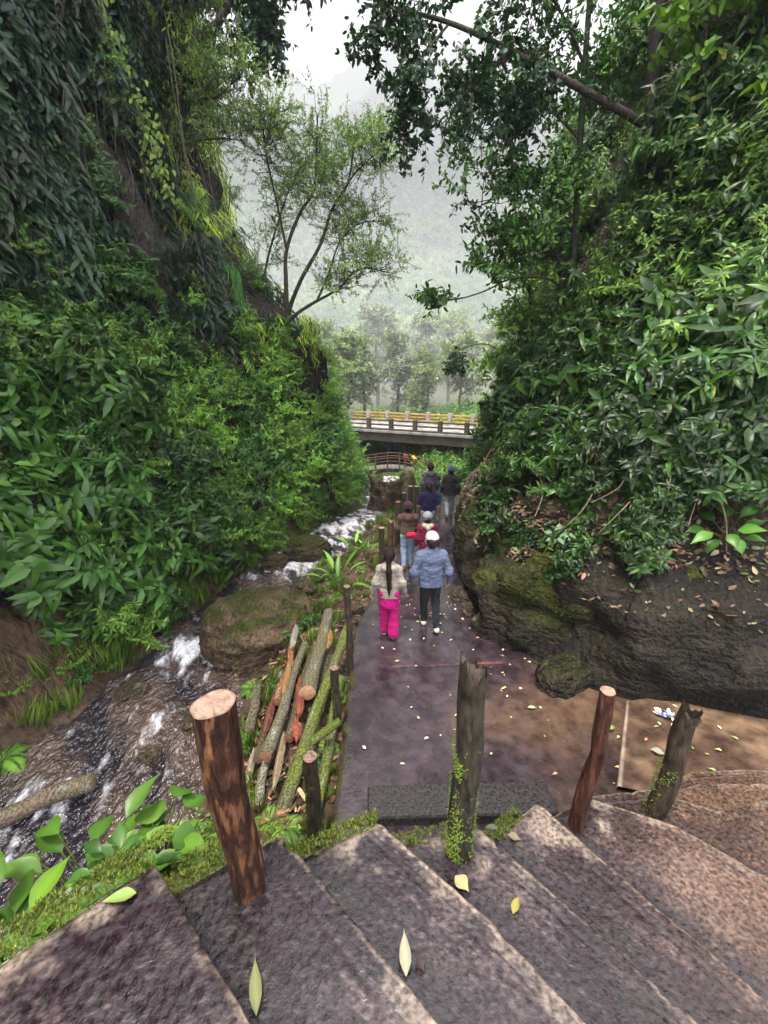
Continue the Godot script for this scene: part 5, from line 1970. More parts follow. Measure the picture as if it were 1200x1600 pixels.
# ------------------------------------------------------------------ fallen leaves
func build_leaves() -> void:
	rng.seed = 123
	var pf := PackedFloat32Array(OVAL)
	var pl := PackedFloat32Array(LANCE)
	# large ones on the steps
	var big := [
		[-0.9, 2.312, -0.97, 0.11, 0.045, 2.9, Color(0.097, 0.135, 0.032), "curled green leaf lying on the topmost visible step"],
		[-0.42, 2.112, -0.85, 0.16, 0.04, 4.4, Color(0.090, 0.097, 0.039), "long pale olive leaf on the second step"],
		[0.08, 1.912, -1.03, 0.15, 0.045, 4.7, Color(0.161, 0.151, 0.107), "long bleached leaf on the third step"],
		[0.135, 1.912, -0.985, 0.05, 0.03, 1.0, Color(0.020, 0.011, 0.009), "small dark curled leaf beside the bleached leaf"],
		[0.37, 1.712, -1.37, 0.09, 0.07, 0.9, Color(0.200, 0.161, 0.077), "broad yellow leaf at the foot of the mossy post"],
		[0.6, 1.712, -1.29, 0.09, 0.035, 5.3, Color(0.129, 0.113, 0.026), "narrow yellow-green leaf right of the mossy post"],
		[0.93, 1.512, -1.08, 0.14, 0.03, 4.6, Color(0.161, 0.148, 0.109), "thin dry pale leaf near the lower edge of the steps"],
		[-0.52, 2.115, -1.22, 0.05, 0.035, 0.6, Color(0.193, 0.177, 0.039), "small yellow leaf beside the foot of the thick peeled post"],
		[0.58, 1.712, -1.63, 0.08, 0.03, 0.1, Color(0.039, 0.048, 0.032), "grey-green leaf behind the mossy post"],
		[0.74, 1.512, -1.72, 0.08, 0.045, 0.4, Color(0.097, 0.077, 0.051), "brown oval leaf on the fifth step"],
		[2.72, 1.112, -2.2, 0.1, 0.03, 2.6, Color(0.145, 0.135, 0.071), "pale narrow leaf on the soil-stained step by the forked post"],
		[3.0, 0.1, -3.6, 0.16, 0.09, 0.5, Color(0.135, 0.135, 0.097), "light leaf near the raised edge of the paving slab"],
		[2.66, 0.03, -4.0, 0.18, 0.09, 2.9, Color(0.113, 0.129, 0.032), "large yellow-green leaf behind the slender crooked post"],
		[2.72, 0.035, -4.22, 0.13, 0.08, 1.5, Color(0.020, 0.065, 0.016), "bright green leaf on the path beside the paving slab"],
		[1.88, 0.02, -4.34, 0.13, 0.05, 0.0, Color(0.193, 0.193, 0.129), "pale leaf right of the mossy post's broken top"],
		[0.12, -0.0, -6.35, 0.1, 0.07, 0.2, Color(0.145, 0.065, 0.032), "round orange leaf on the path left of the girl"],
		[2.88, 0.06, -4.45, 0.14, 0.08, 0.9, Color(0.193, 0.200, 0.167), "whitish leaf at the foot of the bank above the slab"],
		[0.62, 1.713, -1.0, 0.045, 0.03, 0.0, Color(0.016, 0.013, 0.010), "little black seed husk on the fourth step"]]
	for b in big:
		var mb := MB.new()
		var d := Vector3(cos(b[5]), 0.1, sin(b[5])).normalized()
		mb.big_leaf(Vector3.ZERO, d, Vector3.UP, b[3], b[4], 0.12, b[6], pf if b[4] > b[3] * 0.4 else pl, 0.06)
		var o := put(mb.mesh(M.leaf_dry), "fallen_leaf")
		o.position = Vector3(b[0], b[1], b[2]) - d * b[3] * 0.5 + Vector3(0, 0.012, 0)
		tag(o, b[7], "leaf")
	# the small ones strewn on the wet path
	var shapes := []
	for k in 5:
		var mb := MB.new()
		mb.big_leaf(Vector3(-0.5, 0.03, 0), Vector3(1, 0.05, 0).normalized(), Vector3(0, 1, rf(-0.2, 0.2)).normalized(), 1.0, rf(0.35, 0.6), rf(-0.1, 0.2), [Color(0.36, 0.3, 0.13), Color(0.42, 0.38, 0.25), Color(0.28, 0.26, 0.06), Color(0.24, 0.13, 0.07), Color(0.14, 0.17, 0.05)][k], pf, 0.05)
		shapes.append(mb.mesh(M.leaf_dry))
	var tone := ["yellowish", "pale cream", "yellow-green", "brown", "green"]
	for k in 120:
		var z := -2.9 - 4.6 * pow(rng.randf(), 0.8)
		var l := tab(PATH_L, z) + 0.06
		var r := minf(tab(PATH_R, z) - 0.15, 2.9)
		var x := lerpf(l, r, pow(rng.randf(), 0.8))
		if z > -3.4 and x < 1.7:
			continue
		var v := rng.randi() % 5
		if rng.randf() < 0.5:
			v = rng.randi() % 2
		var o := put(shapes[v], "fallen_leaf")
		o.transform = Transform3D((Basis(Vector3.UP, rf(0, TAU)) * Basis(Vector3.RIGHT, rf(-0.2, 0.2))).scaled(Vector3.ONE * rf(0.028, 0.07)), Vector3(x, tab(PATH_Y, z) + nz.get_noise_2d(x * 25.0, z * 25.0) * 0.02 + 0.012, z))
		tag(o, "small %s fallen leaf lying on the wet purplish path" % tone[v], "leaf", "small %s leaves on the path" % tone[v])
	# on the brown slab
	for k in 22:
		var x := rf(2.8, 4.8)
		var z := rf(-4.3, -3.2)
		var v := rng.randi() % 5
		var o := put(shapes[v], "fallen_leaf")
		o.transform = Transform3D(Basis(Vector3.UP, rf(0, TAU)).scaled(Vector3.ONE * rf(0.04, 0.08)), Vector3(x, 0.095 + nz.get_noise_2d(x * 40.0, z * 40.0) * 0.02, z))
		tag(o, "small %s fallen leaf lying on the brown paving slab" % tone[v], "leaf", "small %s leaves on the slab" % tone[v])
	# a twig and a scrap of litter
	var mb := MB.new()
	mb.tube(pv([1.0, 0.02, -4.0, 1.12, 0.03, -4.03, 1.27, 0.02, -4.0]), PackedFloat32Array([0.006, 0.008, 0.004]), 5, Color(0.04, 0.03, 0.025))
	mb.tube(pv([1.12, 0.03, -4.03, 1.05, 0.02, -4.09]), PackedFloat32Array([0.005, 0.003]), 5, Color(0.04, 0.03, 0.025))
	tag(put(mb.mesh(M.bark), "twig"), "small dark forked twig on the wet path", "twig")
	mb = MB.new()
	for k in 9:
		mb.leaf(Vector3(rf(-0.05, 0.05), rf(0.0, 0.03), rf(-0.04, 0.04)), Vector3(rf(-1, 1), rf(0, 0.8), rf(-1, 1)).normalized(), (Vector3.UP + rdir() * 0.6).normalized(), rf(0.06, 0.11), rf(0.04, 0.07), 0.2, Color(0.62, 0.66, 0.75) if k % 3 else Color(0.25, 0.35, 0.6))
	var sc := put(mb.mesh(M.leaf_dry), "crumpled_wrapper")
	sc.position = Vector3(3.4, 0.1, -4.12)
	tag(sc, "crumpled whitish-blue plastic wrapper on the brown slab below the rock", "litter")


# ------------------------------------------------------------------ people
# a surface round tapered bones joined by a smooth minimum, meshed as surface nets
# bone: [a, b, ra, rb, depth squash]; cut: [normal, offset] keeps n.p < offset
func skin_mesh(bones: Array, cell: float, sharp: float, cuts: Array, fold: float, col: Color, col2 := Color(0, 0, 0, 0), split_y := -10.0) -> MB:
	var lo := Vector3.ONE * 1e9
	var hi := -lo
	for b in bones:
		var r: float = maxf(b[2], b[3]) + cell * 3.0
		lo = lo.min(Vector3(b[0]) - Vector3.ONE * r).min(Vector3(b[1]) - Vector3.ONE * r)
		hi = hi.max(Vector3(b[0]) + Vector3.ONE * r).max(Vector3(b[1]) + Vector3.ONE * r)
	var nx := int((hi.x - lo.x) / cell) + 2
	var ny := int((hi.y - lo.y) / cell) + 2
	var nq := int((hi.z - lo.z) / cell) + 2
	var acc := PackedFloat32Array()
	acc.resize(nx * ny * nq)
	var sxy := nx * ny
	var pad := minf(0.05, 3.0 / sharp) + cell * 1.5
	for b in bones:
		var a: Vector3 = b[0]
		var e: Vector3 = b[1]
		var ra: float = b[2]
		var rb: float = b[3]
		var sq: float = b[4] if b.size() > 4 else 1.0
		var r := maxf(ra, rb) + pad
		var l3 := ((a.min(e) - Vector3.ONE * r - lo) / cell)
		var h3 := ((a.max(e) + Vector3.ONE * r - lo) / cell)
		var sa := Vector3(a.x, a.y, a.z / sq)
		var ab := Vector3(e.x, e.y, e.z / sq) - sa
		var l2 := maxf(ab.length_squared(), 1e-8)
		for k in range(maxi(0, int(l3.z)), mini(nq, int(h3.z) + 2)):
			var pz := (lo.z + k * cell) / sq - sa.z
			for j in range(maxi(0, int(l3.y)), mini(ny, int(h3.y) + 2)):
				var py := lo.y + j * cell - sa.y
				var row := k * sxy + j * nx
				for i in range(maxi(0, int(l3.x)), mini(nx, int(h3.x) + 2)):
					var px := lo.x + i * cell - sa.x
					var t := clampf((px * ab.x + py * ab.y + pz * ab.z) / l2, 0.0, 1.0)
					var dx := px - ab.x * t
					var dy := py - ab.y * t
					var dz := pz - ab.z * t
					var d := sqrt(dx * dx + dy * dy + dz * dz) - (ra + (rb - ra) * t)
					if d < pad:
						acc[row + i] += exp(-sharp * d)
	var cand := PackedInt32Array()
	for n in acc.size():
		var v := acc[n]
		if v == 0.0:
			acc[n] = 0.2
			continue
		var d := -log(v) / sharp
		var p := lo + Vector3(n % nx, (n / nx) % ny, n / sxy) * cell
		if fold > 0.0:
			d += fold * (nz.get_noise_3d(p.x * 700.0, p.y * 520.0, p.z * 700.0) + 0.5 * nz.get_noise_3d(p.x * 300.0, p.y * 1500.0, p.z * 300.0))
		for c in cuts:
			d = maxf(d, c[0].dot(p) - c[1])
		acc[n] = d
		if absf(d) < cell * 2.0:
			cand.append(n)
	var mb := MB.new()
	var id := {}
	for n in cand:
		var i := n % nx
		var j := (n / nx) % ny
		var k := n / sxy
		for q in 8:
			var ci := i - (q & 1)
			var cj := j - ((q >> 1) & 1)
			var ck := k - (q >> 2)
			if ci < 0 or cj < 0 or ck < 0 or ci >= nx - 1 or cj >= ny - 1 or ck >= nq - 1:
				continue
			var cn := ck * sxy + cj * nx + ci
			if id.has(cn):
				continue
			var vals := [acc[cn], acc[cn + 1], acc[cn + nx], acc[cn + nx + 1], acc[cn + sxy], acc[cn + sxy + 1], acc[cn + sxy + nx], acc[cn + sxy + nx + 1]]
			var neg := 0
			for v in vals:
				if v < 0.0:
					neg += 1
			if neg == 0 or neg == 8:
				id[cn] = -1
				continue
			var sum := Vector3.ZERO
			var m := 0
			for ed in [[0, 1], [2, 3], [4, 5], [6, 7], [0, 2], [1, 3], [4, 6], [5, 7], [0, 4], [1, 5], [2, 6], [3, 7]]:
				var va: float = vals[ed[0]]
				var vb: float = vals[ed[1]]
				if (va < 0.0) != (vb < 0.0):
					var t := va / (va - vb)
					var pa := Vector3(ed[0] & 1, (ed[0] >> 1) & 1, ed[0] >> 2)
					var pb := Vector3(ed[1] & 1, (ed[1] >> 1) & 1, ed[1] >> 2)
					sum += pa.lerp(pb, t)
					m += 1
			id[cn] = mb.v.size()
			var p := lo + (Vector3(ci, cj, ck) + sum / m) * cell
			mb.v.append(p)
			mb.n.append(Vector3.UP)
			mb.c.append((col2 if p.y < split_y else col) if col2.a > 0.0 else col)
	for n in cand:
		var i := n % nx
		var j := (n / nx) % ny
		var k := n / sxy
		if i < 1 or j < 1 or k < 1:
			continue
		var v0 := acc[n]
		for ax in 3:
			var o: int = [1, nx, sxy][ax]
			if n + o >= acc.size():
				continue
			var v1 := acc[n + o]
			if (v0 < 0.0) == (v1 < 0.0):
				continue
			var u: int = [nx, sxy, 1][ax]
			var w: int = [sxy, 1, nx][ax]
			var a: int = id.get(n - u - w, -1)
			var b: int = id.get(n - w, -1)
			var c: int = id.get(n, -1)
			var d: int = id.get(n - u, -1)
			if a < 0 or b < 0 or c < 0 or d < 0:
				continue
			if v0 < 0.0:
				mb.i.append_array(PackedInt32Array([a, c, b, a, d, c]))
			else:
				mb.i.append_array(PackedInt32Array([a, b, c, a, c, d]))
	return mb


func hand_bones(w: Vector3, d: Vector3, s: float, side: float) -> Array:
	# palm, four curled fingers of unequal length and a thumb; side: +1 right, -1 left
	var fwd := Vector3(0, 0, -1)
	var across := d.cross(Vector3(side, 0, 0)).normalized()   # along the knuckle row, front to back
	if across.z > 0:
		across = -across
	var inn := Vector3(-side, 0, 0)
	var out := [[w, w + d * 0.05 * s, 0.017 * s, 0.02 * s], [w + across * 0.012 * s, w + d * 0.052 * s + across * 0.016 * s, 0.013 * s, 0.013 * s], [w - across * 0.012 * s, w + d * 0.05 * s - across * 0.018 * s, 0.013 * s, 0.012 * s]]
	for k in 4:
		var f := (1.5 - k) * 0.0165 * s
		var l: float = [0.036, 0.041, 0.038, 0.03][k] * s
		var base := w + d * 0.05 * s + across * f
		var mid := base + (d * 0.9 + inn * 0.4).normalized() * l
		var tip := mid + (d * 0.45 + inn * 0.85).normalized() * l * 0.8
		out.append([base, mid, 0.0088 * s, 0.008 * s])
		out.append([mid, tip, 0.008 * s, 0.0066 * s])
	var tb := w + d * 0.015 * s + across * 0.018 * s
	var tm := tb + (across * 0.8 + d * 0.7 + inn * 0.3).normalized() * 0.035 * s
	out.append([tb, tm, 0.011 * s, 0.009 * s])
	out.append([tm, tm + (d * 0.9 + across * 0.2 + inn * 0.4).normalized() * 0.028 * s, 0.009 * s, 0.007 * s])
	return out


func person(label: String, at: Vector3, H: float, turn: float, q: Dictionary) -> Node3D:
	var o := thing("person", label, "person", at, turn, "people walking along the path")
	var cell: float = q.get("cell", 0.014)
	var wd: float = q.get("wide", 1.0)
	var st: float = q.get("stride", 1.0)      # >0: right leg in front
	var lean: float = q.get("lean", 0.0)
	var skin: Color = q.get("skin", Color(0.3, 0.16, 0.1))
	var up := func(x: float, y: float, z: float) -> Vector3: return Vector3(x * H, y * H, z * H)
	# bends everything above the hips forward (towards -z)
	var bend := func(v: Vector3) -> Vector3:
		if v.y > 0.53 * H and lean != 0.0:
			var piv := Vector3(0, 0.53 * H, 0)
			return piv + (v - piv).rotated(Vector3(1, 0, 0), -lean)
		return v
	var J := {}
	for s in [-1.0, 1.0]:
		var k := "r" if s > 0 else "l"
		var f: float = 1.0 if s * st > 0 else 0.0
		var amt := absf(st)
		J["hip" + k] = up.call(s * 0.05, 0.515, 0.0)
		J["knee" + k] = up.call(s * 0.052, 0.29, lerpf(0.0, -0.065 if f else 0.005, amt))
		J["ank" + k] = up.call(s * 0.05, lerpf(0.05, 0.05 if f else 0.085, amt), lerpf(0.0, -0.07 if f else 0.13, amt))
		J["sh" + k] = bend.call(up.call(s * 0.1 * wd, 0.785, 0.0))
		var sw: float = q.get("swing", 0.05) * (-1.0 if f else 1.0)
		J["el" + k] = bend.call(up.call(s * 0.138 * wd, 0.63, 0.025 - sw * 0.4))
		J["wr" + k] = bend.call(up.call(s * 0.15 * wd, 0.49, -0.03 - sw))
		if q.has("el" + k):
			J["el" + k] = bend.call(Vector3(q["el" + k]) * H)
			J["wr" + k] = bend.call(Vector3(q["wr" + k]) * H)
	var neck: Vector3 = bend.call(up.call(0, 0.83, 0.0))
	var hc: Vector3 = bend.call(up.call(0, 0.93, -0.012))
	# the body under the clothes, one continuous surface
	var B := [[up.call(0, 0.53, 0), bend.call(up.call(0, 0.66, 0)), 0.07 * H * wd, 0.07 * H * wd, 0.7], [bend.call(up.call(0, 0.66, 0)), bend.call(up.call(0, 0.76, 0)), 0.07 * H * wd, 0.075 * H * wd, 0.7], [J.shl, J.shr, 0.035 * H, 0.035 * H], [bend.call(up.call(0, 0.79, 0.005)), bend.call(up.call(0, 0.875, -0.005)), 0.033 * H, 0.03 * H]]
	for k in ["l", "r"]:
		B.append([J["hip" + k], J["knee" + k], 0.045 * H, 0.034 * H])
		B.append([J["knee" + k], J["ank" + k], 0.034 * H, 0.022 * H])
		B.append([J["sh" + k], J["el" + k], 0.029 * H, 0.024 * H])
		B.append([J["el" + k], J["wr" + k], 0.024 * H, 0.016 * H])
	var body := skin_mesh(B, maxf(cell, 0.016), 60.0, [], 0.0, skin)
	# the head, with nose, chin, brow and ears
	var hs := H / 1.66 * 1.12
	var hd := func(x: float, y: float, z: float) -> Vector3: return hc + Vector3(x, y, z) * hs
	var HB := [[hd.call(0, 0.02, 0.012), hd.call(0, 0.022, -0.01), 0.088 * hs, 0.085 * hs, 1.08], [hd.call(0, -0.045, -0.03), hd.call(0, -0.075, -0.05), 0.06 * hs, 0.042 * hs], [hd.call(0, -0.005, -0.088), hd.call(0, -0.03, -0.108), 0.011 * hs, 0.014 * hs], [hd.call(-0.03, 0.012, -0.078), hd.call(0.03, 0.012, -0.078), 0.017 * hs, 0.017 * hs], [hd.call(-0.02, -0.062, -0.085), hd.call(0.02, -0.062, -0.085), 0.012 * hs, 0.012 * hs], [hd.call(0, -0.05, 0.0), neck, 0.05 * hs, 0.048 * hs]]
	for s in [-1.0, 1.0]:
		HB.append([hd.call(s * 0.086, -0.005, -0.002), hd.call(s * 0.082, -0.04, -0.012), 0.017 * hs, 0.011 * hs])
	var head := skin_mesh(HB, maxf(cell * 0.6, 0.007), 110.0, [], 0.0, skin)
	body.c.append_array(head.c)
	var off := body.v.size()
	body.v.append_array(head.v)
	body.n.append_array(head.n)
	for k in head.i:
		body.i.append(k + off)
	for s in [-1.0, 1.0]:
		var k := "r" if s > 0 else "l"
		var d: Vector3 = (J["wr" + k] - J["el" + k]).normalized()
		if q.get("hands", true):
			var hm := skin_mesh(hand_bones(J["wr" + k] + d * 0.005, d, hs * 1.05, s), maxf(0.0045, cell * 0.3), 260.0, [], 0.0, skin)
			off = body.v.size()
			body.v.append_array(hm.v)
			body.n.append_array(hm.n)
			body.c.append_array(hm.c)
			for e in hm.i:
				body.i.append(e + off)
	put(body.mesh(M.skin, true), "body", o)
	# upper garment
	var jc: Color = q.jacket
	var hem: float = q.get("hem", 0.47)
	var puff: float = q.get("puff", 1.0)
	var T := [[up.call(0, hem - 0.02, 0.0), bend.call(up.call(0, 0.64, 0.0)), q.get("flare", 0.092) * H * wd * puff, 0.088 * H * wd * puff, 0.72], [bend.call(up.call(0, 0.64, 0)), bend.call(up.call(0, 0.755, 0.0)), 0.088 * H * wd * puff, 0.092 * H * wd * puff, 0.7], [J.shl, J.shr, 0.036 * H * puff, 0.036 * H * puff, 0.95], [J.shl, neck, 0.03 * H, 0.034 * H], [J.shr, neck, 0.03 * H, 0.034 * H], [bend.call(up.call(0, 0.80, 0.003)), bend.call(up.call(0, 0.84, 0.003)), 0.05 * H, 0.042 * H]]
	for k in ["l", "r"]:
		var wr: Vector3 = J["wr" + k]
		var el: Vector3 = J["el" + k]
		if q.get("short_sleeve", false):
			T.append([J["sh" + k], (J["sh" + k] as Vector3).lerp(el, 0.72), 0.042 * H * puff, 0.041 * H * puff])
		else:
			T.append([J["sh" + k], el, 0.037 * H * puff, 0.032 * H * puff])
			T.append([el, el.lerp(wr, 0.93), 0.032 * H * puff, 0.025 * H * puff])
	if q.get("hood_down", false):
		T.append([bend.call(up.call(-0.05, 0.825, 0.045)), bend.call(up.call(0.05, 0.825, 0.045)), 0.033 * H, 0.033 * H])
		T.append([bend.call(up.call(0, 0.79, 0.06)), bend.call(up.call(0, 0.74, 0.055)), 0.035 * H, 0.015 * H])
	var tm := skin_mesh(T, cell, 48.0, [[Vector3(0, -1, 0), -hem * H]], 0.017 * q.get("fold", 1.0), jc, q.get("jacket2", Color(0, 0, 0, 0)), q.get("split", -1.0) * H)
	put(tm.mesh(M.cloth, true), q.get("top_name", "jacket"), o)
	# trousers
	var tc: Color = q.trousers
	var lw: float = q.get("leg_wide", 1.0)
	var fl: float = q.get("leg_flare", 1.0)
	var P := [[up.call(-0.028, 0.535, 0), up.call(0.028, 0.535, 0), 0.066 * H * wd, 0.066 * H * wd, 0.86], [up.call(0, 0.56, 0.0), up.call(0, 0.6, 0.0), 0.065 * H * wd, 0.065 * H * wd, 0.8]]
	for k in ["l", "r"]:
		P.append([J["hip" + k], J["knee" + k], 0.056 * H * lw, 0.042 * H * lw])
		P.append([J["knee" + k], J["ank" + k], 0.042 * H * lw, 0.034 * H * lw * fl])
	put(skin_mesh(P, cell, 60.0, [[Vector3(0, -1, 0), -q.get("cuff", 0.035) * H], [Vector3(0, 1, 0), 0.6 * H]], 0.013, tc).mesh(M[q.get("trouser_mat", "cloth")], true), "trousers", o)
	if q.has("tunic"):
		var U := [[up.call(0, 0.45, 0), up.call(0, 0.56, 0), 0.1 * H * wd, 0.085 * H * wd, 0.74], [up.call(0, 0.39, 0.005), up.call(0, 0.45, 0), 0.105 * H * wd, 0.1 * H * wd, 0.74]]
		put(skin_mesh(U, cell, 60.0, [[Vector3(0, -1, 0), -0.36 * H], [Vector3(0, 1, 0), 0.58 * H]], 0.012, q.tunic).mesh(M.cloth, true), "tunic", o)
	# shoes
	for k in ["l", "r"]:
		var a: Vector3 = J["ank" + k]
		var lift := a.y - 0.05 * H
		var heel := a + Vector3(0, -0.028 * H, 0.022 * H)
		var toe := a + Vector3(0, -0.03 * H - lift * 0.75, -0.1 * H)
		var sm := skin_mesh([[heel, toe, 0.027 * H, 0.025 * H], [a + Vector3(0, 0.005, 0.006), heel.lerp(toe, 0.3), 0.03 * H, 0.026 * H]], maxf(0.008, cell * 0.6), 90.0, [[Vector3(0, -1, 0), -0.002]], 0.0, q.get("shoe", Color(0.03, 0.03, 0.035)), q.get("sole", Color(0, 0, 0, 0)), 0.018 * H + lift)
		put(sm.mesh(M.shoe, true), "shoe", o)
	# hair
	var hcol: Color = q.get("hair", Color(0.012, 0.01, 0.01))
	var HR := [[hd.call(0, 0.034, 0.024), hd.call(0, 0.04, -0.012), 0.092 * hs, 0.086 * hs, 1.06], [hd.call(0, -0.01, 0.05), hd.call(0, -0.055, 0.045), 0.068 * hs, 0.052 * hs]]
	if q.has("ponytail"):
		HR = [[hd.call(0, 0.034, 0.022), hd.call(0, 0.04, -0.012), 0.094 * hs, 0.088 * hs, 1.06], [hd.call(0, -0.01, 0.05), hd.call(0, -0.03, 0.045), 0.072 * hs, 0.06 * hs]]
		var base: Vector3 = hd.call(0, -0.03, 0.1)
		HR.append([hd.call(0, 0.0, 0.08), base, 0.05 * hs, 0.03 * hs])
		HR.append([base, hd.call(0.005, -0.2, 0.135), 0.034 * hs, 0.046 * hs])
		HR.append([hd.call(0.005, -0.2, 0.135), hd.call(0.012, -0.46, 0.15), 0.046 * hs, 0.036 * hs])
		HR.append([hd.call(0.012, -0.46, 0.15), hd.call(0.01, -0.64, 0.13), 0.03 * hs, 0.006 * hs])
	put(skin_mesh(HR, maxf(cell * 0.6, 0.008), 90.0, [[Vector3(0, 0.25, -1).normalized(), Vector3(0, 0.25, -1).normalized().dot(hc) + 0.052 * hs]] if not q.has("ponytail") else [], 0.006, hcol).mesh(M.hair, true), "hair", o)
	# headgear
	match q.get("hat", ""):
		"cap":
			var C := [[hd.call(0, 0.05, 0.016), hd.call(0, 0.052, -0.012), 0.096 * hs, 0.094 * hs, 1.06]]
			var cap := put(skin_mesh(C, maxf(cell * 0.55, 0.007), 120.0, [[Vector3(0, -1, 0), -(hc.y + 0.022 * hs)]], 0.0, q.hat_col).mesh(M.cloth, true), "cap", o)
			put(skin_mesh([[hd.call(-0.035, 0.03, -0.11), hd.call(0.035, 0.03, -0.11), 0.045 * hs, 0.045 * hs, 1.4]], maxf(cell * 0.5, 0.007), 150.0, [[Vector3(0, 1, 0), hc.y + 0.038 * hs], [Vector3(0, -1, 0), -(hc.y + 0.026 * hs)]], 0.0, q.hat_col).mesh(M.cloth, true), "brim", cap)
			put(skin_mesh([[hd.call(-0.02, 0.035, 0.112), hd.call(0.02, 0.035, 0.112), 0.013 * hs, 0.013 * hs]], 0.006, 200.0, [], 0.0, Color(0.05, 0.05, 0.06)).mesh(M.cloth, true), "strap", cap)
		"beanie":
			put(skin_mesh([[hd.call(0, 0.045, 0.014), hd.call(0, 0.05, -0.012), 0.101 * hs, 0.098 * hs, 1.06], [hd.call(-0.03, 0.0, 0.02), hd.call(0.03, 0.0, 0.02), 0.075 * hs, 0.075 * hs, 1.25]], maxf(cell * 0.6, 0.008), 90.0, [[Vector3(0, -1, 0), -(hc.y + 0.0 * hs)]], 0.006, q.hat_col, q.get("hat_col2", Color(0, 0, 0, 0)), hc.y + 0.06 * hs).mesh(M.cloth, true), "knitted_hat", o)
		"hood":
			put(skin_mesh([[hd.call(0, 0.04, 0.02), hd.call(0, 0.04, -0.015), 0.11 * hs, 0.104 * hs, 1.08], [hd.call(0, -0.03, 0.04), hd.call(0, -0.1, 0.04), 0.1 * hs, 0.09 * hs]], maxf(cell * 0.7, 0.01), 70.0, [], 0.008, q.hat_col).mesh(M.cloth, true), "hood", o)
	if q.has("collar"):
		put(skin_mesh([[bend.call(up.call(-0.045, 0.832, 0.036)), bend.call(up.call(0.045, 0.832, 0.036)), 0.033 * H, 0.033 * H], [bend.call(up.call(-0.07, 0.825, 0.0)), bend.call(up.call(-0.045, 0.832, 0.036)), 0.024 * H, 0.033 * H], [bend.call(up.call(0.07, 0.825, 0.0)), bend.call(up.call(0.045, 0.832, 0.036)), 0.024 * H, 0.033 * H], [bend.call(up.call(0, 0.795, 0.062)), bend.call(up.call(0, 0.745, 0.06)), 0.036 * H, 0.02 * H]], cell * 0.8, 70.0, [], 0.006, q.collar).mesh(M.cloth, true), "hood", o)
	if q.has("pouch"):
		var pm := skin_mesh([[up.call(0.02, 0.555, 0.078), up.call(0.085, 0.555, 0.06), 0.036 * H, 0.034 * H, 0.8]], 0.009, 90.0, [], 0.003, q.pouch)
		put(pm.mesh(M.cloth, true), "waist_pouch", o)
	if q.has("backpack"):
		put(skin_mesh([[bend.call(up.call(-0.04, 0.7, 0.085)), bend.call(up.call(0.04, 0.7, 0.085)), 0.06 * H, 0.06 * H, 0.8], [bend.call(up.call(0, 0.62, 0.085)), bend.call(up.call(0, 0.76, 0.08)), 0.07 * H, 0.06 * H, 0.7]], cell, 60.0, [], 0.006, q.backpack).mesh(M.cloth, true), "backpack", o)
	return o


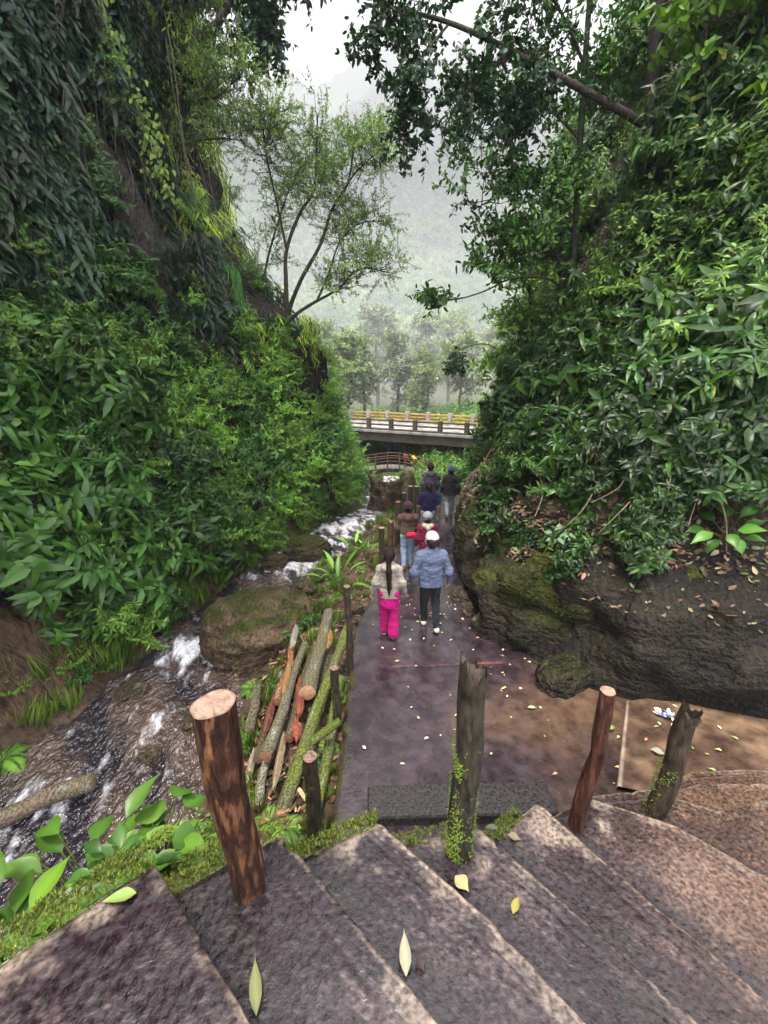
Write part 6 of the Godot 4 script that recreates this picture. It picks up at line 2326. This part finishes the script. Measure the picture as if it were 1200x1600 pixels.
func build_people() -> void:
	person("girl with a long black ponytail, pale beige hooded jacket and magenta trousers", Vector3(0.08, 0.0, -5.94), 1.5, -0.1, {"jacket": Color(0.2, 0.178, 0.15), "hem": 0.485, "flare": 0.12, "puff": 1.05, "trousers": Color(0.25, 0.004, 0.085), "leg_wide": 1.18, "leg_flare": 1.45, "cuff": 0.03, "tunic": Color(0.31, 0.006, 0.11), "stride": -0.45, "hood_down": true, "ponytail": true, "shoe": Color(0.5, 0.5, 0.5), "sole": Color(0.03, 0.03, 0.035), "wide": 0.95, "ell": Vector3(-0.14, 0.64, 0.02), "wrl": Vector3(-0.18, 0.5, -0.01), "elr": Vector3(0.14, 0.64, 0.02), "wrr": Vector3(0.165, 0.51, -0.05)})
	person("man in a white cap, blue-grey jacket and black trousers walking beside the girl", Vector3(0.76, 0.0, -6.19), 1.66, 0.05, {"jacket": Color(0.068, 0.083, 0.135), "hem": 0.475, "flare": 0.1, "puff": 1.12, "wide": 1.08, "trousers": Color(0.014, 0.014, 0.016), "stride": -0.95, "hair": Color(0.02, 0.018, 0.016), "hat": "cap", "hat_col": Color(0.3, 0.3, 0.33), "shoe": Color(0.42, 0.4, 0.33), "sole": Color(0.5, 0.5, 0.46), "fold": 1.4, "ell": Vector3(-0.17, 0.63, 0.03), "wrl": Vector3(-0.21, 0.51, -0.06), "elr": Vector3(0.172, 0.63, 0.03), "wrr": Vector3(0.185, 0.5, -0.03)})
	person("woman in a brown hooded jacket with a bright red waist pouch and pale jeans", Vector3(0.54, -0.29, -9.1), 1.6, 0.0, {"cell": 0.017, "jacket": Color(0.06, 0.035, 0.03), "jacket2": Color(0.08, 0.062, 0.036), "split": 0.66, "hem": 0.5, "puff": 1.12, "hood_down": true, "trousers": Color(0.16, 0.21, 0.3), "stride": 0.6, "hat": "beanie", "hat_col": Color(0.03, 0.014, 0.02), "hat_col2": Color(0.02, 0.012, 0.016), "pouch": Color(0.7, 0.015, 0.06), "shoe": Color(0.08, 0.04, 0.03), "ell": Vector3(-0.16, 0.65, 0.0), "wrl": Vector3(-0.12, 0.56, -0.1), "elr": Vector3(0.16, 0.65, 0.0), "wrr": Vector3(0.14, 0.55, -0.08)})
	person("person in a maroon jacket with a cream hood and grey knitted hat", Vector3(0.93, -0.24, -8.5), 1.5, 0.05, {"cell": 0.016, "jacket": Color(0.1, 0.009, 0.028), "hem": 0.42, "puff": 1.15, "flare": 0.1, "trousers": Color(0.04, 0.03, 0.04), "stride": 0.4, "hat": "beanie", "hat_col": Color(0.16, 0.15, 0.18), "hat_col2": Color(0.1, 0.095, 0.115), "collar": Color(0.28, 0.24, 0.2), "hair": Color(0.03, 0.02, 0.02)})
	person("man in a dark navy short-sleeved shirt and dark cap with bare arms", Vector3(1.18, -0.34, -10.8), 1.72, 0.0, {"cell": 0.018, "jacket": Color(0.012, 0.008, 0.034), "top_name": "shirt", "short_sleeve": true, "hem": 0.5, "wide": 1.08, "puff": 1.06, "trousers": Color(0.14, 0.14, 0.15), "leg_wide": 1.2, "stride": 0.5, "hat": "cap", "hat_col": Color(0.02, 0.018, 0.03), "skin": Color(0.2, 0.1, 0.07)})
	person("man in a charcoal hooded sweatshirt ahead of the navy shirt walker", Vector3(1.5, -0.38, -13.4), 1.74, 0.1, {"cell": 0.02, "jacket": Color(0.045, 0.042, 0.055), "hem": 0.48, "puff": 1.15, "hood_down": true, "trousers": Color(0.03, 0.03, 0.035), "stride": -0.6, "wide": 1.08})
	person("person in a black jacket, dark blue knitted hat and patterned grey trousers", Vector3(2.12, -0.36, -13.1), 1.68, -0.05, {"cell": 0.02, "jacket": Color(0.014, 0.015, 0.014), "hem": 0.46, "puff": 1.2, "wide": 1.1, "trousers": Color(1, 1, 1), "trouser_mat": "camo", "stride": 0.9, "hat": "beanie", "hat_col": Color(0.03, 0.04, 0.08)})
	person("child in a teal top half hidden between the two dark-jacketed walkers", Vector3(1.82, -0.38, -13.7), 1.25, 0.0, {"cell": 0.022, "jacket": Color(0.08, 0.2, 0.18), "hem": 0.48, "trousers": Color(0.05, 0.1, 0.25), "stride": 0.4, "hands": false})
	person("small figure in a reddish-brown top standing on the arched footbridge", Vector3(1.45, -1.72, -28.0), 1.0, 0.4, {"cell": 0.022, "jacket": Color(0.25, 0.09, 0.07), "hem": 0.48, "trousers": Color(0.2, 0.06, 0.06), "stride": 0.3, "hands": false})
	person("figure in an orange jacket bending over on the arched footbridge", Vector3(2.15, -1.93, -28.0), 1.2, 1.3, {"cell": 0.022, "jacket": Color(0.75, 0.3, 0.02), "hem": 0.5, "trousers": Color(0.035, 0.03, 0.05), "stride": 0.8, "lean": 0.75, "puff": 1.15, "hands": false})


# ------------------------------------------------------------------ trees
func tree(called: String, label: String, limbs: Array, sprigs: Array, count: int, spread: float, size: float, bark: Color, seed_: int, first := 0.35, ta := 0.8, tb := 1.2, category := "tree") -> Node3D:
	# limbs: [points, start radius, end radius]; the first is the trunk
	var o := thing(called, label, category)
	var lines := []
	for k in limbs.size():
		var a: Array = limbs[k]
		var m := 20
		var ln := smooth_line(a[0], m)
		var mb := MB.new()
		mb.tube(ln, taper(m, a[1], a[2]), 9, bark, false, 0.08, seed_ + k)
		put(mb.mesh(M.bark), "trunk" if k == 0 else "limb", o)
		lines.append(ln)
	rng.seed = seed_
	var xf := lists(sprigs.size())
	var cs := lists(sprigs.size())
	var tw := MB.new()
	for k in count:
		var li := 0 if lines.size() == 1 else 1 + rng.randi() % (lines.size() - 1)
		var ln: PackedVector3Array = lines[li]
		var j := int(lerpf(first, 1.0, rng.randf()) * (ln.size() - 1))
		var p := ln[j]
		var off := rdir() * spread * pow(rng.randf(), 0.6)
		off.y = absf(off.y) * 0.7 - off.y * 0.0 if rng.randf() < 0.65 else off.y
		var q := p + off
		tw.tube(PackedVector3Array([p, p + off * 0.55 + Vector3(0, -0.05, 0), q]), PackedFloat32Array([0.012 * size, 0.008 * size, 0.005 * size]), 4, bark, false)
		var v := rng.randi() % sprigs.size()
		var up := (off.normalized() + Vector3(0, 0.5, 0) + rdir() * 0.4).normalized()
		xf[v].append(Transform3D(basis_to(up, rf(0, TAU)).scaled(Vector3.ONE * size * rf(0.7, 1.25)), q))
		cs[v].append(tint(ta, tb))
	put(tw.mesh(M.bark), "twigs", o).set_meta("kind", "stuff")
	for v in sprigs.size():
		if xf[v].size():
			scatter(sprigs[v], "crown", xf[v], cs[v], o)
	return o


func build_trees() -> void:
	var small := [make_sprig(400, 26, 0.75, 0.085, 0.026, 0.2, MID * 1.3, Color(0.17, 0.22, 0.07), "leaf_dull"), make_sprig(401, 26, 0.75, 0.08, 0.024, 0.1, MID * 1.3, Color(0.17, 0.22, 0.07), "leaf_dull")]
	var dark := [make_sprig(402, 13, 0.5, 0.115, 0.055, 0.7, BLUE * 0.8, DEEP), make_sprig(403, 13, 0.5, 0.12, 0.055, 0.5, BLUE * 0.8, DEEP)]
	var mid := [make_sprig(404, 14, 0.6, 0.12, 0.05, 0.5, DEEP, MID * 1.2), make_sprig(405, 14, 0.6, 0.13, 0.05, 0.4, DEEP, MID * 1.2)]
	var bright := [make_sprig(406, 10, 0.65, 0.2, 0.07, 0.5, MID, BRIGHT), make_sprig(407, 10, 0.65, 0.19, 0.075, 0.4, MID, BRIGHT)]
	var pale := [make_sprig(408, 22, 1.2, 0.24, 0.12, 0.3, Color(0.1, 0.14, 0.07), Color(0.17, 0.2, 0.12), "leaf_dull"), make_sprig(409, 22, 1.2, 0.26, 0.1, 0.2, Color(0.08, 0.13, 0.04), Color(0.16, 0.2, 0.07), "leaf_dull")]  # leaf colours paled to carry the haze of distance
	var bark := Color(0.07, 0.055, 0.042)
	# the leaning tree on the nose of the left cliff
	tree("leaning_tree", "thin dark-limbed tree with feathery foliage leaning out from the left cliff", [
		[pv([-4.7, 3.0, -15.3, -4.12, 4.21, -15.5, -3.65, 5.45, -15.5, -3.25, 6.04, -15.5]), 0.162, 0.104],
		[pv([-3.25, 6.0, -15.5, -3.22, 7.0, -15.5, -3.15, 7.95, -15.6, -2.63, 9.0, -15.6, -2.16, 9.42, -15.3, -1.99, 10.2, -15.0, -1.9, 11.2, -15]), 0.081, 0.018],
		[pv([-3.25, 6.0, -15.5, -2.7, 6.95, -15.2, -1.99, 7.9, -15, -1.56, 8.9, -15, -1.05, 9.6, -15, -0.83, 11.0, -15]), 0.074, 0.017],
		[pv([-3.6, 5.5, -15.5, -2.9, 6.0, -15.3, -2.3, 6.32, -15.2, -1.43, 6.72, -15, -0.81, 7.27, -15, 0.1, 7.13, -14.8]), 0.068, 0.013],
		[pv([-2.2, 6.36, -15.2, -1.8, 7.2, -15.4, -1.44, 8.13, -15.6, -0.82, 8.66, -15.6, 0.0, 8.75, -15.6]), 0.041, 0.010],
		[pv([-4.12, 4.3, -15.6, -4.3, 6.0, -16.4, -4.23, 7.7, -17, -3.27, 10.0, -17, -2.59, 10.9, -17]), 0.068, 0.016],
		[pv([-3.15, 7.95, -15.6, -3.3, 9.2, -15.2, -3.5, 10.6, -15.0, -3.3, 11.6, -15]), 0.041, 0.013],
		[pv([-1.56, 8.9, -15, -0.9, 9.6, -14.7, -0.3, 10.0, -14.5, 0.2, 10.3, -14.4]), 0.034, 0.010]], small, 330, 0.8, 1.0, bark, 11, 0.55, 0.9, 1.6)
	# overhanging from the left
	tree("overhanging_branch", "thick bare branch reaching out of the upper left cliff with dark leaf clusters", [
		[pv([-7.4, 12.4, -16.2, -6.4, 12.7, -15.9, -5.65, 13.06, -15.5, -4.79, 13.4, -15.5, -4.27, 14.0, -15.5, -3.4, 14.8, -15.3, -2.0, 15.3, -15]), 0.14, 0.07],
		[pv([-3.4, 14.8, -15.3, -3.2, 14.0, -15.2, -3.3, 13.2, -15.3, -3.5, 12.3, -15.4]), 0.03, 0.01],
		[pv([-3.6, 14.7, -15.3, -3.7, 13.6, -15.4, -3.6, 12.8, -15.4]), 0.03, 0.01],
		[pv([-2.6, 15.1, -15.1, -2.2, 14.5, -15, -2.0, 13.9, -15]), 0.03, 0.01]], dark, 60, 0.45, 1.75, Color(0.11, 0.09, 0.075), 12, 0.2, 0.8, 1.1, "branch")
	tree("overhanging_branch", "slim forked branch at the very top left in front of the pale sky", [
		[pv([-7.2, 12.8, -15.2, -6.6, 13.3, -15, -6.0, 13.9, -14.8, -5.2, 14.8, -14.6]), 0.08, 0.04],
		[pv([-6.0, 13.9, -14.8, -5.6, 13.7, -14.8, -5.0, 13.9, -14.8]), 0.025, 0.01]], dark, 12, 0.6, 1.4, Color(0.1, 0.08, 0.07), 13, 0.3, 0.8, 1.1, "branch")
	tree("pale_tree", "airy pale-leaved tree on the cliff edge behind the overhanging branch", [
		[pv([-7.2, 9.5, -15.5, -6.4, 10.5, -15.3, -5.2, 11.6, -15, -4.4, 12.4, -15]), 0.08, 0.03],
		[pv([-6.4, 10.5, -15.3, -5.2, 10.6, -15, -4.3, 10.6, -15, -3.9, 10.4, -15]), 0.035, 0.01], [pv([-5.2, 11.6, -15, -4.6, 11.4, -14.6, -3.8, 11.8, -14.4]), 0.03, 0.01], [pv([-5.8, 11, -15.2, -5.0, 12.6, -15.4, -4.5, 13.6, -15.4]), 0.03, 0.01]], small, 85, 0.8, 1.0, bark, 14, 0.3, 0.9, 1.3)
	# the tall tree of the right bank and its limbs over the path
	tree("tall_tree", "tall dark tree on the right bank whose limbs hang over the middle of the sky", [
		[pv([5.4, 5.0, -9.6, 4.95, 6.6, -9.2, 4.6, 8.3, -9.0, 4.4, 10.5, -9.0, 4.3, 13.0, -9.0]), 0.14, 0.09],
		[pv([4.6, 8.2, -9.1, 3.5, 8.6, -9, 2.12, 9.16, -9, 1.05, 9.53, -9, 0, 9.75, -9, -0.4, 10.0, -9]), 0.07, 0.02],
		[pv([1.05, 9.5, -9, 0.7, 9.1, -8.9, 0.35, 8.6, -8.8, 0.25, 8.1, -8.8, 0.42, 7.6, -8.8]), 0.02, 0.006],
		[pv([2.12, 9.1, -9, 1.6, 8.8, -9, 1.2, 8.4, -9, 1.0, 7.95, -9]), 0.022, 0.007],
		[pv([0.2, 9.7, -9, 0.0, 9.3, -9, -0.25, 9.0, -9]), 0.016, 0.006],
		[pv([2.6, 9.0, -9, 2.4, 8.5, -9.2, 2.1, 8.0, -9.4]), 0.02, 0.007]], dark, 105, 0.42, 1.0, Color(0.06, 0.048, 0.038), 15, 0.15, 0.9, 1.35)
	tree("slender_tree", "slender straight tree with drooping light leaves half-way up the right bank", [
		[pv([4.35, 2.6, -10.1, 4.13, 4.41, -10, 4.04, 5.44, -10, 3.83, 8.07, -10, 3.71, 9.92, -10, 3.6, 12.5, -10]), 0.07, 0.045],
		[pv([3.9, 7.2, -10, 3.2, 7.6, -10, 2.4, 7.5, -10, 1.75, 7.2, -10]), 0.03, 0.008],
		[pv([3.8, 8.4, -10, 3.1, 9.0, -10.2, 2.3, 9.0, -10.3, 1.6, 8.5, -10.3]), 0.03, 0.008],
		[pv([3.75, 9.5, -10, 3.0, 10.3, -9.8, 2.2, 10.6, -9.6, 1.4, 10.3, -9.5]), 0.03, 0.008],
		[pv([4.0, 6.0, -10, 3.4, 6.7, -10.2, 2.8, 6.8, -10.3, 2.3, 6.5, -10.4]), 0.025, 0.008],
		[pv([3.8, 8.9, -10, 4.4, 9.5, -9.8, 5.0, 9.8, -9.5]), 0.025, 0.008]], mid, 175, 0.75, 1.05, Color(0.05, 0.045, 0.035), 16, 0.2, 0.9, 1.4)
	tree("low_branch", "long thin branch with leaf clusters reaching left over the path in front of the mountain", [
		[pv([4.1, 5.3, -9.9, 3.6, 5.8, -9.7, 3.08, 5.93, -9.5, 2.5, 5.88, -9.5, 2.07, 5.68, -9.5, 1.5, 5.52, -9.5, 0.95, 5.5, -9.5]), 0.03, 0.008],
		[pv([1.6, 5.55, -9.5, 1.2, 5.5, -9.5, 0.75, 5.5, -9.5, 0.6, 5.55, -9.5]), 0.01, 0.005],
		[pv([2.6, 5.9, -9.5, 2.2, 6.0, -9.5, 1.9, 6.1, -9.5, 1.8, 6.3, -9.5]), 0.012, 0.005],
		[pv([3.1, 5.93, -9.5, 2.9, 6.3, -9.5, 2.6, 6.5, -9.5, 2.35, 6.9, -9.5]), 0.014, 0.005]], [make_sprig(410, 7, 0.28, 0.15, 0.06, 0.4, DEEP, MID)], 26, 0.16, 1.0, Color(0.05, 0.04, 0.03), 17, 0.35, 0.9, 1.3, "branch")
	tree("hanging_branch", "small dark hanging branch tip above the bridge's right end", [
		[pv([3.6, 4.6, -13.2, 3.0, 4.9, -13, 2.4, 4.85, -13, 1.95, 4.6, -13]), 0.02, 0.008],
		[pv([2.3, 4.8, -13, 2.1, 4.4, -13, 1.85, 4.0, -13]), 0.01, 0.005]], dark, 14, 0.25, 0.8, Color(0.05, 0.04, 0.03), 18, 0.4, 0.8, 1.2, "branch")
	tree("bank_tree", "bright leafy tree overhanging the upper right corner", [
		[pv([7.2, 6.5, -9.0, 6.6, 8.0, -8.6, 6.0, 9.6, -8.2, 5.4, 11.5, -8.0]), 0.12, 0.06],
		[pv([6.6, 8.0, -8.6, 5.8, 8.7, -8.2, 5.2, 8.9, -8, 4.6, 8.8, -7.8]), 0.04, 0.01],
		[pv([6.2, 9.0, -8.4, 6.0, 9.2, -7.6, 5.6, 9.2, -7.0, 5.2, 8.9, -6.6]), 0.04, 0.01],
		[pv([5.9, 10, -8.2, 5.2, 10.4, -8.2, 4.5, 10.4, -8.2]), 0.04, 0.01],
		[pv([6.6, 8.0, -8.6, 6.4, 8.3, -7.8, 6.1, 8.1, -7.2, 5.8, 7.6, -6.8]), 0.04, 0.01]], bright, 125, 0.75, 1.1, bark, 19, 0.1, 0.9, 1.5)
	tree("bank_tree", "bright leafy tree leaning over the path end at the right of the bridge", [
		[pv([4.6, 2.0, -12.6, 4.2, 3.8, -12.3, 3.9, 5.4, -12.2, 3.6, 7.0, -12.0]), 0.07, 0.03],
		[pv([4.2, 3.8, -12.3, 3.6, 4.2, -12.2, 3.1, 4.2, -12.2]), 0.025, 0.008],
		[pv([4.0, 5.0, -12.2, 3.5, 5.5, -12.3, 3.1, 5.4, -12.3]), 0.025, 0.008],
		[pv([4.3, 3.2, -12.4, 3.7, 3.2, -12.3, 3.2, 2.9, -12.4]), 0.025, 0.008],
		[pv([3.8, 6.0, -12.1, 3.3, 6.6, -11.9, 2.9, 6.6, -11.8]), 0.025, 0.008]], bright, 95, 0.55, 0.85, bark, 20, 0.2, 1.0, 1.6)
	# trees beyond the bridge
	var far := [
		[-3.6, -44.0, 11.0, 1, "haze-paled tree with two straight trunks just left of the road bridge"], [-2.2, -45.5, 10.0, 0, "second straight-trunked tree behind the left end of the bridge"], [1.5, -50.0, 12.0, 0, "tall pale grey-green tree behind the middle of the bridge"], [4.5, -47.0, 9.0, 1, "rounded light tree right of the middle of the bridge"],
		[8.5, -50.0, 10.5, 1, "light green spreading tree behind the right half of the bridge"], [12.5, -46.0, 10.0, 1, "bushy tree behind the right end of the bridge"], [-7.0, -52.0, 12.0, 0, "pale tree half hidden by the nose of the left cliff"], [16.0, -62.0, 13.0, 0, "large soft-crowned tree far behind the hanging branch tip"],
		[6.5, -66.0, 15.0, 0, "tall hazy tree between the two nearer trees behind the bridge"], [-1.0, -70.0, 16.0, 0, "tallest hazy tree far up the valley"], [11.0, -75.0, 15.0, 1, "hazy broad tree at the foot of the mountain"], [-12.0, -68.0, 15.0, 1, "hazy tree at the foot of the mountain beyond the cliff"]]
	var n := 0
	for a in far:
		rng.seed = 700 + n
		var gy := floor_y(a[0], a[1]) - 0.3
		var h: float = a[2]
		var c := Vector3(a[0], gy, a[1])
		var limbs := [[PackedVector3Array([c, c + Vector3(rf(-0.2, 0.2), h * 0.35, 0), c + Vector3(rf(-0.4, 0.4), h * 0.68, 0), c + Vector3(rf(-0.5, 0.5), h * 0.95, 0)]), 0.02 * h, 0.006 * h]]
		for k in 9:
			var t := rf(0.3, 0.9)
			var b := c + Vector3(0, h * t, 0)
			var d := Vector3(rf(-1, 1), rf(0.1, 0.7), rf(-1, 1)).normalized() * h * rf(0.16, 0.3) * (1.35 - t)
			limbs.append([PackedVector3Array([b, b + d * 0.5 + Vector3(0, 0.1, 0), b + d]), 0.008 * h, 0.003 * h])
		tree("valley_tree", a[4], limbs, [pale[a[3]]], 130, h * 0.1, h / 11.0, Color(0.12, 0.1, 0.085), 720 + n, 0.25, 1.0, 1.7)
		n += 1
	# scrub on the ground round both bridges and on the valley sides
	rng.seed = 55
	var kinds: Array = F.fine + F.pinnate + F.whorl
	var xf := lists(kinds.size())
	var cs := lists(kinds.size())
	for k in 900:
		var z := rf(-18.5, -60.0)
		var x := rf(-9, 14) * (1.0 if z > -36 else 1.5)
		var sl := tab(STREAM_L, z)
		var sr := tab(STREAM_R, z)
		var y := floor_y(x, z)
		if x > sl - 0.3 and x < sr + 0.5:
			continue
		if z > -27.0 and x > tab(PATH_L, z) - 0.4 and x < tab(PATH_R, z) + 0.4:
			continue
		if x < sl:
			y = maxf(y, left_surface(z, clampf((sl - x) * 0.5, 0.1, 4.0)).y) if z > -36 else y
		var v := rng.randi() % kinds.size()
		xf[v].append(slot_xf(Vector3(x, y - 0.1, z), (Vector3.UP + rdir() * 0.2).normalized(), Vector3.ZERO, rf(0.8, 1.9) * (1.0 if z > -34 else 1.35), rf(0, TAU)))
		cs[v].append(tint(0.9, 1.6))
	for k in 520:
		var z := rf(-39.5, -58.0)
		var x := rf(-14, 22)
		var v := rng.randi() % kinds.size()
		xf[v].append(slot_xf(Vector3(x, floor_y(x, z) - 0.1, z), (Vector3.UP + rdir() * 0.2).normalized(), Vector3.ZERO, rf(1.6, 3.0), rf(0, TAU)))
		cs[v].append(tint(1.1, 1.9))
	mass("valley_scrub", "light green scrub on the valley floor round the two bridges", "undergrowth", kinds, xf, cs)


# ------------------------------------------------------------------ bridges
func build_bridges() -> void:
	var d := Vector3(0.8837, 0, 0.468)
	var aw := Vector3(0.468, 0, -0.8837)
	var o0 := Vector3(-3.2, 0, -36.0)
	var dark := Color(0.06, 0.048, 0.034)
	var o := thing("road_bridge", "dark concrete road bridge with a post-and-rail parapet crossing the valley", "bridge")
	var at := func(a: float, b: float, y: float) -> Vector3: return o0 + d * a + aw * b + Vector3(0, y, 0)
	var mb := MB.new()
	mb.box(at.call(6.0, 0.0, -0.54), d, Vector3.UP, -aw, Vector3(30, 0.7, 0.45), 0.03, dark)
	put(mb.mesh(M.bridge), "girder", o)
	mb = MB.new()
	mb.box(at.call(6.0, 5.6, -0.54), d, Vector3.UP, -aw, Vector3(30, 0.7, 0.45), 0.03, dark)
	put(mb.mesh(M.bridge), "girder", o)
	mb = MB.new()
	mb.box(at.call(6.0, 2.8, -0.1), d, Vector3.UP, -aw, Vector3(30, 0.22, 6.2), 0.03, Color(0.3, 0.29, 0.27))
	put(mb.mesh(M.bridge), "deck", o)
	for e in 2:
		mb = MB.new()
		mb.box(at.call(6.0, -0.05 if e == 0 else 5.65, 0.06), d, Vector3.UP, -aw, Vector3(30, 0.14, 0.4), 0.03, dark if e == 0 else Color(0.5, 0.48, 0.44))
		put(mb.mesh(M.bridge), "kerb", o)
	for k in 15:
		mb = MB.new()
		mb.box(at.call(-8.0 + k * 2.05, -0.05, 0.5), d, Vector3.UP, -aw, Vector3(0.32, 0.82, 0.3), 0.025, Color(0.085, 0.07, 0.052))
		put(mb.mesh(M.bridge), "parapet_post", o)
		if k < 14:
			for y in [0.76, 0.42]:
				mb = MB.new()
				mb.box(at.call(-6.975 + k * 2.05, -0.05, y), d, Vector3.UP, -aw, Vector3(1.72, 0.12, 0.14), 0.02, Color(0.07, 0.058, 0.045))
				put(mb.mesh(M.bridge), "rail", o)
	for k in 15:
		mb = MB.new()
		mb.box(at.call(-7.2 + k * 2.05, 5.65, 0.58), d, Vector3.UP, -aw, Vector3(0.34, 0.94, 0.3), 0.025, Color(0.38, 0.34, 0.3))
		put(mb.mesh(M.paint), "white_post", o)
		if k < 14:
			for y in [0.84, 0.56, 0.28]:
				mb = MB.new()
				mb.box(at.call(-6.175 + k * 2.05, 5.65, y), d, Vector3.UP, -aw, Vector3(1.72, 0.14, 0.12), 0.02, Color(0.5, 0.3, 0.07))
				put(mb.mesh(M.paint), "yellow_rail", o)
	for a in [1.15, 12.5]:
		mb = MB.new()
		mb.box(at.call(a, 0.6, -2.6), d, Vector3.UP, -aw, Vector3(0.5, 2.8, 0.7), 0.03, Color(0.09, 0.08, 0.065))
		put(mb.mesh(M.bridge), "pier", o)
	# arched footbridge
	o = thing("footbridge", "small arched wooden footbridge with post railings beneath the road bridge", "bridge")
	var line := smooth_line(pv([-1.6, -1.9, -28, -0.4, -1.72, -28, 0.6, -1.66, -28, 1.6, -1.78, -28, 2.6, -2.08, -28, 3.6, -2.42, -28, 4.6, -2.7, -28]), 25)
	mb = MB.new()
	var bm := MB.new()
	for k in 24:
		var c := (line[k] + line[k + 1]) * 0.5
		var t := (line[k + 1] - line[k])
		var tn := t.normalized()
		mb.box(c + Vector3(0, -0.04, 0), tn, Vector3(0, 0, 1).cross(tn), Vector3(0, 0, 1), Vector3(t.length() - 0.012, 0.06, 1.3), 0.008, Color(0.2, 0.17, 0.145) * (0.85 + 0.3 * fmod(k * 0.37, 1.0)))
		for s in [-0.55, 0.55]:
			bm.box(c + Vector3(0, -0.19, s), tn, Vector3(0, 0, 1).cross(tn), Vector3(0, 0, 1), Vector3(t.length() + 0.02, 0.2, 0.14), 0.01, Color(0.06, 0.045, 0.035))
	put(mb.mesh(M.bark), "deck", o)
	put(bm.mesh(M.bark), "beam", o)
	for s in [-0.6, 0.6]:
		for k in 7:
			var p := line[1 + k * 3 + (1 if k > 3 else 0)] + Vector3(0, 0, s)
			var pm := MB.new()
			pm.tube(PackedVector3Array([p + Vector3(0, -0.25, 0), p + Vector3(0, 0.3, 0), p + Vector3(0.01, 0.85, 0)]), PackedFloat32Array([0.05, 0.048, 0.045]), 8, Color(0.2, 0.11, 0.07))
			put(pm.mesh(M.bark), "post", o)
		for y in [0.78, 0.42]:
			var rl := PackedVector3Array()
			for p in line:
				rl.append(p + Vector3(0, y + 0.015 * sin(p.x * 3.0), s))
			var rm := MB.new()
			rm.tube(rl, taper(25, 0.028, 0.028), 6, Color(0.16, 0.1, 0.07))
			put(rm.mesh(M.bark), "rail", o)
	for x in [-0.3, 3.7]:
		var pm := MB.new()
		pm.box(Vector3(x, -2.9, -28), Vector3.RIGHT, Vector3.UP, Vector3.BACK, Vector3(0.5, 2.0 if x < 0 else 1.0, 1.2), 0.04, Color(0.12, 0.1, 0.07))
		put(pm.mesh(M.bridge), "abutment", o)


# ------------------------------------------------------------------ scene
func _ready() -> void:
	var cam := Camera3D.new()
	cam.name = "camera"
	cam.position = Vector3(0, 4.0, 0)
	cam.rotation = Vector3(-atan(210.0 / 660.0), 0, 0)
	cam.fov = rad_to_deg(2.0 * atan(800.0 / 660.0))
	cam.near = 0.05
	cam.far = 2000.0
	cam.current = true
	add_child(cam)
	var sky := ProceduralSkyMaterial.new()
	sky.sky_top_color = Color(0.965, 0.965, 0.985)
	sky.sky_horizon_color = Color(0.95, 0.955, 0.97)
	sky.ground_bottom_color = Color(0.2, 0.22, 0.2)
	sky.ground_horizon_color = Color(0.6, 0.63, 0.66)
	sky.sky_energy_multiplier = 1.0
	var env := Environment.new()
	env.background_mode = Environment.BG_SKY
	env.sky = Sky.new()
	env.sky.sky_material = sky
	env.tonemap_mode = Environment.TONE_MAPPER_LINEAR
	env.tonemap_exposure = 6.0
	env.sdfgi_enabled = true
	env.ssao_enabled = true
	env.ssil_enabled = true
	env.fog_enabled = true
	env.fog_density = 0.0005
	env.fog_light_color = Color(0.93, 0.95, 1.0)
	var we := WorldEnvironment.new()
	we.name = "world"
	we.environment = env
	add_child(we)
	# mist standing between the valley trees and the mountain
	env.volumetric_fog_enabled = true
	env.volumetric_fog_density = 0.0
	for a in [[Vector3(0, 8, -66), Vector3(130, 36, 60), 0.0035, "pale mist among the trees beyond the road bridge"], [Vector3(0, 90, -230), Vector3(560, 200, 250), 0.0006, "thin pale mist before the mountainside"], [Vector3(0, 275, -360), Vector3(900, 160, 420), 0.007, "cloud hiding the top of the mountain"]]:
		var mist := FogVolume.new()
		mist.name = numbered("mist")
		mist.shape = RenderingServer.FOG_VOLUME_SHAPE_BOX
		mist.position = a[0]
		mist.size = a[1]
		var fm := FogMaterial.new()
		fm.density = a[2]
		fm.albedo = Color(0.99, 0.995, 1.0)
		mist.material = fm
		tag(mist, a[3], "mist", "", "stuff")
		add_child(mist)
	var sun := DirectionalLight3D.new()
	sun.name = "sun"
	sun.light_energy = 0.5
	sun.light_angular_distance = 14.0
	sun.light_color = Color(1.0, 0.97, 0.92)
	sun.shadow_enabled = true
	sun.look_at_from_position(Vector3.ZERO, Vector3(0.2, -1.0, -0.2))
	add_child(sun)

	nz.seed = 7
	nz.fractal_octaves = 3
	nz2.seed = 19
	nz2.fractal_octaves = 3
	make_materials()
	make_plants()
	build_ground()
	build_mountain()
	build_path()
	build_stream()
	build_stairs()
	build_bridges()
	build_rocks()
	build_posts()
	build_logs()
	build_trees()
	build_left_growth()
	build_right_growth()
	build_small_plants()
	build_weeds()
	build_people()
	build_leaves()
